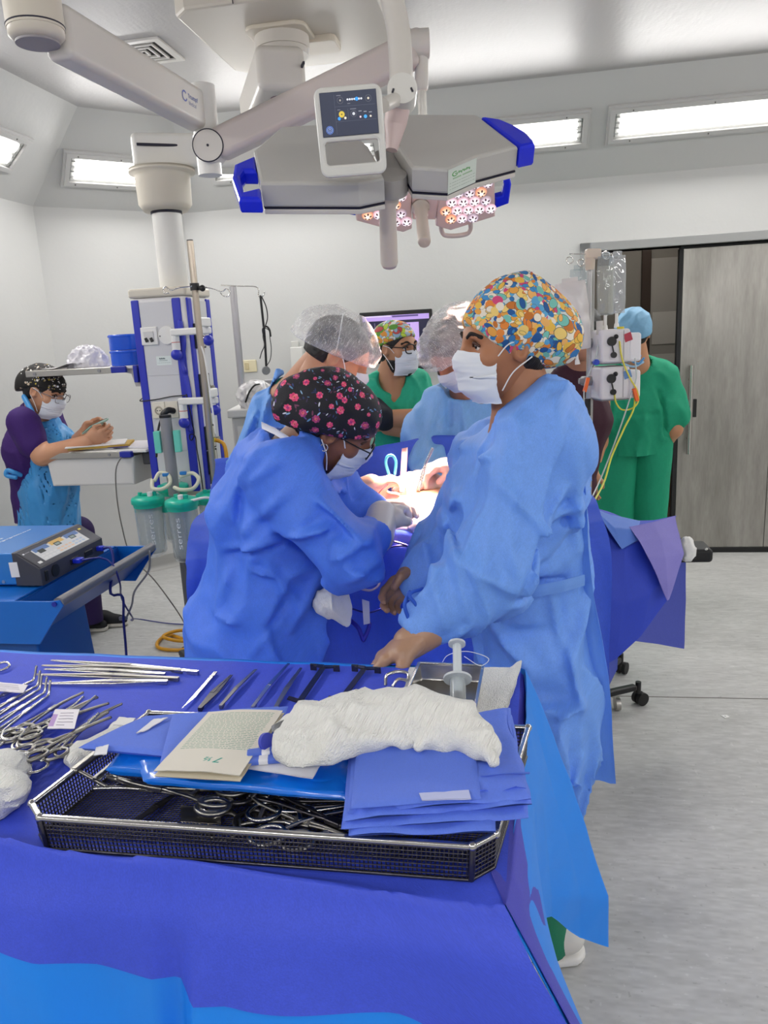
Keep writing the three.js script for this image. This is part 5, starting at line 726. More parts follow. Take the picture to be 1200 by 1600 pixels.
const hairSdf = (cutY = -0.05) => { const a = ellipsoid([0, 0.03, -0.012], [0.0815, 0.0905, 0.1025]), b = ellipsoid([0, -0.02, -0.048], [0.066, 0.062, 0.05]); return (x, y, z) => Math.max(smin(a(x, y, z), b(x, y, z), 0.03) + 0.0015 * noise(x * 90, y * 40, z * 90), cutY - y + 0.02 * z, z - 0.028 - 0.75 * Math.max(0, y - 0.0), y < 0.02 && Math.abs(z + 0.005) < 0.022 && y > -0.035 ? 0.002 - 0 : -1); };
const hairGeo = (H, cutY) => onHead(H, nets(hairSdf(cutY), [-0.11, -0.13, -0.14], [0.11, 0.14, 0.13], 0.0055));
// caps
const floral = canvasTex(1024, 1024, (x) => { const r = rng(21); x.fillStyle = '#14131d'; x.fillRect(0, 0, 1024, 1024);
  const leaf = (X, Y, a, L, c) => { x.save(); x.translate(X, Y); x.rotate(a); x.fillStyle = c; x.beginPath(); x.ellipse(L / 2, 0, L / 2, L / 6, 0, 0, 7); x.fill(); x.restore(); };
  const all = (fn) => { for (const ox of [-1024, 0, 1024]) for (const oy of [-1024, 0, 1024]) { x.save(); x.translate(ox, oy); fn(); x.restore(); } };
  for (let i = 0; i < 210; i++) { const X = r() * 1024, Y = r() * 1024, a = r() * 6.3, L = 22 + r() * 34, c = ['#2c3a78', '#8fb4d8', '#5b3f86', '#d8dbe8', '#7a3f5e', '#1f2f5a', '#5f8fb8', '#3b2a52'][r() * 8 | 0]; all(() => leaf(X, Y, a, L, c)); }
  for (let i = 0; i < 34; i++) { const X = (i % 6) * 171 + r() * 110, Y = (i / 6 | 0) * 171 + r() * 110, s = 24 + r() * 26, a = r() * 6.3, hue = r(); all(() => { x.save(); x.translate(X, Y); x.rotate(a); for (let k = 0; k < 7; k++) { x.fillStyle = hue < 0.75 ? ['#e8497c', '#d93a6e', '#f2708f'][k % 3] : ['#b03a72', '#8c2f6a', '#c24a80'][k % 3]; x.beginPath(); x.ellipse(Math.cos(k * 0.9) * s * 0.5, Math.sin(k * 0.9) * s * 0.5, s * 0.5, s * 0.38, k * 0.9, 0, 7); x.fill(); } x.fillStyle = hue < 0.4 ? '#8a2a86' : '#f08a70'; x.beginPath(); x.arc(0, 0, s * 0.34, 0, 7); x.fill(); x.fillStyle = '#c02f70'; x.beginPath(); x.arc(s * 0.06, 0, s * 0.2, 0, 7); x.fill(); x.restore(); }); }
});
const confetti = (seed, base, cols, n, s0, s1, w = 1024) => canvasTex(w, w, (x) => { const r = rng(seed); x.fillStyle = base; x.fillRect(0, 0, w, w); for (let i = 0; i < n; i++) { const X = r() * w, Y = r() * w, c = cols[r() * cols.length | 0], s = s0 + r() * (s1 - s0), k = r() * 6.3, e = 0.45 + r() * 0.5, line = r() < 0.5; for (const ox of [-w, 0, w]) for (const oy of [-w, 0, w]) { x.save(); x.translate(X + ox, Y + oy); x.rotate(k); x.fillStyle = c; x.beginPath(); x.ellipse(0, 0, s, s * e, 0, 0, 7); x.fill(); if (line) { x.strokeStyle = 'rgba(60,45,40,0.65)'; x.lineWidth = Math.max(1.5, s * 0.09); x.stroke(); } x.restore(); } } });
const brightPrint = confetti(8, '#cfd8d8', ['#e9a548', '#f0c04e', '#2f78b8', '#5ba7d6', '#e88a3a', '#f3d27a', '#d84a7e', '#79c4b8', '#efe6d6', '#c9742c', '#1f5a9c', '#f2b76a', '#3d8fce', '#f4ead8'], 760, 20, 58);
function capGeo(H, lobes, plane, { amp = 0.006, h = 0.006, f = 14, seed = 0, k = 0.05, hem = 0.004 } = {}) {   // lobes and cutting plane in head axes: y > a + b z
  const s = cloth(lobes.map(([c, r]) => ellipsoid(c, r)), { k, amp, f, drop: 0.8, seed });
  const cut = (x, y, z) => (plane[0] + plane[1] * z + (plane[2] || 0) * z * z - y) * 0.85;
  const pts = lobes.flatMap(([c, r]) => [c.map((v, i) => v - r[i]), c.map((v, i) => v + r[i])]), [lo, hi] = bounds(pts, 0.025);
  return onHead(H, nets((x, y, z) => Math.max(s(x, y, z), cut(x, y, z)), lo, hi, h));
}
const bouffantTex = dataTex(512, 512, (u, v) => { const q = Math.abs(n128(u * 0.6, v * 0.12) - 0.5), l = q < 0.02 ? 1 : q < 0.045 ? 0.45 : 0, m = n256(u, v); return [246, 244, 244, clamp(72 + l * 90 + (m - 0.5) * 20 + (n8(u, v) - 0.5) * 40, 0, 255)]; }, true, [1, 1]);
const bouffantMat = new THREE.MeshStandardMaterial({ map: bouffantTex, transparent: true, roughness: 0.6 });
const gloveMat = (c) => phys(c, 0.38, { bumpMap: weave, bumpScale: 0.0004 });
const maskMat = std(0xdfe3ea, 0.7, { bumpMap: weave, bumpScale: 0.0004 }), loopMat = std(0xe8e8e8, 0.6);
const person = (label, at) => thing('person', label, 'person', at);
const row = (p, rx, rz, turn = 0) => [p[1], p[0], p[2], rx, rz, turn];
const shoe = (t, p, dir, mat, sole) => { const d = norm([dir[0], 0, dir[1]]), e = (k, y) => [p[0] + d[0] * k, y, p[2] + d[2] * k]; const f = blend([cone(e(-0.06, 0.06), e(0.06, 0.05), 0.045, 0.042), cone(e(0.06, 0.045), e(0.17, 0.034), 0.042, 0.03)], 0.03), m = part(t, 'shoe', nets((x, y, z) => Math.max(f(x, y, z), 0.022 - y), [p[0] - 0.26, 0, p[2] - 0.26], [p[0] + 0.26, 0.13, p[2] + 0.26], 0.008), mat, true); part(m, 'sole', nets((x, y, z) => Math.max(f(x, 0.045, z) - 0.004, y - 0.024, 0.002 - y), [p[0] - 0.26, -0.01, p[2] - 0.26], [p[0] + 0.26, 0.04, p[2] + 0.26], 0.008), sole, true); };

// --- standing person on the right, nearest the camera ---
{
  const t = person('person in pale blue gown and bright multicoloured cap, standing in profile at the right', [0.34, 0, -1.76]);
  const H = headFrame([0.288, 1.54, -1.76], [-0.96, -0.03, 0.22], [0.06, 1, 0.02], 0.98), skin = skinTone(0xa9714f);
  const neck = nets(blend([cone(H.at([0, -0.03, -0.03]), [0.338, 1.397, -1.77], 0.056, 0.064), cone([0.328, 1.405, -1.77], [0.339, 1.322, -1.78], 0.062, 0.1)], 0.04), [0.15, 1.25, -1.95], [0.5, 1.62, -1.6], 0.007);
  part(t, 'body', [onHead(H, headGeo(0.004)), neck], skin, true); eyes(t, H);
  part(t, 'hair', hairGeo(H, -0.055), hairMat(0x1a1210), true);
  const cap = capGeo(H, [[[0, 0.045, -0.014], [0.09, 0.092, 0.108]], [[0, 0.07, -0.045], [0.082, 0.083, 0.078]], [[0.005, 0.015, -0.115], [0.08, 0.07, 0.072]]], [-0.024, 0.645, 3.33], { amp: 0.006, seed: 3, k: 0.06 });
  part(t, 'patterned_cap', sphereUV(cap, H, [0, 0.05, -0.03], 0.8, 0.8), std(0xffffff, 0.75, { map: brightPrint, bumpMap: weave, bumpScale: 0.001 }), true, 'cotton cap printed with yellow, blue and pink blots');
  part(t, 'face_mask', maskGeo(H, { len: 1.0 }), maskMat, true); part(t, 'mask_loop', loops(H, [1], -0.03), loopMat, true);
  const sh = [[0.349, 1.342, -1.63], [0.235, 1.098, -1.56], [0.055, 0.971, -1.5]], far = [[0.278, 1.278, -1.95], [0.166, 1.03, -1.98], [0.072, 0.975, -1.86]];
  const torso = loft([row([0.346, 0.347, -1.8], 0.135, 0.2), row([0.358, 0.644, -1.8], 0.15, 0.215), row([0.345, 0.921, -1.8], 0.135, 0.18), row([0.325, 1.07, -1.8], 0.145, 0.19), row([0.319, 1.199, -1.79], 0.148, 0.2), row([0.345, 1.307, -1.78], 0.125, 0.185), row([0.364, 1.38, -1.78], 0.085, 0.14), row([0.37, 1.427, -1.78], 0.055, 0.09)]);
  const arm = blend([...chain(sh, [0.086, 0.08, 0.046]), cone([0.384, 1.426, -1.71], sh[0], 0.05, 0.086)], 0.05), arm2 = blend(chain(far, [0.075, 0.065, 0.045]), 0.05), body = (x, y, z) => smin(smin(torso(x, y, z), arm(x, y, z), 0.035), arm2(x, y, z), 0.05);
  const C1 = (a, b, w, h) => [a, b, w, h];
  const g = cloth(body, { amp: 0.034, f: 6.5, drop: 0.6, seed: 1.7, zc: -1.85, creases: [
    C1([0.256, 1.353, -1.6], [0.219, 1.206, -1.58], 0.012, 0.012), C1([0.219, 1.206, -1.58], [0.175, 1.069, -1.55], 0.012, 0.01), C1([0.325, 1.179, -1.6], [0.227, 1.291, -1.6], 0.014, 0.014), C1([0.325, 1.179, -1.6], [0.377, 1.256, -1.62], 0.01, 0.012), C1([0.325, 1.179, -1.6], [0.433, 1.212, -1.66], 0.012, 0.01), C1([0.314, 1.154, -1.6], [0.26, 1.04, -1.58], 0.01, -0.016), C1([0.258, 1.041, -1.58], [0.397, 1.021, -1.66], 0.008, -0.02), C1([0.256, 1.065, -1.55], [0.154, 1.126, -1.53], 0.014, 0.012), C1([0.13, 1.163, -1.55], [0.16, 1.017, -1.52], 0.012, 0.014), C1([0.089, 1.109, -1.6], [0.109, 0.999, -1.52], 0.012, 0.012), C1([0.176, 1.002, -1.52], [0.105, 0.95, -1.5], 0.01, 0.01), C1([0.168, 1.277, -1.62], [0.134, 1.135, -1.6], 0.012, 0.012), C1([0.393, 1.338, -1.64], [0.433, 1.087, -1.66], 0.016, 0.01), C1([0.365, 0.993, -1.66], [0.428, 0.727, -1.63], 0.012, 0.014), C1([0.23, 0.896, -1.63], [0.373, 0.907, -1.62], 0.014, -0.01), C1([0.361, 0.72, -1.62], [0.426, 0.741, -1.62], 0.008, 0.014), C1([0.392, 0.99, -1.64], [0.395, 0.797, -1.62], 0.01, -0.01), C1([0.255, 0.774, -1.62], [0.264, 0.623, -1.6], 0.014, 0.008), C1([0.425, 0.602, -1.62], [0.372, 0.47, -1.62], 0.012, 0.012), C1([0.144, 1.294, -1.65], [0.242, 1.331, -1.65], 0.01, 0.008)],
    cut: (x, y, z) => Math.max(-1, 1.0 - 9) });
  const [lo, hi] = bounds([...sh, ...far, [0.346, 0.347, -1.8], [0.457, 0.495, -1.6], [0.37, 1.427, -1.78]], 0.2);
  const colA = [0.365, 1.476, -1.68], colB = [0.247, 1.392, -1.66], cl = Math.hypot(colB[0] - colA[0], colB[1] - colA[1]), neckAt = [0.294, 1.443, -1.74], neckHole = (x, y, z) => Math.max(Math.hypot(x - neckAt[0], y - neckAt[1], z - neckAt[2]) - 0.17, ((colB[1] - colA[1]) * (x - colA[0]) - (colB[0] - colA[0]) * (y - colA[1])) / cl * -1), cuffN = norm([0, 1, 2].map((i) => sh[2][i] - sh[1][i]));
  const gown = nets((x, y, z) => Math.max(g(x, y, z), -neckHole(x, y, z), (x - sh[2][0]) * cuffN[0] + (y - sh[2][1]) * cuffN[1] + (z - sh[2][2]) * cuffN[2] - 0.012 + (Math.hypot(x - sh[2][0], y - sh[2][1], z - sh[2][2]) > 0.14 ? -1 : 0)), [lo[0], 0.36, lo[2]], [hi[0], 1.6, hi[2]], 0.0072);
  const gownBlue = nonwoven(0x74a8fa);
  part(t, 'gown', gown, gownBlue, true, 'pale blue surgical gown');
  const strap = (pts, w) => sheet((u, v) => { const f = u * (pts.length - 1), i = Math.min(pts.length - 2, f | 0), p = mix3(pts[i], pts[i + 1], f - i); return [p[0], p[1] + (v - 0.5) * w, p[2] + 0.003 * Math.sin(v * 3)]; }, pts.length * 5, 3, 0.002);
  part(t, 'waist_tie', strap([[0.217, 0.998, -1.62], [0.27, 1.013, -1.6], [0.333, 1.021, -1.595], [0.385, 1.023, -1.61], [0.444, 1.017, -1.66]], 0.026), gownBlue, true);
  part(t, 'back_flap', sheet((u, v) => { const a = mix3([0.411, 1.43, -1.68], [0.514, 0.466, -1.72], v), w = 0.016 + 0.045 * v; return [a[0] + (u - 0.5) * w + 0.006 * Math.sin(v * 11) - 0.035 * Math.sin(Math.PI * Math.min(1, v * 1.3)) * 0 , a[1] + 0.01 * noise(u * 2, v * 5, 1), a[2] + 0.03 * (u - 0.5) + 0.008 * noise(u * 3, v * 9, 4)]; }, 5, 60, 0.002), gownBlue, true);
  part(t, 'neck_tie', [box(0.024, 0.01, 0.02, [0.397, 1.452, -1.68], [0.2, 0.4, -0.5], 0.003), box(0.016, 0.009, 0.014, [0.407, 1.442, -1.665], [0, 0.2, -0.6], 0.003)], std(0xe2e2e4, 0.7), true, 'white hook fastener at the neck');
  part(t, 'sleeve_tie', [...tube([[0.044, 1.059, -1.52], [0.032, 1.038, -1.5], [0.04, 0.996, -1.5], [0.03, 0.972, -1.49]], 0.004), ...tube([[0.071, 1.061, -1.53], [0.043, 1.059, -1.5], [0.058, 1.03, -1.5], [0.05, 0.985, -1.49]], 0.004)], nonwoven(0x2c62d8), true);
  part(t, 'glove', [handGeo({ w: [0.059, 0.967, -1.5], d: [-0.75, -0.35, 0.15], n: [0.15, -1, 0.2], thumb: 1, curl: [0.35, 0.4, 0.45, 0.5], s: 0.98, grow: 0.002 }, 0.004), nets(cone([0.082, 0.977, -1.505], [0.038, 0.956, -1.495], 0.037, 0.035), [0.038, 0.956, -1.495].map((v) => v - 0.1), [0.082, 0.977, -1.505].map((v) => v + 0.09), 0.005)], gloveMat(0xb08a70), true);
  part(t, 'glove', handGeo({ w: [0.102, 0.994, -1.86], d: [-0.85, -0.42, 0.1], n: [-0.15, -0.5, 0.85], thumb: 1, curl: [0.5, 0.55, 0.6, 0.6], s: 1, grow: 0.001 }, 0.004), gloveMat(0xa27a5e), true);
  part(t, 'trousers', [nets(cloth(chain([[0.31, 0.75, -1.76], [0.325, 0.45, -1.73], [0.345, 0.05, -1.68]], [0.05, 0.06, 0.07]), { amp: 0.008, f: 9, drop: 0.3 }), [0.15, 0.03, -1.9], [0.5, 0.8, -1.55], 0.01), nets(cloth(chain([[0.36, 0.75, -1.88], [0.37, 0.45, -1.88], [0.38, 0.05, -1.88]], [0.09, 0.075, 0.07]), { amp: 0.008, f: 9, drop: 0.3 }), [0.22, 0.03, -2.05], [0.55, 0.8, -1.74], 0.01)], nonwoven(0x0c7a58), true);
  for (const [x, z] of [[0.35, -1.67], [0.27, -1.87]]) shoe(t, [x, 0, z], [-1, 0.1], std(0xd9d7d2, 0.6), std(0xe8e6e2, 0.6));
}

// --- bending person in the middle, floral cap ---
{
  const t = person('person in royal blue gown and black floral cap, bending over the operating table', [-0.28, 0, -2.0]);
  const H = headFrame([-0.113, 1.366, -1.95], [0.8, -0.58, -0.14], [0.5, 0.82, 0.22], 1.0), skin = skinTone(0x8a5a40);
  const neck = nets(blend([cone(H.at([0, -0.03, -0.03]), [-0.232, 1.289, -1.98], 0.058, 0.068)], 0.04), [-0.35, 1.1, -2.15], [0.0, 1.5, -1.8], 0.007);
  part(t, 'body', [onHead(H, headGeo(0.004)), neck], skin, true); eyes(t, H);
  part(t, 'hair', hairGeo(H, -0.055), hairMat(0x14100f), true);
  const cap = capGeo(H, [[[0, 0.035, -0.012], [0.094, 0.1, 0.112]], [[0.0, 0.02, -0.07], [0.09, 0.085, 0.08]], [[0, -0.01, -0.12], [0.05, 0.05, 0.046]]], [0.004, 0.42, -0.6], { amp: 0.006, seed: 5, f: 12 });
  part(t, 'floral_cap', sphereUV(cap, H, [0, 0.04, -0.03], 0.82, 0.82), std(0xffffff, 0.7, { map: floral, bumpMap: weave, bumpScale: 0.001 }), true, 'black cap printed with pink roses and small leaves');
  part(t, 'face_mask', maskGeo(H), maskMat, true); part(t, 'mask_loop', loops(H, [-1], -0.02), loopMat, true);
  glasses(t, H, std(0x17130f, 0.3), { z: 0.112, y: 0.0 });
  part(t, 'earring', move(new THREE.TorusGeometry(0.009, 0.0016, 8, 20), H.at([-0.083, -0.035, -0.004])), std(0xd9d2c4, 0.2, { metalness: 0.9 }), true);
  const arm = [[-0.236, 1.248, -1.84], [-0.089, 1.066, -1.77], [-0.023, 1.085, -1.93]], far = [[-0.172, 1.223, -2.12], [-0.107, 1.024, -2.2], [-0.046, 1.081, -2.14]];
  const torso = [cone([-0.237, 1.29, -1.98], [-0.289, 1.138, -2], 0.1, 0.148, [0.2, 0, 1], 1.15), cone([-0.289, 1.138, -2], [-0.317, 0.946, -2.02], 0.142, 0.15), cone([-0.317, 0.946, -2.02], [-0.385, 0.771, -2.02], 0.15, 0.17), cone([-0.385, 0.771, -2.02], [-0.456, 0.431, -2], 0.17, 0.185), cone([-0.456, 0.431, -2], [-0.4, 0.3, -2.0], 0.185, 0.18), cone([-0.339, 1.253, -2], [-0.364, 1.16, -2], 0.06, 0.06)];
  const C1 = (a, b, w, h) => [a, b, w, h], a1 = blend(chain(arm, [0.092, 0.073, 0.046]), 0.05), a2 = blend(chain(far, [0.08, 0.07, 0.045]), 0.05), tb = blend(torso, 0.07);
  const g = cloth((x, y, z) => smin(smin(tb(x, y, z), a1(x, y, z), 0.03), a2(x, y, z), 0.05), { amp: 0.032, f: 6, drop: 0.8, seed: 9.1, zc: -2.05, creases: [
    C1([-0.254, 1.126, -1.8], [-0.123, 1.16, -1.78], 0.01, 0.014), C1([-0.255, 1.122, -1.8], [-0.161, 1.024, -1.75], 0.01, -0.022), C1([-0.405, 1.07, -1.9], [-0.241, 1.113, -1.85], 0.012, 0.014), C1([-0.407, 1.056, -1.9], [-0.259, 1.089, -1.85], 0.008, -0.014), C1([-0.224, 1.323, -1.88], [-0.316, 1.26, -1.86], 0.014, 0.01), C1([-0.197, 1.263, -1.85], [-0.353, 1.124, -1.86], 0.013, 0.01), C1([-0.15, 1.223, -1.8], [-0.041, 1.115, -1.78], 0.01, 0.014), C1([-0.063, 1.113, -1.72], [-0.124, 1.086, -1.72], 0.01, 0.012), C1([-0.024, 1.065, -1.72], [-0.098, 1.03, -1.72], 0.012, 0.012), C1([-0.398, 1.021, -1.88], [-0.454, 0.911, -1.86], 0.016, 0.014), C1([-0.296, 1.038, -1.86], [-0.226, 0.898, -1.86], 0.012, 0.012), C1([-0.338, 1.024, -1.86], [-0.283, 1.004, -1.86], 0.008, 0.012), C1([-0.447, 0.902, -1.86], [-0.389, 0.89, -1.85], 0.008, 0.012), C1([-0.172, 0.991, -1.88], [-0.255, 0.847, -1.86], 0.012, 0.016), C1([-0.312, 0.859, -1.86], [-0.356, 0.804, -1.85], 0.01, 0.01), C1([-0.256, 0.934, -1.86], [-0.329, 0.851, -1.86], 0.01, -0.012), C1([-0.351, 1.222, -1.86], [-0.365, 1.125, -1.86], 0.012, -0.01), C1([-0.291, 1.34, -1.9], [-0.359, 1.301, -1.92], 0.012, 0.01)] });
  const hole = ellipsoid([-0.217, 1.327, -1.97], [0.085, 0.075, 0.085]);
  const gown = nets((x, y, z) => Math.max(g(x, y, z), -hole(x, y, z), 0.32 - y), [-0.66, 0.3, -2.4], [0.16, 1.46, -1.6], 0.0075);
  part(t, 'gown', gown, nonwoven(0x5084f4), true, 'royal blue surgical gown');
  part(t, 'neck_band', sheet((u, v) => { const a = [[-0.291, 1.377, -1.94], [-0.254, 1.364, -1.9], [-0.216, 1.344, -1.865], [-0.179, 1.314, -1.86], [-0.147, 1.278, -1.88]], f = u * 4, i = Math.min(3, f | 0), p = mix3(a[i], a[i + 1], f - i); return [p[0] - 0.002, p[1] + (v - 0.5) * 0.016, p[2] + 0.004]; }, 20, 2, 0.003), std(0xe6e6ea, 0.7), true, 'white neck binding');
  part(t, 'glove', [handGeo({ w: [-0.019, 1.089, -1.98], d: [0.35, 0.25, -0.8], n: [0.2, -0.9, -0.2], thumb: -1, curl: [0.6, 0.6, 0.6, 0.6], s: 1.02, grow: 0.002 }, 0.004), nets(cone([-0.023, 1.074, -1.93], [-0.006, 1.107, -2.02], 0.046, 0.042), [-0.025, 1.03, -2.1].map((v, i) => v - (i === 1 ? 0.1 : 0.1)), [-0.005, 1.128, -1.93].map((v) => v + 0.1), 0.005)], gloveMat(0xd3cdc8), true);
  part(t, 'glove', handGeo({ w: [-0.056, 1.078, -2.14], d: [0.9, 0.3, -0.2], n: [0.2, -0.9, 0.3], thumb: 1, curl: [0.5, 0.5, 0.5, 0.5], s: 1.0, grow: 0.002 }, 0.004), gloveMat(0xd8c4b8), true);
  part(t, 'trousers', [[-0.36, -1.95], [-0.3, -2.1]].map(([x, z]) => nets(cone([x, 0.5, z], [x, 0.05, z], 0.08, 0.07), [x - 0.12, 0.03, z - 0.12], [x + 0.12, 0.55, z + 0.12], 0.012)), nonwoven(0x0c7a58), true);
  for (const [x, z] of [[-0.34, -1.95], [-0.28, -2.1]]) shoe(t, [x, 0, z], [1, -0.1], std(0xd9d7d2, 0.6), std(0xe8e6e2, 0.6));
}

// --- far people ---
const simpleBody = (H, parts) => [onHead(H, headGeo(0.006)), ...parts];
{ // surgeon with the white bouffant cap, left of the patient
  const t = person('person in pale blue gown and white bouffant cap, head bent, behind the floral cap', [-0.44, 0, -2.9]);
  const H = headFrame([-0.127, 1.523, -2.6], [0.8, -0.55, -0.06], [0.55, 0.82, 0.1], 1.06), skin = skinTone(0xc08a6a);
  const neck = nets(blend([cone(H.at([0, -0.03, -0.03]), [-0.315, 1.37, -2.82], 0.06, 0.075), cone([-0.322, 1.363, -2.82], [-0.344, 1.24, -2.84], 0.07, 0.1)], 0.04), [-0.55, 1.15, -3.0], [0.1, 1.65, -2.4], 0.008);
  part(t, 'body', simpleBody(H, [neck]), skin, true);
  part(t, 'hair', hairGeo(H, -0.032), hairMat(0x14110f), true);
  const cap = capGeo(H, [[[0, 0.045, -0.005], [0.1, 0.09, 0.122]], [[0, 0.025, -0.065], [0.1, 0.088, 0.1]]], [0.012, 0.14], { amp: 0.012, f: 16, seed: 2, h: 0.0055 });
  part(t, 'bouffant_cap', sphereUV(cap, H, [0, 0.04, 0], 0.9, 0.9), bouffantMat, true, 'see-through white bouffant cap');
  part(t, 'mask_loop', [...tube([H.at([-0.083, 0.02, -0.012]), H.at([-0.095, 0.075, -0.03]), H.at([-0.07, 0.125, -0.05])], 0.0016, { rs: 6 }), ...tube([H.at([-0.085, 0.03, 0.0]), H.at([-0.082, 0.0, 0.03]), H.at([-0.072, -0.02, 0.045])], 0.0016, { rs: 6 })], loopMat, true); part(t, 'face_mask', maskGeo(H), maskMat, true);
  const sl = [[-0.255, 1.233, -2.68], [-0.182, 1.094, -2.5], [-0.098, 1.115, -2.3]];
  const g = cloth([cone([-0.324, 1.297, -2.85], [-0.384, 1.042, -2.88], 0.12, 0.19, [0, 0, 1], 1.1), cone([-0.384, 1.042, -2.88], [-0.46, 0.4, -2.92], 0.19, 0.2, [0, 0, 1], 1.15), cone([-0.349, 1.464, -2.8], [-0.389, 1.316, -2.82], 0.012, 0.06), cone([-0.424, 1.343, -2.8], [-0.487, 1.159, -2.8], 0.05, 0.08), cone([-0.208, 1.32, -2.92], [-0.18, 1.197, -2.92], 0.08, 0.1), ...chain(sl, [0.09, 0.075, 0.05])], { amp: 0.024, f: 7, drop: 0.5, seed: 4.4, zc: -3.0, creases: [[[-0.352, 1.456, -2.75], [-0.446, 1.221, -2.68], 0.012, 0.016], [[-0.385, 1.39, -2.75], [-0.413, 1.219, -2.68], 0.012, 0.014], [[-0.423, 1.354, -2.68], [-0.491, 1.224, -2.68], 0.012, 0.014]] });
  const hole = ellipsoid([-0.294, 1.4, -2.8], [0.09, 0.07, 0.11]);
  part(t, 'gown', nets((x, y, z) => Math.max(g(x, y, z), -hole(x, y, z), 0.36 - y), [-0.85, 0.35, -3.2], [0.05, 1.6, -2.2], 0.0105), nonwoven(0x6da5ee), true, 'pale blue gown');
  part(t, 'undershirt', nets(blend([cone([-0.33, 1.416, -2.8], [-0.299, 1.336, -2.8], 0.04, 0.078)], 0.02), [-0.55, 1.2, -2.95], [-0.15, 1.55, -2.6], 0.009), nonwoven(0x136b4f), true, 'green scrub collar');
  part(t, 'glove', [handGeo({ w: [-0.063, 1.121, -2.3], d: [0.9, 0.28, -0.1], n: [0.35, -0.85, 0.35], thumb: 1, curl: [0.5, 0.55, 0.6, 0.65], s: 1.06, grow: 0.002 }, 0.004), nets(cone([-0.105, 1.109, -2.3], [-0.035, 1.135, -2.3], 0.041, 0.038), [-0.112, 1.037, -2.4], [-0.021, 1.211, -2.2].map((v, i) => v + (i === 0 ? 0.06 : i === 1 ? 0.03 : 0.02)), 0.005)], gloveMat(0xcfa488), true);
  part(t, 'trousers', [[-0.54, -2.9], [-0.4, -2.92]].map(([x, z]) => nets(cone([x, 0.55, z], [x, 0.05, z], 0.08, 0.07), [x - 0.12, 0.03, z - 0.12], [x + 0.12, 0.6, z + 0.12], 0.014)), nonwoven(0x0c7a58), true);
  for (const [x, z] of [[-0.5, -2.88], [-0.36, -2.92]]) shoe(t, [x, 0, z], [1, 0], std(0xd9d7d2, 0.6), std(0xe8e6e2, 0.6));
}
{ // second surgeon, pink-lit bouffant, behind the drape
  const t = person('person in pale blue gown and lit pinkish bouffant cap, leaning in from the right', [0.33, 0, -3.0]);
  const H = headFrame([0.301, 1.51, -2.85], [-0.62, -0.72, 0.3], [-0.55, 0.72, 0.35], 1.06), skin = skinTone(0xb87a5e);
  const neck = nets(blend([cone(H.at([0, -0.03, -0.03]), [0.353, 1.36, -2.95], 0.06, 0.08)], 0.04), [0.1, 1.2, -3.15], [0.55, 1.65, -2.7], 0.009);
  part(t, 'body', simpleBody(H, [neck]), skin, true); part(t, 'hair', hairGeo(H, -0.03), hairMat(0x2a1a12), true);
  const cap = capGeo(H, [[[0, 0.045, 0.0], [0.102, 0.092, 0.12]], [[0, 0.035, -0.06], [0.1, 0.085, 0.1]]], [0.024, 0.05], { amp: 0.012, f: 16, seed: 6, h: 0.006 });
  part(t, 'bouffant_cap', sphereUV(cap, H, [0, 0.04, 0], 0.9, 0.9), bouffantMat, true, 'see-through bouffant cap'); part(t, 'face_mask', maskGeo(H), maskMat, true); part(t, 'mask_loop', loops(H), loopMat, true);
  const g = cloth([cone([0.36, 1.34, -2.95], [0.319, 1.187, -2.98], 0.08, 0.17, [1, 0, 0.2], 1.25), cone([0.319, 1.187, -2.98], [0.312, 0.876, -3], 0.17, 0.17, [1, 0, 0.2], 1.2), cone([0.312, 0.876, -3], [0.33, 0.4, -3.0], 0.17, 0.18), ...chain([[0.238, 1.326, -2.9], [0.176, 1.187, -2.85], [0.181, 1.065, -2.6]], [0.07, 0.075, 0.055])], { amp: 0.024, f: 8, drop: 0.5, seed: 8.8, zc: -3.1, creases: [[[0.231, 1.376, -2.8], [0.166, 1.194, -2.8], 0.014, 0.016], [[0.266, 1.375, -2.8], [0.248, 1.19, -2.8], 0.014, -0.016], [[0.311, 1.349, -2.8], [0.318, 1.186, -2.8], 0.014, 0.016]] });
  const hole = ellipsoid([0.317, 1.389, -2.9], [0.09, 0.06, 0.1]);
  part(t, 'gown', nets((x, y, z) => Math.max(g(x, y, z), -hole(x, y, z), 0.36 - y), [0.0, 0.35, -3.25], [0.68, 1.55, -2.5], 0.011), nonwoven(0x7db2ea), true, 'pale blue gown');
  part(t, 'glove', handGeo({ w: [0.179, 1.102, -2.5], d: [-0.75, 0.15, 0.5], n: [-0.4, -0.8, -0.2], thumb: -1, curl: [0.55, 0.6, 0.65, 0.7], s: 1.05, grow: 0.002 }, 0.005), gloveMat(0xe0beb0), true);
  part(t, 'glove', handGeo({ w: [0.244, 1.163, -2.5], d: [-0.8, -0.1, 0.3], n: [-0.2, -0.9, 0.1], thumb: 1, curl: [0.5, 0.5, 0.55, 0.6], s: 1.0, grow: 0.002 }, 0.005), gloveMat(0xe0beb0), true);
  for (const x of [0.26, 0.42]) { part(t, 'trousers', nets(cone([x, 0.55, -3.0], [x, 0.05, -3.0], 0.08, 0.07), [x - 0.12, 0.03, -3.12], [x + 0.12, 0.6, -2.88], 0.014), nonwoven(0x0c7a58), true); shoe(t, [x, 0, -2.98], [-0.3, 1], std(0xd9d7d2, 0.6), std(0xe8e6e2, 0.6)); }
}
const scrubs = (c) => nonwoven(c, { roughness: 0.8 });
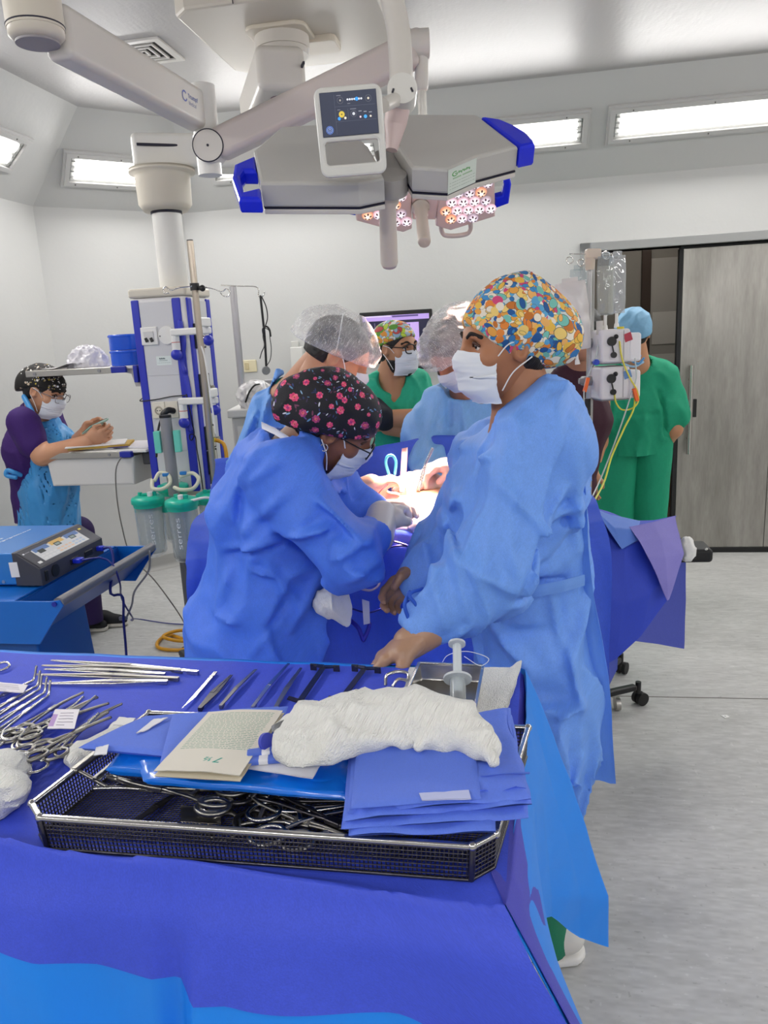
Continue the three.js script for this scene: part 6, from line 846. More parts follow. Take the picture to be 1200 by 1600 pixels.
{ // person in green with folded arms, before the monitor
  const t = person('person in green scrubs, glasses and bright cap, arms folded before the monitor', [0.13, 0, -3.8]);
  const H = headFrame([0.106, 1.515, -3.75], [0.72, -0.08, 0.68], [-0.02, 1, 0.02], 1.0), skin = skinTone(0xb5815f);
  const fa = [[0, 1.214, -3.62], [0.14, 1.211, -3.52], [0.206, 1.195, -3.55]], fb = [[0.171, 1.141, -3.6], [0.053, 1.202, -3.56], [0.002, 1.245, -3.6]];
  const arms = nets(blend([cone([0.017, 1.197, -3.6], [0.206, 1.211, -3.54], 0.046, 0.036), cone([0.177, 1.132, -3.62], [0.039, 1.16, -3.6], 0.044, 0.036)], 0.01), [-0.12, 1.1, -3.85], [0.3, 1.42, -3.4], 0.008);
  const neck = nets(blend([cone(H.at([0, -0.04, -0.02]), [0.073, 1.379, -3.8], 0.058, 0.066), cone([0.073, 1.379, -3.8], [0.068, 1.286, -3.8], 0.066, 0.08)], 0.04), [-0.1, 1.25, -3.95], [0.25, 1.6, -3.65], 0.009);
  part(t, 'body', simpleBody(H, [arms, neck, handGeo({ w: [0.039, 1.16, -3.6], d: [-0.9, 0.35, 0.1], n: [0.1, 0.2, -0.9], thumb: -1, curl: [0.2, 0.25, 0.3, 0.3], s: 0.9 }, 0.006), handGeo({ w: [0.158, 1.215, -3.52], d: [0.8, -0.1, -0.2], n: [0, -0.2, -1], thumb: 1, curl: [0.3, 0.35, 0.4, 0.4], s: 0.95 }, 0.006)]), skin, true); eyes(t, H);
  part(t, 'hair', hairGeo(H, -0.075), hairMat(0x15100d), true);
  const beard = nets((x, y, z) => Math.max(headSdf(x, y, z) - 0.004, y + 0.045, -0.02 - z - 0.4 * y - 0.02, -(headSdf(x, y, z) + 0.004)), [-0.1, -0.14, -0.06], [0.1, -0.02, 0.12], 0.006); part(t, 'beard', onHead(H, beard), hairMat(0x1d1511), true);
  const cap = capGeo(H, [[[0, 0.04, -0.014], [0.085, 0.092, 0.108]], [[0, 0.03, -0.06], [0.082, 0.075, 0.075]]], [0.03, 0.42], { amp: 0.004, h: 0.007, seed: 1 });
  part(t, 'patterned_cap', sphereUV(cap, H, [0, 0.04, 0], 0.8, 0.8), std(0xffffff, 0.75, { map: confetti(31, '#a9bcc8', ['#e8b33e', '#d9903a', '#b8d24a', '#c24a4a', '#e6d9c8', '#8fb0c4', '#d8ded8', '#5f9a3c'], 160, 18, 70, 512) }), true, 'cap with orange and green print'); part(t, 'face_mask', maskGeo(H), maskMat, true); part(t, 'mask_loop', loops(H, [-1, 1]), loopMat, true);
  glasses(t, H, std(0x121010, 0.3), { r: 0.0032, z: 0.112, w: 0.027, h: 0.021, y: 0.008 });
  const top = cloth([cone([0.071, 1.34, -3.82], [0.062, 1.156, -3.84], 0.09, 0.15, [0.95, 0, -0.3], 1.5), cone([0.062, 1.156, -3.84], [0.039, 0.694, -3.86], 0.14, 0.145, [0.95, 0, -0.3], 1.3), ...chain([[-0.037, 1.318, -3.78], [-0.052, 1.206, -3.72]], [0.075, 0.075]), ...chain([[0.191, 1.323, -3.84], [0.211, 1.19, -3.74]], [0.075, 0.075])], { amp: 0.018, f: 9, seed: 3.3, drop: 0.5, zc: -3.9, k: 0.06, creases: [[[0.074, 1.28, -3.68], [0.094, 1.084, -3.65], 0.014, -0.014], [[-0.014, 1.328, -3.7], [0.038, 1.177, -3.66], 0.014, 0.014], [[0.168, 1.318, -3.7], [0.131, 1.203, -3.66], 0.014, 0.012]] });
  const vneck = ellipsoid([0.074, 1.378, -3.7], [0.075, 0.07, 0.12]), vcut = nets((x, y, z) => Math.max(top(x, y, z), -vneck(x, y, z), 0.85 - y), [-0.32, 0.8, -4.15], [0.5, 1.5, -3.55], 0.011);
  const green = scrubs(0x28b48e);
  part(t, 'scrub_top', vcut, green, true, 'green scrub top with a V neck'); part(t, 'scrub_trousers', [0.04, 0.24].map((x) => nets(cloth(cone([x, 0.95, -3.85], [x, 0.06, -3.8], 0.11, 0.08), { amp: 0.008 }), [x - 0.15, 0.04, -4.0], [x + 0.15, 1.0, -3.65], 0.015)), green, true);
  part(t, 'undershirt', [nets(ellipsoid([0.076, 1.33, -3.79], [0.055, 0.05, 0.03]), [0.027, 1.224, -3.82].map((v) => v - 0.05), [0.155, 1.411, -3.66].map((v) => v + 0.06), 0.008), nets(cone([-0.028, 1.24, -3.68], [0.026, 1.202, -3.58], 0.064, 0.056), [-0.074, 1.105, -3.8].map((v) => v - 0.05), [0.07, 1.28, -3.5].map((v) => v + 0.06), 0.01), nets(cone([0.213, 1.22, -3.75], [0.185, 1.08, -3.64], 0.064, 0.058), [0.143, 0.997, -3.8].map((v) => v - 0.05), [0.266, 1.291, -3.6].map((v) => v + 0.06), 0.01)], scrubs(0x141826), true, 'dark navy undershirt sleeves');
  for (const x of [0.04, 0.24]) shoe(t, [x, 0, -3.78], [0.2, 1], std(0xd9d7d2, 0.6), std(0xe8e6e2, 0.6));
}
{ // person at the left reading a phone
  const t = person('person in purple scrubs and light blue plastic apron, reading a phone at the left', [-1.8, 0, -4.1]);
  const H = headFrame([-1.702, 1.392, -4], [0.9, -0.42, 0.22], [0.4, 0.9, 0.05], 1.02), skin = skinTone(0xc99372);
  const sh = [-1.776, 1.251, -3.88], el = [-1.694, 1.085, -3.84], wr = [-1.446, 1.147, -3.8], sh2 = [-1.768, 1.256, -4.15], el2 = [-1.661, 1.077, -4.1], wr2 = [-1.521, 1.174, -3.98];
  const limbs = nets(blend([...chain([sh, el], [0.06, 0.05]), ...chain([el, wr], [0.05, 0.033]), ...chain([sh2, el2], [0.05, 0.045]), ...chain([el2, wr2], [0.043, 0.03]), cone(H.at([0, -0.04, -0.03]), [-1.76, 1.267, -4.03], 0.055, 0.065)], 0.02), [-2.2, 0.95, -4.35], [-1.35, 1.7, -3.65], 0.009);
  part(t, 'body', simpleBody(H, [limbs, handGeo({ w: wr, d: [0.9, 0.25, -0.15], n: [0.1, 0.35, -0.9], thumb: 1, curl: [0.5, 0.55, 0.6, 0.6], s: 0.95 }, 0.005), handGeo({ w: wr2, d: [0.85, 0.5, 0.0], n: [0.4, -0.4, 0.8], thumb: -1, curl: [0.45, 0.5, 0.55, 0.6], s: 0.95 }, 0.005)]), skin, true); eyes(t, H);
  part(t, 'hair', hairGeo(H, -0.05), hairMat(0x15100e), true);
  const cap = capGeo(H, [[[0, 0.04, -0.014], [0.086, 0.094, 0.11]], [[0, 0.0, -0.085], [0.075, 0.08, 0.07]]], [0.024, 0.3, -2.2], { amp: 0.005, h: 0.007, seed: 2 });
  part(t, 'dotted_cap', sphereUV(cap, H, [0, 0.04, 0], 0.8, 0.8), std(0xffffff, 0.7, { map: confetti(12, '#15120f', ['#e8e4da', '#c9b7a0', '#d8c24a', '#8a7a70', '#ffffff'], 120, 6, 18, 512) }), true, 'black cap with pale dots'); part(t, 'face_mask', maskGeo(H), maskMat, true); part(t, 'mask_loop', loops(H, [-1]), loopMat, true);
  glasses(t, H, std(0x8c8890, 0.25, { metalness: 0.6 }), { z: 0.112, r: 0.0018 });
  const top = cloth([cone([-1.791, 1.274, -4.05], [-1.848, 1.097, -4.08], 0.08, 0.14, [0.25, 0, 1], 1.25), cone([-1.848, 1.097, -4.08], [-1.859, 0.815, -4.1], 0.135, 0.12, [0.25, 0, 1], 1.2), cone([-1.859, 0.815, -4.1], [-1.851, 0.636, -4.1], 0.13, 0.15), cone(sh, [-1.738, 1.149, -3.86], 0.078, 0.072), cone(sh2, [-1.724, 1.153, -4.13], 0.07, 0.065)], { amp: 0.01, f: 8, seed: 2.2, drop: 0.6 });
  const hole = ellipsoid([-1.729, 1.302, -4], [0.075, 0.06, 0.1]);
  part(t, 'scrub_top', nets((x, y, z) => Math.max(top(x, y, z), -hole(x, y, z)), [-2.25, 0.7, -4.35], [-1.4, 1.58, -3.65], 0.0105), scrubs(0x3b1468), true, 'dark purple scrub top');
  const apronMat = phys(0x49a6ea, 0.4, { transmission: 0.22, thickness: 0 });
  const ap = cloth([cone([-1.712, 1.232, -4.03], [-1.734, 1.095, -4.05], 0.05, 0.13, [0.25, 0, 1], 1.15), cone([-1.734, 1.095, -4.05], [-1.791, 0.886, -4.08], 0.13, 0.135, [0.25, 0, 1], 1.15), cone([-1.794, 0.869, -4.08], [-1.854, 0.379, -4.1], 0.15, 0.17, [0.25, 0, 1], 1.15), cone([-1.854, 0.379, -4.1], [-1.75, 0.45, -4.12], 0.17, 0.17)], { amp: 0.012, f: 9, seed: 6.1, drop: 0.35, fine: 0.6 });
  const shell = (x, y, z) => { const d = ap(x, y, z), bib = 0.02 - (x - [-1.779, 1.105, -4][0]) - 0.9 * Math.max(0, y - 1.18) * 0; return Math.max(d, -(d + 0.012), y > 1.02 ? [-1.818, 1.107, -4][0] + 0.02 + (y - 1.02) * 0.28 - x : -1, hole(x, y, z) * -1, 0.46 - y, y - [-1.718, 1.285, -4][1]); };
  part(t, 'apron', nets(shell, [-2.15, 0.43, -4.4], [-1.4, 1.5, -3.75], 0.009), apronMat, true, 'light blue plastic apron');
  part(t, 'apron_tie', [...tube([[-1.856, 0.981, -3.92], [-1.877, 0.999, -3.9], [-1.908, 1.011, -3.9], [-1.918, 0.988, -3.9], [-1.874, 0.973, -3.9]], 0.012), ...tube([[-1.788, 1.374, -3.95], [-1.743, 1.312, -3.9], [-1.716, 1.264, -3.88]], 0.014)], apronMat, true);
  part(t, 'trousers', [[-1.82, -4.05], [-1.72, -4.2]].map(([x, z]) => nets(cone([x, 0.6, z], [x, 0.08, z], 0.09, 0.07), [x - 0.14, 0.06, z - 0.14], [x + 0.14, 0.7, z + 0.14], 0.014)), scrubs(0x2a1050), true);
  const f1 = [-1.835, 0, -4.244]; shoe(t, [f1[0], 0, f1[2]], [1, 0.15], std(0x15151a, 0.7), std(0xd8d2c6, 0.7)); shoe(t, [-1.74, 0, -4.3], [1, 0.1], std(0x15151a, 0.7), std(0xd8d2c6, 0.7));
  const ph = thing('phone', 'slim pale green phone held in both hands', 'phone', [-1.424, 1.213, -3.88]); part(ph, 'case', box(0.075, 0.009, 0.15, [0, 0, 0], [0.15, -0.3, 0.55], 0.004), std(0x8fb0a4, 0.4)); part(ph, 'screen', box(0.068, 0.001, 0.14, [-0.003, 0.0052, 0], [0.15, -0.3, 0.55], 0), std(0x20242a, 0.15));
}
{ // person in green seen from behind, by the door
  const t = person('person in dark green scrubs seen from behind, pale blue tied cap, beside the steel door', [1.5, 0, -4.3]);
  const H = headFrame([1.409, 1.516, -4.28], [0.35, -0.12, -0.93], [0, 1, -0.1], 1.0), skin = skinTone(0xb98562);
  const limbs = nets(blend([...chain([[1.213, 1.227, -4.22], [1.199, 0.95, -4.2], [1.124, 0.819, -4.05]], [0.06, 0.05, 0.034]), ...chain([[1.61, 1.202, -4.28], [1.641, 0.987, -4.28], [1.61, 0.844, -4.4]], [0.055, 0.05, 0.036]), cone(H.at([0, -0.03, -0.03]), [1.429, 1.351, -4.28], 0.06, 0.07)], 0.02), [1.0, 0.85, -4.6], [1.95, 1.75, -3.85], 0.011);
  part(t, 'body', simpleBody(H, [limbs, handGeo({ w: [1.124, 0.819, -4.05], d: [-0.1, -0.9, 0.2], n: [0.6, 0, -0.4], s: 1 }, 0.006), handGeo({ w: [1.61, 0.844, -4.4], d: [-0.4, -0.3, -0.8], n: [-0.3, -0.8, 0], s: 1 }, 0.006)]), skin, true);
  part(t, 'hair', hairGeo(H, -0.07), hairMat(0x14100e), true);
  const cap = capGeo(H, [[[0, 0.045, -0.014], [0.092, 0.098, 0.116]], [[0, 0.03, -0.08], [0.085, 0.075, 0.07]]], [0.0, 0.35], { amp: 0.011, h: 0.007, seed: 7, f: 12 });
  const capBlue = nonwoven(0x7fb4d6); part(t, 'tied_cap', cap, capBlue, true, 'pale blue tied cap');
  part(t, 'cap_ties', [...tube([[1.347, 1.443, -4.14], [1.317, 1.422, -4.12], [1.297, 1.436, -4.12], [1.324, 1.455, -4.12], [1.358, 1.433, -4.12], [1.395, 1.404, -4.13]], 0.008), ...tube([[1.347, 1.437, -4.13], [1.338, 1.394, -4.12], [1.389, 1.365, -4.13], [1.419, 1.39, -4.14]], 0.006)], nonwoven(0x5a9bd0), true); part(t, 'mask_loop', tube([[1.311, 1.368, -4.16], [1.366, 1.349, -4.14], [1.423, 1.369, -4.16]], 0.006), std(0x9fc3e0, 0.7), true);
  const green = scrubs(0x0a9a72), top = cloth([cone([1.443, 1.331, -4.32], [1.444, 1.099, -4.34], 0.075, 0.16, [1, 0, 0.15], 1.55), cone([1.444, 1.099, -4.34], [1.432, 0.73, -4.36], 0.15, 0.15, [1, 0, 0.15], 1.32), cone([1.432, 0.73, -4.36], [1.434, 0.597, -4.36], 0.155, 0.15, [1, 0, 0.15], 1.3), ...chain([[1.272, 1.29, -4.28], [1.213, 1.068, -4.24]], [0.085, 0.085]), ...chain([[1.587, 1.271, -4.32], [1.647, 1.056, -4.3]], [0.085, 0.08])], { amp: 0.018, f: 8, seed: 5.5, drop: 0.5, zc: -4.4, k: 0.06, creases: [[[1.288, 1.091, -4.15], [1.548, 1.084, -4.15], 0.012, -0.008], [[1.275, 0.775, -4.15], [1.538, 0.814, -4.15], 0.016, 0.012], [[1.528, 1.211, -4.2], [1.577, 0.964, -4.2], 0.012, -0.016], [[1.266, 1.225, -4.2], [1.252, 0.982, -4.2], 0.012, -0.016]] });
  const hole = ellipsoid([1.433, 1.364, -4.28], [0.075, 0.045, 0.09]), low = [1.434, 0.647, -4.36][1];
  part(t, 'scrub_top', nets((x, y, z) => Math.max(top(x, y, z), -hole(x, y, z), low - y), [1.0, 0.85, -4.75], [1.95, 1.6, -3.95], 0.011), green, true, 'dark green scrub top'); part(t, 'scrub_trousers', [[1.343, 0.507, -4.36], [1.537, 0.496, -4.36]].map((p, i) => nets(cloth(chain([[p[0], 0.98, -4.36], [p[0] + (i ? 0.0 : -0.01), 0.06, -4.36]], [0.135, 0.09]), { amp: 0.009, drop: 0.3, seed: i }), [p[0] - 0.18, 0.04, -4.56], [p[0] + 0.18, 1.05, -4.16], 0.013)), green, true);
  for (const p of [[1.343, 0.507, -4.36], [1.537, 0.496, -4.36]]) shoe(t, [p[0], 0, -4.36], [0.1, -1], std(0xd9d7d2, 0.6), std(0xe8e6e2, 0.6));
}
{ // person in maroon, mostly hidden behind the stand
  const t = person('person in maroon top with black hair, mostly hidden behind the right-hand infusion stand', [0.86, 0, -3.55]);
  const H = headFrame([0.931, 1.545, -3.55], [0.3, -0.2, -0.9], [0, 1, 0], 0.98), skin = skinTone(0xa8745a);
  part(t, 'body', simpleBody(H, [nets(cone(H.at([0, -0.03, -0.03]), [0.916, 1.36, -3.58], 0.055, 0.07), [0.867, 1.247, -3.75].map((v) => v - 0.03), [0.98, 1.542, -3.4].map((v) => v + 0.03), 0.01)]), skin, true);
  part(t, 'hair', onHead(H, nets((x, y, z) => Math.max(ellipsoid([0, 0.03, -0.02], [0.092, 0.095, 0.112])(x, y, z), -0.1 - y, z - 0.03 - y * 0.8), [-0.12, -0.14, -0.16], [0.12, 0.15, 0.14], 0.008)), hairMat(0x0f0d0d), true);
  const top = cloth([cone([0.907, 1.345, -3.58], [0.892, 1.168, -3.6], 0.08, 0.15, [1, 0, 0], 1.3), cone([0.892, 1.168, -3.6], [0.82, 0.8, -3.62], 0.15, 0.15, [1, 0, 0], 1.2)], { amp: 0.01, f: 8 });
  part(t, 'top', nets(top, [0.5, 0.62, -3.85], [1.15, 1.5, -3.35], 0.013), scrubs(0x3a1024), true, 'dark maroon top');
  for (const x of [0.74, 0.92]) { part(t, 'trousers', nets(cone([x, 0.85, -3.6], [x, 0.06, -3.6], 0.1, 0.07), [x - 0.13, 0.04, -3.75], [x + 0.13, 0.95, -3.45], 0.015), scrubs(0x3a1024), true); shoe(t, [x, 0, -3.6], [0.2, -1], std(0x222226, 0.7), std(0xd8d2c6, 0.7)); }
}

// ---------- operating table, patient and drapes ----------
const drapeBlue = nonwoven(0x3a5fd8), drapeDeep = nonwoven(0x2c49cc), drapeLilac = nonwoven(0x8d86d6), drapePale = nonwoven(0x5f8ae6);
const columns = (cols) => (u, v) => { const f = u * (cols.length - 1), i = Math.min(cols.length - 2, f | 0), n = cols[0].length - 1, g = v * n, j = Math.min(n - 1, g | 0), e = (t) => t * t * (3 - 2 * t) * 0.5 + t * 0.5; return mix3(mix3(cols[i][j], cols[i][j + 1], g - j), mix3(cols[i + 1][j], cols[i + 1][j + 1], g - j), e(f - i)); };
const crumple = (p, amp, f, seed) => { const h = (facet(p[0] * f + seed, p[1] * f, p[2] * f) - 0.45) * amp * 1.6 + noise(p[0] * f * 0.5, p[1] * f * 0.5 + seed, p[2] * f * 0.5) * amp; return [p[0] + h * 0.4, p[1] + h * 0.55, p[2] + h * 0.6]; };
{
  const t = thing('operating_table', 'operating table under the blue drapes, black padded end showing at the right', 'operating table', [0.2, 0, -2.48]);
  part(t, 'column', box(0.32, 0.72, 0.28, [0, 0.42, 0], [0, 0, 0], 0.03), aluminium); part(t, 'base', box(0.6, 0.1, 0.45, [-0.1, 0.05, 0], [0, 0, 0], 0.03), greyMetal); part(t, 'table_frame', box(0.95, 0.05, 0.42, [-0.1, 0.8, 0], [0, 0, 0], 0.01), aluminium); part(t, 'mattress', box(0.98, 0.07, 0.42, [-0.1, 0.862, 0], [0, 0, 0], 0.025), blackRubber);
  const e = [1.103, 0.757, -2.68]; part(t, 'end_pad', [box(0.13, 0.05, 0.13, e, [0, -0.15, 0], 0.015), box(0.05, 0.02, 0.1, [e[0] - 0.02, e[1] + 0.032, e[2]], [0, -0.15, 0], 0.008)], blackRubber, true); part(t, 'pad_arm', rod([e[0] - 0.05, e[1], e[2]], [0.55, 0.8, -2.5], 0.02, 12), aluminium, true);
  part(t, 'end_clip', tube([[1.097, 0.75, -2.62], [1.119, 0.763, -2.62], [1.137, 0.781, -2.62]], 0.005), std(0xd4d2cc, 0.4), true);
  single('paper_towel', 'scrap of white paper towel by the black table end', 'paper towel', nets(cloth([ellipsoid([1.053, 0.792, -2.6], [0.02, 0.04, 0.03])], { amp: 0.012, f: 26 }), [1.053, 0.792, -2.6].map((v) => v - 0.07), [1.053, 0.792, -2.6].map((v) => v + 0.07), 0.006), std(0xe6e6e4, 0.8));
  // patient
  const p = person('patient lying under blue drapes, a small patch of skin lit by the lamps', [0.15, 0.9, -2.47]);
  const site = [0.095, 1.067, -2.42];
  part(p, 'body', nets(blend([cone([-0.45, 0.98, -2.47], [0.15, 0.98, -2.47], 0.07, 0.095, [0, 0, 1], 1.7), cone([0.15, 0.98, -2.47], [0.52, 0.96, -2.47], 0.095, 0.08, [0, 0, 1], 1.6), ellipsoid([site[0], site[1] - 0.085, site[2]], [0.12, 0.085, 0.12])], 0.05), [-0.62, 0.84, -2.72], [0.95, 1.15, -2.2], 0.011), skinTone(0xd8a888), true);
  part(p, 'wound', nets(cloth([ellipsoid([site[0], site[1] - 0.005, site[2] + 0.01], [0.045, 0.012, 0.03])], { amp: 0.006, f: 40 }), site.map((v) => v - 0.07), site.map((v) => v + 0.07), 0.005), phys(0xb85a3c, 0.3), true, 'wet pinkish tissue');
  // main drape over patient and table, with an opening over the site
  const prof = [[0.28, -2.15], [0.6, -2.165], [0.9, -2.18], [0.965, -2.2], [1.005, -2.26], [1.035, -2.34], [1.05, -2.43], [1.05, -2.55], [1.07, -2.64], [1.13, -2.71], [1.19, -2.745], [1.195, -2.765], [1.1, -2.8], [0.8, -2.82], [0.5, -2.83]];
  const at = (s) => { const f = s * (prof.length - 1), i = Math.min(prof.length - 2, f | 0); return [lerp(prof[i][0], prof[i + 1][0], f - i), lerp(prof[i][1], prof[i + 1][1], f - i)]; };
  const sheetFn = (u, v) => { const x = lerp(-0.6, 0.66, u), [y, z] = at(v), hang = smooth(0.26, 0.0, v), hump = 0.028 * noise(x * 3.2, v * 5, 1.2), back = smooth(0.55, 0.72, v) * (1 - smooth(0.8, 0.9, v)); return crumple([x + 0.012 * noise(v * 8, x * 4, 3), y + hump * (1 - hang) + back * 0.035 * noise(x * 2.4 + 9, 1, 2) + back * (0.04 * x - 0.12 * smooth(0.3, 0.6, x)), z + hang * (0.035 * Math.sin(x * 17 + 2 * noise(x * 3, v * 3, 5)) + 0.02 * noise(x * 9, v * 6, 8))], 0.014, 6, 3); };
  const g = sheet(sheetFn, 150, 130, 0, [1.46, 2]); { const P0 = g.attributes.position, ix = []; for (let i = 0; i < g.index.count; i += 3) { let keep = false; for (let k = 0; k < 3; k++) { const q = g.index.getX(i + k); if (Math.hypot((P0.getX(q) - site[0]) / 0.105, (P0.getZ(q) - site[2]) / 0.085) > 1 || P0.getY(q) < 0.98) keep = true; } if (keep) ix.push(g.index.getX(i), g.index.getX(i + 1), g.index.getX(i + 2)); } g.setIndex(ix); }
  const d = thing('patient_drape', 'royal blue drape over the patient, hanging down the near side of the operating table', 'drape', [0.13, 0.3, -2.47]); part(d, 'drape_sheet', g, drapeBlue, true);
  part(d, 'left_corner', sheet((u, v) => crumple(columns([[[-0.51, 1.054, -2.42], [-0.527, 0.975, -2.4], [-0.547, 0.853, -2.38], [-0.545, 0.729, -2.36]], [[-0.576, 1.019, -2.45], [-0.597, 0.952, -2.42], [-0.599, 0.839, -2.4], [-0.569, 0.763, -2.38]], [[-0.637, 0.95, -2.5], [-0.67, 0.876, -2.47], [-0.656, 0.837, -2.45], [-0.621, 0.789, -2.42]]])(u, v), 0.008, 9, 2), 24, 24, 0.0015), drapeBlue, true);
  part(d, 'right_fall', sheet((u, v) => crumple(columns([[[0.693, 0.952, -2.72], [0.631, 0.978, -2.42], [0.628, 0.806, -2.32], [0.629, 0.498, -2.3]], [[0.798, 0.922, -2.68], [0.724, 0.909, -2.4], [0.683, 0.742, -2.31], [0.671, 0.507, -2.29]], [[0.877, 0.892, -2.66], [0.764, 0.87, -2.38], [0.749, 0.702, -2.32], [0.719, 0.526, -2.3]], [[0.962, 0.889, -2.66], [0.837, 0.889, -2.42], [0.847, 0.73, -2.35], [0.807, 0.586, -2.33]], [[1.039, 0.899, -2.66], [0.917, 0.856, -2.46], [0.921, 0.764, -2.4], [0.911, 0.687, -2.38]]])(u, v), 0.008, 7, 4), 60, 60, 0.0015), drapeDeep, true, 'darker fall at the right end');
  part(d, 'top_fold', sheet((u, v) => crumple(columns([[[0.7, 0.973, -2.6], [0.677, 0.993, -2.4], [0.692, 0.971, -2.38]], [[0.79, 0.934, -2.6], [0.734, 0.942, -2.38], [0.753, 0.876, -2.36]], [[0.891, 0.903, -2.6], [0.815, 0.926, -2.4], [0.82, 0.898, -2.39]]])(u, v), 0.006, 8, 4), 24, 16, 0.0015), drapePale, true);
  part(d, 'turned_corner', sheet((u, v) => crumple(columns([[[0.789, 0.938, -2.4], [0.809, 0.898, -2.37], [0.832, 0.844, -2.35], [0.896, 0.702, -2.34]], [[0.878, 0.938, -2.44], [0.89, 0.891, -2.4], [0.897, 0.835, -2.37], [0.898, 0.702, -2.34]], [[0.976, 0.942, -2.5], [0.978, 0.886, -2.46], [0.975, 0.829, -2.42], [0.906, 0.702, -2.35]]])(u, v), 0.006, 9, 6), 26, 30, 0.0015), drapeLilac, true, 'turned-back lilac corner');
  part(d, 'rear_flap', sheet((u, v) => crumple(columns([[[0.931, 0.757, -2.82], [0.935, 0.551, -2.82], [0.94, 0.369, -2.8]], [[1.05, 0.719, -2.84], [1.055, 0.524, -2.84], [1.053, 0.34, -2.82]], [[1.158, 0.69, -2.85], [1.162, 0.501, -2.85], [1.16, 0.307, -2.84]]])(u, v), 0.006, 6, 6), 20, 24, 0.0015), nonwoven(0x5562c8), true);
  part(d, 'low_flap', sheet((u, v) => crumple(columns([[[0.666, 0.548, -2.36], [0.675, 0.48, -2.36], [0.682, 0.429, -2.36]], [[0.723, 0.534, -2.36], [0.717, 0.454, -2.36], [0.714, 0.395, -2.36]], [[0.744, 0.521, -2.36], [0.745, 0.464, -2.36], [0.724, 0.417, -2.36]]])(u, v), 0.004, 9, 6), 12, 14, 0.0015), nonwoven(0x5f6fd4), true);
  // towels and small things round the site
  single('surgical_towel', 'white towel edging the lit opening, near side', 'towel', nets(cloth([cone([-0.011, 0.992, -2.32], [0.095, 1.008, -2.28], 0.02, 0.024, [0, 0.5, 0.87], 2.2), cone([0.095, 1.008, -2.28], [0.175, 0.987, -2.3], 0.024, 0.02, [0, 0.5, 0.87], 2)], { amp: 0.008, f: 18, k: 0.02 }), [-0.08, 0.9, -2.45], [0.25, 1.12, -2.18], 0.006), std(0xe8dcd8, 0.85));
  single('drain_tube', 'looped cyan drain tube standing beside the gloved hand', 'tube', tube([[0.022, 1.153, -2.38], [0.014, 1.195, -2.38], [0.021, 1.212, -2.38], [0.035, 1.214, -2.38], [0.045, 1.197, -2.38], [0.041, 1.156, -2.38]], 0.0045, { seg: 50 }), std(0x4cc3e8, 0.25));
  single('ribbon_retractor', 'flat pale retractor blade standing upright behind the gloved hand', 'retractor', sheet((u, v) => mix3(mix3([0.054, 1.107, -2.42], [0.074, 1.102, -2.42], u), mix3([0.07, 1.215, -2.5], [0.089, 1.218, -2.5], u), v), 3, 8, 0.004), phys(0xdcaea6, 0.35));
  single('tissue_forceps', 'slim steel forceps held upright in the far gloved hand', 'forceps', [rod([0.165, 1.225, -2.42], [0.138, 1.173, -2.42], 0.0045, 10, 0.004), rod([0.138, 1.173, -2.42], [0.105, 1.091, -2.4], 0.003, 8, 0.0015), rod([0.143, 1.172, -2.425], [0.115, 1.091, -2.4], 0.003, 8, 0.0015)], chrome);
  single('cautery_cord', 'thin dark cord curling from the gloved hand', 'cord', tube([[0.016, 1.144, -2.27], [-0.012, 1.124, -2.25], [-0.021, 1.105, -2.25], [-0.01, 1.085, -2.25], [0.006, 1.068, -2.26]], 0.0018, { rs: 6, seg: 40 }), std(0x5a1f3a, 0.4));
  single('cautery_cord', 'dark blue cord lying on the drape below the white glove', 'cord', tube([[-0.012, 1.003, -2.17], [0.023, 0.999, -2.15], [0.063, 0.983, -2.15], [0.032, 0.985, -2.15], [0.002, 0.976, -2.16]], 0.0028, { rs: 6, seg: 50 }), cableBlue);
  single('cautery_cord', 'dark blue cord crossing the hanging drape to the far gloved hand', 'cord', tube([[-0.115, 0.829, -2.08], [-0.061, 0.819, -2.06], [-0.015, 0.834, -2.05], [0.04, 0.86, -2.02], [0.074, 0.891, -1.98]], 0.0028, { rs: 6, seg: 50 }), cableBlue);
  single('suction_line', 'clear suction line looping on the drape beside the elbow', 'line', tube([[-0.028, 0.922, -2.1], [-0.025, 0.896, -2.08], [-0.048, 0.885, -2.06], [-0.092, 0.899, -2.05]], 0.0035, { rs: 6, seg: 40 }), phys(0xe8dce0, 0.2, { transmission: 0.5, thickness: 0 }));
  single('drape_clip_tie', 'dark blue tie ends clipped to the hanging drape', 'tie', [...tube([[-0.11, 0.801, -2.05], [-0.089, 0.785, -2.03], [-0.078, 0.754, -2.02]], 0.006), ...tube([[-0.057, 0.792, -2.04], [-0.065, 0.772, -2.03], [-0.077, 0.753, -2.02]], 0.006)], std(0x14149a, 0.5));
  single('tape_strip', 'white tape strip hanging on the drape beside the gauze', 'tape', sheet((u, v) => mix3(mix3([-0.075, 0.86, -2.06], [-0.055, 0.852, -2.06], u), mix3([-0.074, 0.795, -2.03], [-0.056, 0.798, -2.03], u), v), 3, 6, 0.002), std(0xe2e2e6, 0.7));
  const gz = [-0.142, 0.917, -1.9]; single('gauze', 'crumpled white gauze hanging beside the bending person', 'gauze', nets(cloth([cone([-0.131, 0.959, -1.93], [-0.161, 0.907, -1.92], 0.01, 0.026), cone([-0.161, 0.907, -1.92], [-0.118, 0.84, -1.94], 0.032, 0.012), cone([-0.122, 0.921, -1.95], [-0.113, 0.876, -1.95], 0.014, 0.014)], { amp: 0.012, f: 24, k: 0.02, fk: 0.6 }), gz.map((v) => v - 0.11), gz.map((v) => v + 0.11), 0.005), std(0xe9e9e4, 0.9, { bumpMap: weave, bumpScale: 0.002 }));
  // stool behind the standing person
  const sc = [0.69, 0, -2.84], st = thing('stool', 'black castor stool behind the hanging drape, two castors showing at the right', 'stool', [sc[0], 0, sc[2]]);
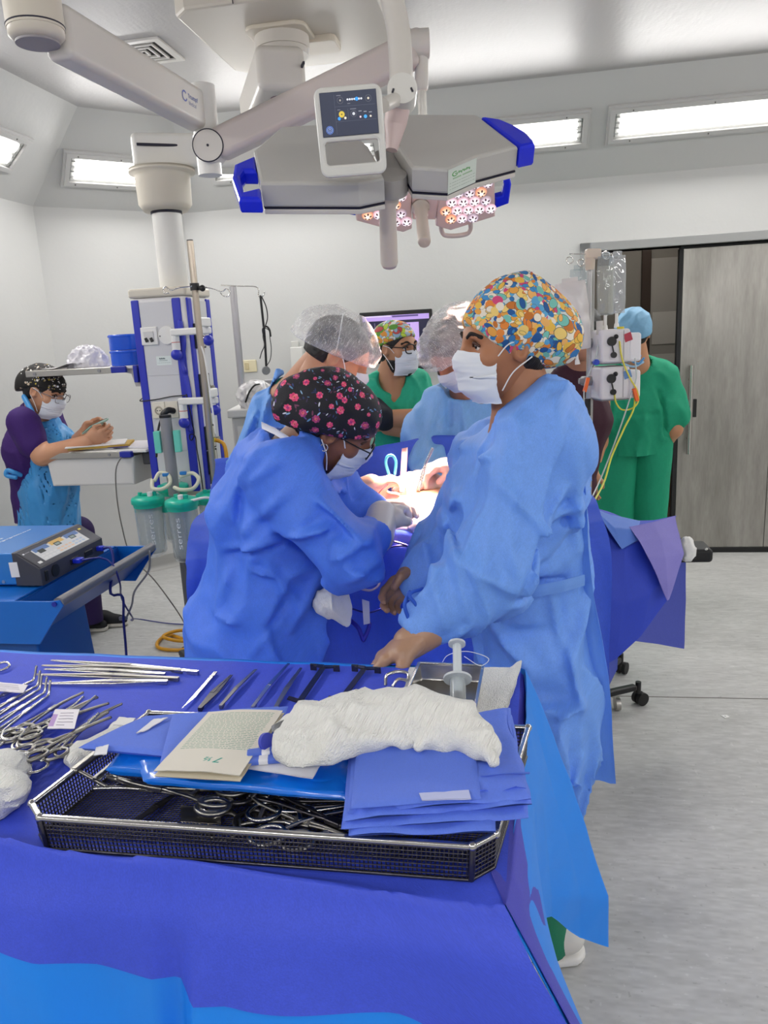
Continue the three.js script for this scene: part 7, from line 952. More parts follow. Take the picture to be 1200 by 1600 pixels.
  [[1.041, 0, -2.989], [1.06, 0, -3.292]].forEach((q, i) => stoolLeg(st, sc, q)); for (const a of [2.2, 3.4, 4.5]) stoolLeg(st, sc, [sc[0] + 0.27 * Math.cos(a), 0, sc[2] + 0.27 * Math.sin(a)]);
  part(st, 'gas_column', cyl(0.025, 0.4, [0, 0.28, 0], [0, 0, 0], 0.025, 18), blackPlastic); part(st, 'seat', lathe([[0.001, 0.48], [0.15, 0.48], [0.17, 0.5], [0.17, 0.53], [0.15, 0.55], [0.001, 0.555]], [0, 0, 0], [0, 0, 0], 32), blackRubber);
  const lit = [1.338, 0, -2.843]; single('paper_scrap', 'tiny white paper scrap lying on the floor at the right', 'scrap', extrude([[-0.014, -0.01], [0.012, -0.012], [0.015, 0.008], [-0.006, 0.014]], 0.002, { rot: [Math.PI / 2, 0, 0], at: [lit[0], 0.0015, lit[2]], bevel: 0.0004, holes: [ring(0.004, 8).reverse()] }), std(0xeeeeec, 0.7));
}
function stoolLeg(st, c, q) { const d = V([q[0] - c[0], 0, q[2] - c[2]]), L = d.length(); d.normalize(); const e = [d.x * L, 0, d.z * L]; const l = part(st, 'base_leg', [beam([0, 0.1, 0], [e[0] * 0.93, 0.085, e[2] * 0.93], 0.036, 0.03, 0.01, 0.85), cyl(0.012, 0.05, [e[0] * 0.97, 0.08, e[2] * 0.97], [0, 0, 0], 0.012, 12)], blackPlastic); for (const s of [-1, 1]) part(l, 'castor_wheel', cyl(0.028, 0.016, [e[0] - d.z * 0.014 * s, 0.029, e[2] + d.x * 0.014 * s], [0, Math.atan2(-d.z, d.x) + Math.PI / 2, Math.PI / 2], 0.028, 20), blackRubber); }

// ---------- instrument table in the foreground ----------
const TB0 = [0.253, 0.93, -1.398], TA = [0.977, 0, 0.213], TBv = [-0.213, 0, 0.977], TABLE_TURN = Math.atan2(-0.213, 0.977);
const onTable = (a, b, y = 0) => [TB0[0] + TA[0] * a + TBv[0] * b, TB0[1] + y, TB0[2] + TA[2] * a + TBv[2] * b];
const steel = std(0xc4c2bf, 0.2, { metalness: 1 }), steelDull = std(0x9b9892, 0.32, { metalness: 1 }), steelDark = std(0x58565a, 0.3, { metalness: 0.95 });
const panelBlue = nonwoven(0x3f56de), skyBlue = phys(0x0a86f2, 0.5, { bumpMap: weave, bumpScale: 0.0003 });
{
  const t = thing('instrument_table', 'draped instrument table in the foreground', 'table', onTable(-0.62, 0.3, -0.93), TABLE_TURN);
  part(t, 'table_top', box(1.2, 0.025, 0.6, [-0.01, 0.905, 0.0], [0, 0, 0], 0.008), aluminium); for (const x of [-0.54, 0.5]) for (const z of [-0.24, 0.22]) part(t, 'leg', cyl(0.016, 0.85, [x, 0.47, z], [0, 0, 0], 0.016, 14), aluminium); for (const x of [-0.54, 0.5]) for (const z of [-0.24, 0.22]) part(t, 'castor', cyl(0.045, 0.03, [x, 0.045, z], [0, 0, Math.PI / 2], 0.045, 16), blackPlastic);
  const d = thing('table_drape', 'two-tone drape on the instrument table, dark blue panel on light blue sheet', 'drape', onTable(-0.62, 0.3, -0.75));
  // surface: back fall, top, front fall
  const path = (out, y0, b0, len) => (s) => s < 0 ? [b0 + s * 0.1, y0 + s] : s < 1 ? [lerp(b0, 0.655, s), y0] : [0.655 + 0.02 * smooth(0, 0.06, s - 1) + (s - 1) * out, y0 + 0.004 - (s - 1) * len];
  const place = (lift, w, b0, amp, seed, u, s) => {
    const a = lerp(-1.3, w, u), [b, y] = path(0.1, lift, b0, 1)(s), fall = smooth(1.0, 1.25, s), edgeLift = 0.03 * Math.exp(-(((s - 1.0) / 0.022) ** 2)) * (0.75 + 0.7 * noise(a * 5, 2, seed)) * smooth(-0.02, -0.45, a - w);
    const flare = smooth(0.72, 1, u) * Math.max(0, s - 1) * 0.62, pl = fall * (0.028 * noise(a * 6 + seed, 1, 0) + 0.018 * Math.sin(a * 19 + 1.3));
    const pleat = fall * 0.03 * (Math.max(0, 1 - Math.abs(a + 0.36 + (s - 1) * 0.1) * 26) - Math.max(0, 1 - Math.abs(a + 0.41) * 30) + 0.9 * Math.max(0, 1 - Math.abs(a + 0.63 - (s - 1) * 0.3) * 14) - Math.max(0, 1 - Math.abs(a + 0.73) * 16));
    const base = onTable(a + flare, b + pl + pleat + fall * lift * 2.2, y + edgeLift + (1 - fall) * (0.003 * noise(a * 9, b * 9, seed))), c = crumple(base, amp * (0.2 + 1.3 * fall), 6, seed); return [c[0], Math.max(c[1], s > 0 && s < 0.97 ? TB0[1] + lift - 0.001 : -9), c[2]];
  };
  const skin = (lift, w, s0, s1, b0, amp, seed, trim) => sheet((u, v) => place(lift, w, b0, amp, seed, u, lerp(s0, trim ? trim(u, s1) : s1, v)), 150, 110, 0, [1.3, 1.2]);
  const front = (s, k = 0) => place(0.003, -0.001 + k, 0.022, 0.012, 3, 1, s);
  part(d, 'light_blue_sheet', skin(0.0, -0.002, -0.3, 1.75, 0.0, 0.012, 3), skyBlue, true, 'light blue plastic sheet');
  part(d, 'dark_blue_panel', skin(0.003, -0.001, 0.0, 1.3, 0.022, 0.012, 3, (u) => 1.085 + 0.065 * u + 0.01 * Math.sin(u * 11) + 0.22 * smooth(0.86, 1, u)), panelBlue, true, 'dark blue absorbent panel');
  part(d, 'light_blue_side', sheet((u, v) => crumple(columns([[[0.236, 0.93, -1.41], [0.293, 0.792, -1.46], [0.354, 0.627, -1.48], [0.386, 0.452, -1.48], [0.38, 0.245, -1.48]], [[0.256, 0.928, -1.395], [0.31, 0.797, -1.37], [0.361, 0.638, -1.35], [0.411, 0.451, -1.34], [0.412, 0.329, -1.34]], [[0.247, 0.916, -1.33], [0.272, 0.799, -1.3], [0.306, 0.661, -1.28], [0.338, 0.513, -1.27], [0.336, 0.42, -1.27]], [[0.232, 0.906, -1.25], [0.246, 0.804, -1.21], [0.257, 0.689, -1.19], [0.261, 0.592, -1.18], [0.259, 0.55, -1.18]], [[0.198, 0.892, -1.11], [0.215, 0.829, -1.1], [0.219, 0.746, -1.1], [0.22, 0.661, -1.1], [0.22, 0.615, -1.1]], [front(0.995), front(1.04), front(1.09), front(1.15), front(1.22)]])(u, v), 0.006 * (1 - u ** 8), 8, 5), 70, 60, 0.001), skyBlue, true, 'light blue side flaring out at the corner');
  part(d, 'dark_blue_side', sheet((u, v) => crumple(columns([[[0.236, 0.93, -1.41], [0.253, 0.918, -1.392], [0.261, 0.846, -1.388], [0.266, 0.749, -1.385]], [[0.206, 0.901, -1.24], [0.227, 0.894, -1.246], [0.236, 0.808, -1.245], [0.242, 0.667, -1.24]], [[0.169, 0.884, -1.09], [0.197, 0.885, -1.096], [0.21, 0.806, -1.1], [0.218, 0.624, -1.1]], [onTable(-0.02, 0.6, 0.004), onTable(0.006, 0.6, 0.0), onTable(0.045, 0.6, -0.1), onTable(0.09, 0.59, -0.25)], [front(0.99), front(1.0, 0.002), front(1.13, 0.004), front(1.42, 0.006)]])(u, v), 0.005 * (1 - u ** 8), 9, 7), 50, 40, 0.001), nonwoven(0x4a4cc6), true, 'dark panel turned down the right side');
}
// flat bar between two points lying on the table
function bar(a, b, w0, w1, h) { a = V(a); b = V(b); const L = a.distanceTo(b), g = new THREE.BoxGeometry(w0, h, L, 1, 1, 6), p = g.attributes.position; for (let i = 0; i < p.count; i++) { const t = p.getZ(i) / L + 0.5; p.setX(i, p.getX(i) * lerp(1, w1 / w0, t)); p.setY(i, p.getY(i) * lerp(1, 0.6, t)); } g.computeVertexNormals(); return g.applyMatrix4(new THREE.Matrix4().lookAt(b, a, new THREE.Vector3(0, 1, 0)).setPosition(a.add(b).multiplyScalar(0.5))); }
const lift = (p, y) => [p[0], p[1] + y, p[2]];
function forceps(tail, tip, label, w = 0.009, gap = 0.006, mat = steel, bendTip = 0) {
  const t = thing('forceps', label, 'forceps', tail, 0, 'forceps on the instrument table'), d = V(tip).sub(V(tail)).setY(0).normalize(), n = new THREE.Vector3(-d.z, 0, d.x);
  const mid = mix3(tail, tip, 0.45);
  for (const s of [-1, 1]) { const m = [mid[0] + n.x * gap * s, mid[1] + 0.004 + s * 0.0015, mid[2] + n.z * gap * s], e = [tip[0] + n.x * (0.0016 * s + bendTip), tip[1] + 0.002, tip[2] + n.z * (0.0016 * s + bendTip)]; part(t, 'arm', [bar(lift(tail, 0.004), m, w * 0.9, w, 0.0022), bar(m, e, w, 0.0022, 0.0022)], mat, true); }
  part(t, 'heel', bar(tail, lift(mix3(tail, tip, 0.07), 0.002), w * 0.9, w, 0.006), mat, true); return t;
}
// ring-handled clamp: built once along +x, rings at the origin, then cloned
function clampProto(L, curve, hook, mat, wide = 1) {
  const g = new THREE.Group(), lock = L * 0.6, arc = (s) => { const o = []; for (let i = 0; i <= 6; i++) { const t = i / 6; o.push([lock + (L - lock) * t * (hook ? 0.96 : 1), 0.003 + (hook ? hook * smooth(0.82, 1, t) * 0.5 : 0), s * 0.0022 * (1 - t) + curve * t * t]); } return o; };
  for (const s of [-1, 1]) {
    const m = new THREE.Mesh(join([...tube([[0.012, 0.003, s * 0.0175 * wide], [0.028, 0.003, s * 0.011 * wide], [0.05, 0.003, s * 0.006 * wide], [lock * 0.8, 0.003, s * 0.003], [lock, 0.003, -s * 0.001]], 0.0024, { rs: 6, seg: 18 })]), mat); m.name = 'shank'; g.add(m);
    const r = new THREE.Mesh(move(new THREE.TorusGeometry(0.0158, 0.0027, 6, 24), [-0.002, 0.003, s * 0.0215 * wide], [Math.PI / 2, 0, 0], [1.15, 1, 1]), mat); r.name = 'finger_ring'; g.add(r);
    const j = new THREE.Mesh(join(tube(arc(s), 0.0026, { rs: 6, seg: 16 })), mat); j.name = 'jaw'; g.add(j);
  }
  const b = new THREE.Mesh(box(0.02, 0.006, 0.011, [lock, 0.003, 0], [0, 0, 0], 0.002), mat); b.name = 'box_lock'; g.add(b); const k = new THREE.Mesh(box(0.005, 0.003, 0.016 * wide, [0.034, 0.0035, 0], [0, 0, 0], 0.001), mat); k.name = 'ratchet'; g.add(k);
  g.traverse((o) => { if (o.isMesh) o.castShadow = o.receiveShadow = true; }); return g;
}
const protos = [clampProto(0.19, 0.0, 0.05, steel), clampProto(0.16, 0.012, 0, steelDull), clampProto(0.16, -0.012, 0, steel), clampProto(0.14, 0.006, 0, steelDull), clampProto(0.2, 0, 0, steelDark)];
function placeClamp(k, ringAt, tipAt, y, tilt, label, group) { const o = protos[k].clone(); o.name = numbered('clamp'); const dx = tipAt[0] - ringAt[0], dz = tipAt[2] - ringAt[2]; o.position.set(ringAt[0], ringAt[1] + y, ringAt[2]); o.rotation.set(tilt, Math.atan2(-dz, dx), 0, 'YXZ'); o.userData = { label, category: 'clamp', group }; if (group.includes('basket')) o.scale.setScalar(1.25); scene.add(o); o.updateMatrixWorld(); return o; }
{
  const nth = ['first', 'second', 'third', 'fourth', 'fifth', 'sixth', 'seventh', 'eighth', 'ninth', 'tenth'];
  // long hooked clamps reaching in from the left edge
  [[[[-0.807, 0.936, -1.291]], [-0.739, 0.936, -1.419]], [[-0.77, 0.936, -1.254], [-0.707, 0.936, -1.409]], [[-0.748, 0.936, -1.23], [-0.689, 0.936, -1.401]], [[-0.725, 0.936, -1.21], [-0.658, 0.936, -1.426]], [[-0.699, 0.936, -1.19], [-0.642, 0.936, -1.43]]].forEach(([a, b], i) => placeClamp(0, [a].flat(2).slice(0, 3), b, 0.001 + i * 0.0012, 0, nth[i] + ' long hooked steel clamp from the back, at the left table edge', 'long clamps at the left table edge'));
  // fan of curved clamps, rings towards the camera
  const rings = [[-0.671, 0.936, -1.209], [-0.649, 0.936, -1.198], [-0.634, 0.936, -1.205], [-0.626, 0.936, -1.217], [-0.618, 0.936, -1.229], [-0.565, 0.936, -1.133], [-0.561, 0.936, -1.144], [-0.56, 0.936, -1.156], [-0.56, 0.936, -1.168]], tips = [[-0.608, 0.936, -1.375], [-0.577, 0.936, -1.342], [-0.568, 0.936, -1.344], [-0.551, 0.936, -1.334], [-0.529, 0.936, -1.309], [-0.511, 0.936, -1.304], [-0.516, 0.936, -1.264], [-0.514, 0.936, -1.249], [-0.501, 0.936, -1.239]];
  rings.forEach((r, i) => { const d = V(tips[i]).sub(V(r)).normalize(), L = [0.16, 0.16, 0.16, 0.16, 0.14, 0.16, 0.14, 0.16, 0.14][i], at = V(tips[i]).addScaledVector(d, -L); placeClamp([1, 2, 1, 2, 3, 1, 3, 2, 3][i], [at.x, 0.936, at.z], tips[i], 0.002 + i * 0.0018, (i % 2 ? 0.12 : -0.1), nth[i] + ' curved clamp counted from the back in the ring-handled fan', 'fan of curved clamps'); });
  // tissue forceps in a row at the back
  [[[-0.392, 0.936, -1.446], [-0.732, 0.936, -1.55], 'rearmost long forceps with a dark grip end'], [[-0.427, 0.936, -1.457], [-0.741, 0.936, -1.525], 'long forceps, second of the row at the back'], [[-0.458, 0.936, -1.442], [-0.727, 0.936, -1.504], 'long forceps, third of the row at the back'], [[-0.424, 0.936, -1.417], [-0.737, 0.936, -1.48], 'long forceps, fourth of the row, pale tip to the left'], [[-0.443, 0.936, -1.405], [-0.704, 0.936, -1.432], 'fine forceps nearest the camera in the row at the back']].forEach(([a, b, l], i) => forceps(lift(a, i * 0.0005), b, l, 0.0085, 0.004, i % 2 ? steelDull : steel));
  const s = thing('scalpel', 'steel scalpel handle with a bright blade, beside the forceps row', 'scalpel', [-0.372, 0.936, -1.369]); part(s, 'handle', bar([-0.356, 0.938, -1.443], [-0.375, 0.938, -1.338], 0.0075, 0.0075, 0.0025), steel, true); part(s, 'blade', bar([-0.374, 0.939, -1.336], [-0.387, 0.939, -1.289], 0.009, 0.001, 0.0012), std(0xe8eaf0, 0.1, { metalness: 1 }), true);
  forceps([-0.353, 0.936, -1.284], [-0.321, 0.936, -1.425], 'dark pointed forceps next to the scalpel', 0.008, 0.006, steelDark); forceps([-0.316, 0.936, -1.289], [-0.281, 0.936, -1.447], 'curved-tip forceps right of the dark pointed pair', 0.007, 0.002, steelDull, 0.006); forceps([-0.256, 0.936, -1.277], [-0.217, 0.936, -1.467], 'slim forceps above the paper wrapper', 0.007, 0.002, steel, 0.006); forceps([-0.214, 0.936, -1.268], [-0.188, 0.936, -1.441], 'short forceps left of the flat retractors', 0.008, 0.002, steelDull, 0.004);
  // flat double-ended retractors
  [[[-0.172, 0.94, -1.29], [-0.138, 0.94, -1.435], 'left flat retractor with bent ends at the back of the table'], [[-0.099, 0.94, -1.281], [-0.055, 0.94, -1.418], 'right flat retractor with bent ends beside the gauze']].forEach(([a, b, l]) => { const t = thing('retractor', l, 'retractor', a, 0, 'flat retractors'), n = V(b).sub(V(a)).setY(0).normalize(), q = [-n.z, 0, n.x].map((v) => v * 1), e = (p, k, y) => [p[0] - q[0] * -k, p[1] + y, p[2] - q[2] * -k]; part(t, 'shaft', bar(a, b, 0.011, 0.011, 0.003), steelDark, true); part(t, 'blade', [bar(b, e(b, 0.026, 0.002), 0.012, 0.012, 0.003), box(0.004, 0.018, 0.013, e(b, 0.027, -0.004), [0, Math.atan2(-n.z, n.x), 0], 0.001)], steelDark, true); part(t, 'blade', [bar(lift(b, 0.001), e(b, -0.02, 0.003), 0.012, 0.012, 0.003), box(0.004, 0.02, 0.013, e(b, -0.021, -0.004), [0, Math.atan2(-n.z, n.x), 0], 0.001)], steelDark, true); part(t, 'blade', bar(a, e(a, -0.022, 0.006), 0.012, 0.012, 0.003), steelDark, true); });
  single('wire_loop', 'bent steel handle loop at the left end of the steel dish', 'handle', tube([[-0.015, 0.94, -1.339], [-0.012, 0.955, -1.345], [0.005, 0.96, -1.349], [0.027, 0.955, -1.352], [0.028, 0.945, -1.345], [0.009, 0.95, -1.337], [-0.001, 0.94, -1.332]], 0.0035, { seg: 50 }), chrome);
  single('ring_instrument', 'oval steel ring handle cut by the left edge of the photo', 'instrument', tube([[-0.842, 0.94, -1.494], [-0.836, 0.945, -1.527], [-0.82, 0.945, -1.535], [-0.808, 0.942, -1.521], [-0.816, 0.94, -1.507], [-0.833, 0.94, -1.503]], 0.0028, { closed: true, seg: 40 }), chrome);
  // paper tags
  const tagTex = canvasTex(128, 96, (x) => { x.fillStyle = '#ece8ee'; x.fillRect(0, 0, 128, 96); x.fillStyle = '#b99ad0'; x.fillRect(0, 10, 26, 60); x.fillStyle = '#a59fae'; for (let i = 0; i < 5; i++) x.fillRect(36, 14 + i * 15, 40 + (i * 37 % 40), 4); }), tagMat = new THREE.MeshStandardMaterial({ map: tagTex, roughness: 0.7 });
  const quad = (c, h = 0, n = 6) => sheet((u, v) => { const p = mix3(mix3(c[0], c[1], u), mix3(c[3], c[2], u), v); return [p[0], p[1] + h * Math.sin(Math.PI * u) + 0.0015 * noise(u * 3, v * 3, 7), p[2]]; }, n, n, 0.0012, [1, 1]);
  single('paper_tag', 'white paper tag on the long clamps at the left edge', 'tag', quad([[-0.82, 0.955, -1.429], [-0.713, 0.952, -1.399], [-0.71, 0.95, -1.37], [-0.799, 0.953, -1.385]]), tagMat, 'paper tags'); single('paper_tag', 'white and violet paper tag lying on the fan of clamps', 'tag', quad([[-0.605, 0.962, -1.267], [-0.558, 0.964, -1.258], [-0.542, 0.962, -1.191], [-0.592, 0.96, -1.2]]), tagMat, 'paper tags'); single('paper_tag', 'small white tag tied to the rear rim of the mesh basket', 'tag', quad([[-0.459, 0.985, -1.179], [-0.429, 0.985, -1.171], [-0.432, 0.985, -1.145], [-0.461, 0.985, -1.153]]), std(0xe9e8e4, 0.7), 'paper tags');
  const gauze = std(0xefefea, 0.95, { bumpMap: dataTex(256, 256, (u, v) => 128 + 120 * (n128(u, v) - 0.5) + 60 * (n256(u, v) - 0.5) + 60 * (n32(u, v) - 0.5), false, 9), bumpScale: 0.004 });
  const q1 = [-0.578, 0.95, -1.015]; single('gauze_stack', 'thick stack of white gauze swabs at the lower left edge', 'gauze', nets(cloth([cone([-0.602, 0.945, -0.998], [-0.614, 0.945, -1.095], 0.03, 0.03, norm([1, 0, 0.3]), 1.3), cone([-0.597, 0.96, -1.022], [-0.558, 0.975, -0.995], 0.03, 0.024)], { amp: 0.01, f: 18, drop: 3, k: 0.02, fk: 0.2, cut: (x, y, z) => 0.934 - y }), [q1[0] - 0.15, 0.93, q1[2] - 0.14], [q1[0] + 0.1, 1.03, q1[2] + 0.13], 0.005), gauze);
  const q2 = [-0.502, 0.94, -1.167]; single('gauze', 'folded white gauze between the clamp rings and the mesh basket', 'gauze', nets(cloth([cone([-0.521, 0.942, -1.134], [-0.474, 0.942, -1.203], 0.016, 0.014, norm([0.5, 0, 1]), 2.0)], { amp: 0.008, f: 20, k: 0.02, fk: 0.2, cut: (x, y, z) => 0.934 - y }), [q2[0] - 0.11, 0.93, q2[2] - 0.1], [q2[0] + 0.11, 0.97, q2[2] + 0.1], 0.004), gauze);

  // ---------- wire mesh basket ----------
  const c = [[-0.476, 0.985, -0.906], [0.083, 0.985, -0.8], [0.114, 0.985, -0.821], [0, 0, 0], [-0.412, 0.985, -1.187], [-0.5, 0.985, -0.938]]; c[3] = [0, 1, 2].map((i) => c[2][i] + c[4][i] - c[5][i]);
  const mid = mix3(mix3(c[5], c[2], 0.5), mix3(c[4], c[3], 0.5), 0.5);
  const bk = thing('mesh_basket', 'long steel wire mesh instrument basket along the front of the table', 'basket', mid.map((v, i) => i === 1 ? 0.934 : v));
  const down = (p, y = 0.937) => { const m = mid; return [lerp(m[0], p[0], 0.99), y, lerp(m[2], p[2], 0.99)]; }, rimMat = steel;
  for (let i = 0; i < 6; i++) part(bk, 'rim', [beam(c[i], c[(i + 1) % 6], 0.009, 0.007, 0.003), ball(0.006, c[i], 1, 10)], rimMat, true);
  for (let i = 0; i < 6; i++) part(bk, 'lower_rail', rod(down(c[i]), down(c[(i + 1) % 6]), 0.0025, 8), steelDark, true);
  for (let i = 0; i < 6; i++) { const a = c[i], b = c[(i + 1) % 6], L = V(a).distanceTo(V(b)), n = Math.round(L / 0.0055), g = []; for (let k = 1; k < n; k++) { const p = mix3(a, b, k / n), q = down(p); g.push(rod(p, q, 0.0011, 4)); } for (let k = 1; k < 8; k++) { const t = k / 8; g.push(rod(mix3(a, down(a), t), mix3(b, down(b), t), 0.0011, 4)); } const m = part(bk, 'wire_side', g, steelDark, true); m.userData.kind = 'stuff'; }
  { const g = [], n = 112, m = 58; for (let k = 1; k < n; k++) g.push(rod(down(mix3(c[5], c[2], k / n), 0.938), down(mix3(c[4], c[3], k / n), 0.938), 0.0009, 4)); for (let k = 1; k < m; k++) g.push(rod(down(mix3(c[5], c[4], k / m), 0.939), down(mix3(c[2], c[3], k / m), 0.939), 0.0009, 4)); const f = part(bk, 'wire_floor', g, steelDark, true); f.userData.kind = 'stuff'; }
  part(bk, 'corner_post', [rod(c[1], down(c[1]), 0.004, 8)], steelDark, true); part(bk, 'corner_post', [rod(c[0], down(c[0]), 0.004, 8)], steelDark, true);
  part(bk, 'carry_handle', [beam(mix3(c[5], c[4], 0.3), mix3(c[5], c[4], 0.75), 0.014, 0.01, 0.004), rod(mix3(c[5], c[4], 0.33), lift(mix3(mix3(c[5], c[4], 0.33), c[2], 0.08), -0.02), 0.003, 8), beam(lift(mix3(mix3(c[5], c[4], 0.3), c[2], 0.06), -0.006), lift(mix3(mix3(c[5], c[4], 0.78), c[2], 0.06), -0.006), 0.008, 0.006, 0.002)], steelDull, true, 'folding handle on the left end');
  // instruments lying in the basket
  const inB = (k, ra, ti, y, tilt, l) => placeClamp(k, ra, ti, y, tilt, l, 'ring-handled instruments in the basket');
  inB(2, [-0.25, 0.945, -0.981], [-0.394, 0.945, -1.017], 0.004, 0.15, 'ring-handled clamp in the basket, rearmost, tip to the left'); inB(1, [-0.248, 0.945, -0.969], [-0.386, 0.945, -1.011], 0.012, 0.3, 'ring-handled clamp in the basket, second layer, tip to the left'); inB(3, [-0.247, 0.945, -0.954], [-0.356, 0.945, -0.991], 0.02, 0.1, 'ring-handled clamp in the basket, top layer, tip to the left'); inB(3, [-0.228, 0.945, -0.949], [-0.152, 0.945, -0.919], 0.006, 0.5, 'small ring-handled clamp in the basket, pointing right');
  inB(4, [-0.21, 0.945, -0.984], [-0.09, 0.945, -0.898], 0.012, -0.1, 'long scissors in the basket, pointing down right'); inB(4, [-0.199, 0.945, -0.952], [-0.071, 0.945, -0.95], 0.004, 0.1, 'long clamp in the basket lying level to the right'); inB(0, [-0.176, 0.945, -0.905], [-0.066, 0.945, -0.93], 0.01, 0.0, 'long clamp in the basket, crossing under the scissors'); inB(1, [-0.176, 0.945, -0.968], [-0.09, 0.945, -0.977], 0.002, 0.2, 'dark ring-handled clamp in the basket under the blue film'); inB(2, [-0.133, 0.945, -0.901], [-0.057, 0.945, -0.905], 0.003, 0, 'short clamp at the front right of the basket');
  const pl = thing('blade_plate', 'rectangular toothed steel plate lying in the basket', 'plate', [-0.269, 0.942, -0.945]); part(pl, 'plate', [sheet((u, v) => mix3(mix3([-0.309, 0.95, -0.97], [-0.25, 0.95, -0.958], u), mix3([-0.302, 0.946, -0.94], [-0.245, 0.946, -0.929], u), v), 3, 3, 0.003)], steelDull, true); for (let k = 0; k < 6; k++) part(pl, 'tooth', rod(mix3([-0.298, 0.946, -0.936], [-0.274, 0.946, -0.931], k / 5), mix3([-0.297, 0.943, -0.932], [-0.273, 0.943, -0.927], k / 5), 0.0015, 5), steelDull, true);
  forceps([-0.363, 0.944, -0.943], [-0.323, 0.944, -1.008], 'dark forceps lying on the basket floor, left part', 0.008, 0.004, steelDark);
  single('wire_ring', 'thin steel ring lying in the basket near its left end', 'ring', tube([[-0.455, 0.945, -1.049], [-0.448, 0.945, -1.066], [-0.428, 0.945, -1.06], [-0.419, 0.945, -1.046], [-0.431, 0.945, -1.033], [-0.448, 0.945, -1.037]], 0.0018, { closed: true, seg: 40, rs: 6 }), chrome);

  // ---------- packs on the basket ----------
  const packBlue = nonwoven(0x6284f0), film = phys(0x0b74e6, 0.22, { clearcoat: 0.4 });
  const slab = (cs, y0, th, amp, seed, n = 40, wav = 0) => { const g = []; const f = (u, v, top) => { const e = Math.min(1, Math.min(u, 1 - u, v, 1 - v) * 14), p = mix3(mix3(cs[0], cs[1], u), mix3(cs[3], cs[2], u), v); const r = top ? th * (0.5 + 0.5 * Math.sqrt(1 - (1 - e) ** 2)) : th * (0.5 - 0.5 * Math.sqrt(1 - (1 - e) ** 2)); const q = [p[0], y0 + r, p[2]], h = amp * ((facet(p[0] * 14 + seed, y0 * 30, p[2] * 14) - 0.4) * 1.2 + noise(p[0] * 11, seed, p[2] * 11)) + wav * Math.sin(u * 9 + seed) * v * v; return [q[0] + h * 0.4 * (1 - e), q[1] + h * (top ? 1 : 0.6), q[2] + h * 0.7 * (1 - e)]; }; return [sheet((u, v) => f(u, v, true), n, n), sheet((u, v) => f(1 - u, v, false), n, n)]; };
  // bright blue plastic film under everything
  single('plastic_wrap', 'shiny bright blue plastic wrap bunched under the packs on the basket', 'plastic wrap', slab([[-0.414, 0.99, -1.052], [-0.057, 0.99, -1.064], [-0.054, 0.99, -0.905], [-0.419, 0.99, -0.997]], 0.987, 0.016, 0.006, 3, 44), film);
  single('plastic_wrap', 'bright blue plastic fold hanging over the front of the basket contents', 'plastic wrap', slab([[-0.375, 1, -1.007], [-0.064, 1, -0.979], [-0.063, 0.998, -0.884], [-0.351, 0.998, -0.955]], 0.994, 0.012, 0.005, 8, 44), film);
  const lp = thing('folded_drape', 'pale blue folded drape pack with white tape, left on the basket', 'folded drape', [-0.317, 1, -1.054]); part(lp, 'fold', slab([[-0.397, 1.01, -1.12], [-0.18, 1.01, -1.13], [-0.196, 1.01, -0.962], [-0.471, 1.01, -1.038]], 1.004, 0.012, 0.002, 2), packBlue, true); part(lp, 'fold', slab([[-0.348, 1.02, -1.108], [-0.167, 1.02, -1.113], [-0.177, 1.02, -0.962], [-0.329, 1.02, -0.965]], 1.017, 0.006, 0.0015, 5), packBlue, true);
  const tape = std(0xe4e4ea, 0.7); part(lp, 'tape', quad([[-0.436, 1.02, -1.018], [-0.42, 1.02, -1.025], [-0.417, 1.016, -1.005], [-0.435, 1.016, -1.003]]), tape, true); part(lp, 'tape', quad([[-0.374, 1.02, -1.096], [-0.353, 1.02, -1.099], [-0.378, 1.02, -1.06], [-0.389, 1.02, -1.054]]), tape, true);
  const paperTex = canvasTex(512, 768, (x) => { x.fillStyle = '#ddd8cc'; x.fillRect(0, 0, 512, 768); x.fillStyle = 'rgba(70,130,100,0.55)'; const r = rng(77); for (let i = 0; i < 24; i++) { let X = 40; while (X < 460) { const w = 8 + r() * 30; x.fillRect(X, 40 + i * 20, Math.min(w, 470 - X), 7); X += w + 6; } } x.save(); x.translate(300, 610); x.rotate(Math.PI); x.fillStyle = '#2f9a88'; x.font = 'bold italic 78px sans-serif'; x.fillText('7', -60, 0); x.font = 'bold italic 62px sans-serif'; x.fillText('½', 0, 0); x.restore(); });
  { const t = thing('glove_wrapper', 'cream printed glove wrapper marked 7½ lying on the folded drape', 'paper wrapper', [-0.249, 1.03, -0.994]), w = new THREE.MeshStandardMaterial({ map: paperTex, roughness: 0.75 }); const cs = [[-0.285, 1.033, -1.084], [-0.17, 1.033, -1.075], [-0.207, 1.03, -0.906], [-0.326, 1.03, -0.929]]; const g = sheet((u, v) => { const p = mix3(mix3(cs[0], cs[1], u), mix3(cs[3], cs[2], u), v); return [p[0], p[1] + 0.003 * Math.sin(Math.PI * u) + 0.001 * noise(u * 4, v * 4, 1), p[2]]; }, 12, 12, 0.001, [1, 1]); const uv = g.attributes.uv; for (let i = 0; i < uv.count; i++) uv.setY(i, 1 - uv.getY(i)); part(t, 'top_leaf', g, w, true); part(t, 'lower_leaf', sheet((u, v) => { const p = mix3(mix3(cs[0], cs[1], u), mix3(cs[3], cs[2], u), v * 1.02); return [p[0] + 0.002, p[1] - 0.004, p[2] + 0.003 * v]; }, 6, 6, 0.001), std(0xd8cfb8, 0.8), true); }
  single('paper_sheet', 'white paper sheet poking out from under the gauze on the blue wrap', 'paper', quad([[-0.216, 1.022, -0.954], [-0.097, 1.022, -0.962], [-0.113, 1.018, -0.91], [-0.21, 1.018, -0.944]]), tape);
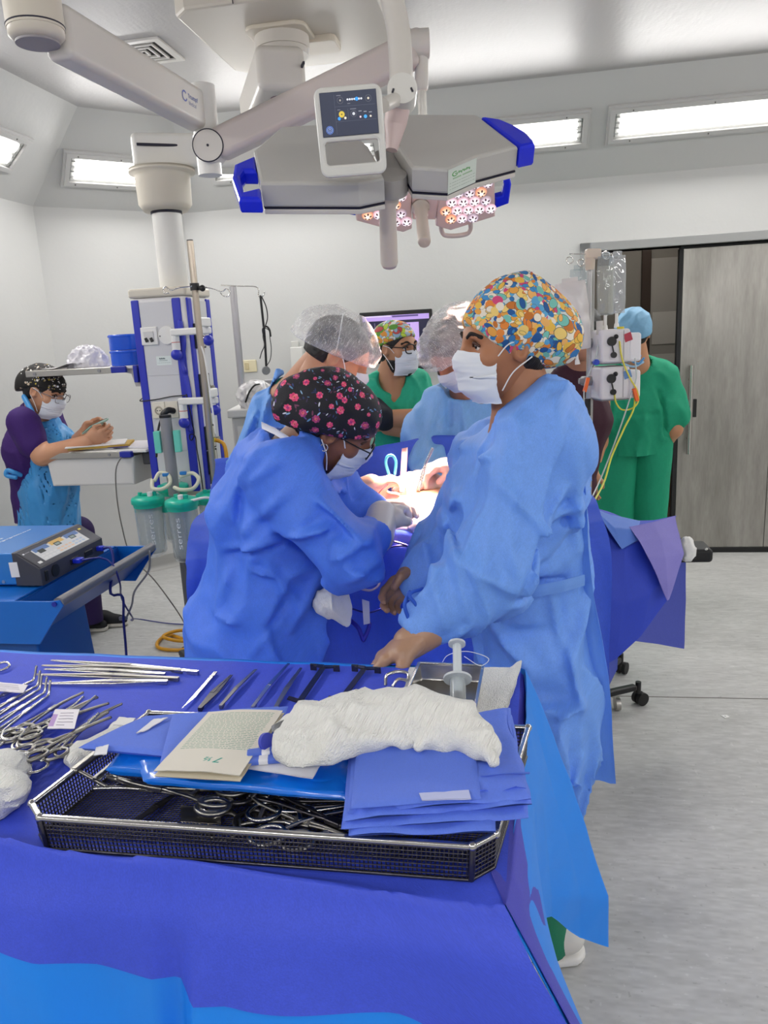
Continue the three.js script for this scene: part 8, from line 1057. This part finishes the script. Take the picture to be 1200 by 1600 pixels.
  [[[-0.206, 1.03, -0.959], [-0.133, 1.03, -0.968], 'upper blue bandage roll with white bands beside the wrapper'], [[-0.21, 1.026, -0.947], [-0.13, 1.026, -0.952], 'lower blue bandage roll with white bands beside the wrapper']].forEach(([a, b, l], i) => { const t = thing('bandage_strip', l, 'bandage', mix3(a, b, 0.5), 0, 'blue bandage rolls'); part(t, 'strip', beam(a, b, 0.016, 0.008, 0.003), packBlue, true); part(t, 'white_band', beam(mix3(a, b, 0.25), mix3(a, b, 0.45), 0.0165, 0.0085, 0.003), tape, true); });
  { const t = thing('cord_bundle', 'short rolled cord wrapped in white, between wrapper and gauze', 'cord bundle', [-0.171, 1.035, -1.01]); part(t, 'roll', nets(cloth([cone([-0.177, 1.042, -0.973], [-0.15, 1.042, -1.013], 0.013, 0.015)], { amp: 0.003, f: 40 }), [-0.3, 1.0, -1.4], [-0.05, 1.09, -1.0], 0.004), gauze, true); part(t, 'roll_end', cyl(0.012, 0.006, [-0.18, 1.041, -0.97], [Math.PI / 2 - 0.3, 0.9, 0], 0.012, 18), std(0x3d47b8, 0.6), true); }
  // folded gown pack on the right
  { const t = thing('gown_pack', 'thick folded blue gown pack on the right end of the basket', 'folded gown', [0.06, 1, -0.947]);
    const lay = [[[[-0.061, 0.99, -1.036], [0.147, 0.99, -1.061], [0.111, 0.99, -0.811], [-0.064, 0.99, -0.82]], 0.988, 0.011], [[[-0.065, 1, -1.028], [0.179, 1, -1.079], [0.154, 1, -0.822], [-0.072, 1, -0.821]], 0.998, 0.01], [[[-0.067, 1.01, -1.029], [0.174, 1.01, -1.077], [0.16, 1.01, -0.835], [-0.07, 1.01, -0.823]], 1.007, 0.01], [[[-0.062, 1.02, -1.029], [0.168, 1.02, -1.066], [0.159, 1.02, -0.833], [-0.064, 1.02, -0.825]], 1.016, 0.01]];
    lay.forEach(([cs, y, th], i) => part(t, 'fold', slab(cs, y, th, 0.008, i * 3.1, 70, 0.004), packBlue, true));
    part(t, 'top_fold', slab([[-0.054, 1.03, -1.019], [0.11, 1.03, -1.03], [0.098, 1.03, -0.826], [-0.059, 1.03, -0.822]], 1.026, 0.006, 0.002, 9), packBlue, true); part(t, 'rolled_edge', nets(cloth([cone([0.116, 1.018, -0.824], [0.154, 1.018, -0.834], 0.012, 0.014), cone([0.011, 1.012, -0.83], [0.12, 1.014, -0.827], 0.008, 0.01)], { amp: 0.005, f: 30 }), [0.0, 0.98, -1.05], [0.25, 1.06, -0.85], 0.004), packBlue, true); part(t, 'label', quad([[0.024, 1.034, -0.839], [0.085, 1.034, -0.84], [0.086, 1.033, -0.823], [0.027, 1.033, -0.825]]), std(0xb9c0e6, 0.7), true, 'pale label'); part(t, 'seam', tube([[0.105, 1.03, -0.875], [0.137, 1.03, -0.878], [0.167, 1.026, -0.882]], 0.0015, { rs: 5 }), packBlue, true); }
  // crumpled gauze towel across the packs
  { const pts = [[-0.149, 1.045, -0.947], [-0.123, 1.052, -0.981], [-0.07, 1.056, -1.001], [-0.011, 1.058, -1.009], [0.046, 1.056, -0.995], [0.09, 1.052, -0.968], [0.112, 1.046, -0.938], [0.123, 1.042, -0.893]], mids = [[-0.132, 1.045, -0.973], [-0.087, 1.045, -0.968], [-0.052, 1.045, -0.982], [0.02, 1.045, -0.996], [0.063, 1.042, -0.966]];
    const W = norm([-0.15, -0.25, 1]); const f = cloth([...chain(pts, [0.018, 0.023, 0.025, 0.025, 0.023, 0.021, 0.018, 0.012], W, 1.45), ...chain(mids, [0.026, 0.028, 0.026, 0.026, 0.02], W, 1.6), cone([0.063, 1.045, -0.961], [0.03, 1.04, -0.934], 0.014, 0.006), cone([-0.101, 1.045, -0.97], [-0.131, 1.036, -0.935], 0.02, 0.012)], { amp: 0.011, f: 15, drop: 1, k: 0.02, seed: 4, fine: 0.8, fk: 0.75 });
    single('gauze_towel', 'crumpled white gauze towel thrown across the blue packs', 'gauze', nets((x, y, z) => Math.max(f(x, y, z), 1.03 - y), [-0.3, 1.0, -1.5], [0.35, 1.12, -0.75], 0.0038), gauze); }
  // white cloth, steel dish and syringe at the back right
  single('white_towel', 'white absorbent towel under the steel dish at the back right corner', 'towel', sheet((u, v) => { const p = mix3(mix3([0.034, 0.937, -1.414], [0.249, 0.94, -1.379], u), mix3([-0.01, 0.937, -1.133], [0.148, 0.937, -1.078], u), v); return [p[0] + 0.004 * noise(u * 9, v * 9, 3), p[1] + 0.002 + 0.004 * Math.max(0, noise(u * 5, v * 5, 4)) + 0.015 * smooth(0.9, 1, u) * smooth(0.2, 0, v), p[2]]; }, 30, 30, 0.003, [0.17, 0.14]), gauze);
  { const cs = [[0.051, 0.975, -1.351], [0.168, 0.975, -1.324], [0.132, 0.975, -1.158], [0.013, 0.975, -1.194]], m = mix3(cs[0], cs[2], 0.5), t = thing('steel_dish', 'small rectangular steel dish holding a syringe', 'dish', [m[0], 0.942, m[2]]), shr = (p, k, y) => [lerp(m[0], p[0], k), y, lerp(m[2], p[2], k)];
    part(t, 'dish_wall', [0, 1, 2, 3].map((i) => sheet((u, v) => shr(mix3(cs[i], cs[(i + 1) % 4], u), lerp(1, 0.9, v), lerp(0.976, 0.945, v)), 8, 6, 0.0012)), steel, true); part(t, 'dish_floor', sheet((u, v) => shr(mix3(mix3(cs[0], cs[1], u), mix3(cs[3], cs[2], u), v), 0.905, 0.9455), 4, 4, 0.001), steelDull, true); for (let i = 0; i < 4; i++) part(t, 'rim', beam(lift(cs[i], 0.001), lift(cs[(i + 1) % 4], 0.001), 0.006, 0.003, 0.0014), steel, true); }
  { const a = V([0.102, 0.962, -1.138]), b = V([0.115, 1.05, -1.26]), t = thing('syringe', 'large clear syringe lying in the steel dish, plunger towards the back', 'syringe', [a.x, a.y, a.z]); const d = b.clone().sub(a).normalize(), at = (k) => { const p = a.clone().addScaledVector(d, k); return [p.x, p.y, p.z]; }, L = a.distanceTo(b), clear = phys(0xe9eef0, 0.12, { transmission: 0.7, thickness: 0 });
    part(t, 'barrel', [rod(at(0), at(L * 0.52), 0.0135, 28)], clear, true); part(t, 'barrel_flange', rod(at(L * 0.52), at(L * 0.52 + 0.004), 0.024, 24), phys(0xe9eef0, 0.3, { transmission: 0.4, thickness: 0 }), true); part(t, 'stopper', rod(at(L * 0.2), at(L * 0.34), 0.0125, 24), std(0x26282c, 0.35), true); part(t, 'plunger', [bar(at(L * 0.34), at(L - 0.004), 0.015, 0.015, 0.003), rod(at(L * 0.34), at(L - 0.004), 0.006, 8)], phys(0xeaf0f4, 0.3, { transmission: 0.35, thickness: 0 }), true); part(t, 'thumb_rest', rod(at(L - 0.004), at(L), 0.015, 24), phys(0xe9eef0, 0.3, { transmission: 0.4, thickness: 0 }), true); }
  single('suture', 'fine white suture thread curling behind the steel dish', 'thread', tube([[0.094, 0.97, -1.356], [0.105, 0.99, -1.345], [0.14, 1, -1.335], [0.178, 0.99, -1.317], [0.163, 0.98, -1.313], [0.135, 0.99, -1.335]], 0.0007, { rs: 5, seg: 60 }), std(0xdfe6ee, 0.5));
}

renderer.render(scene, camera);
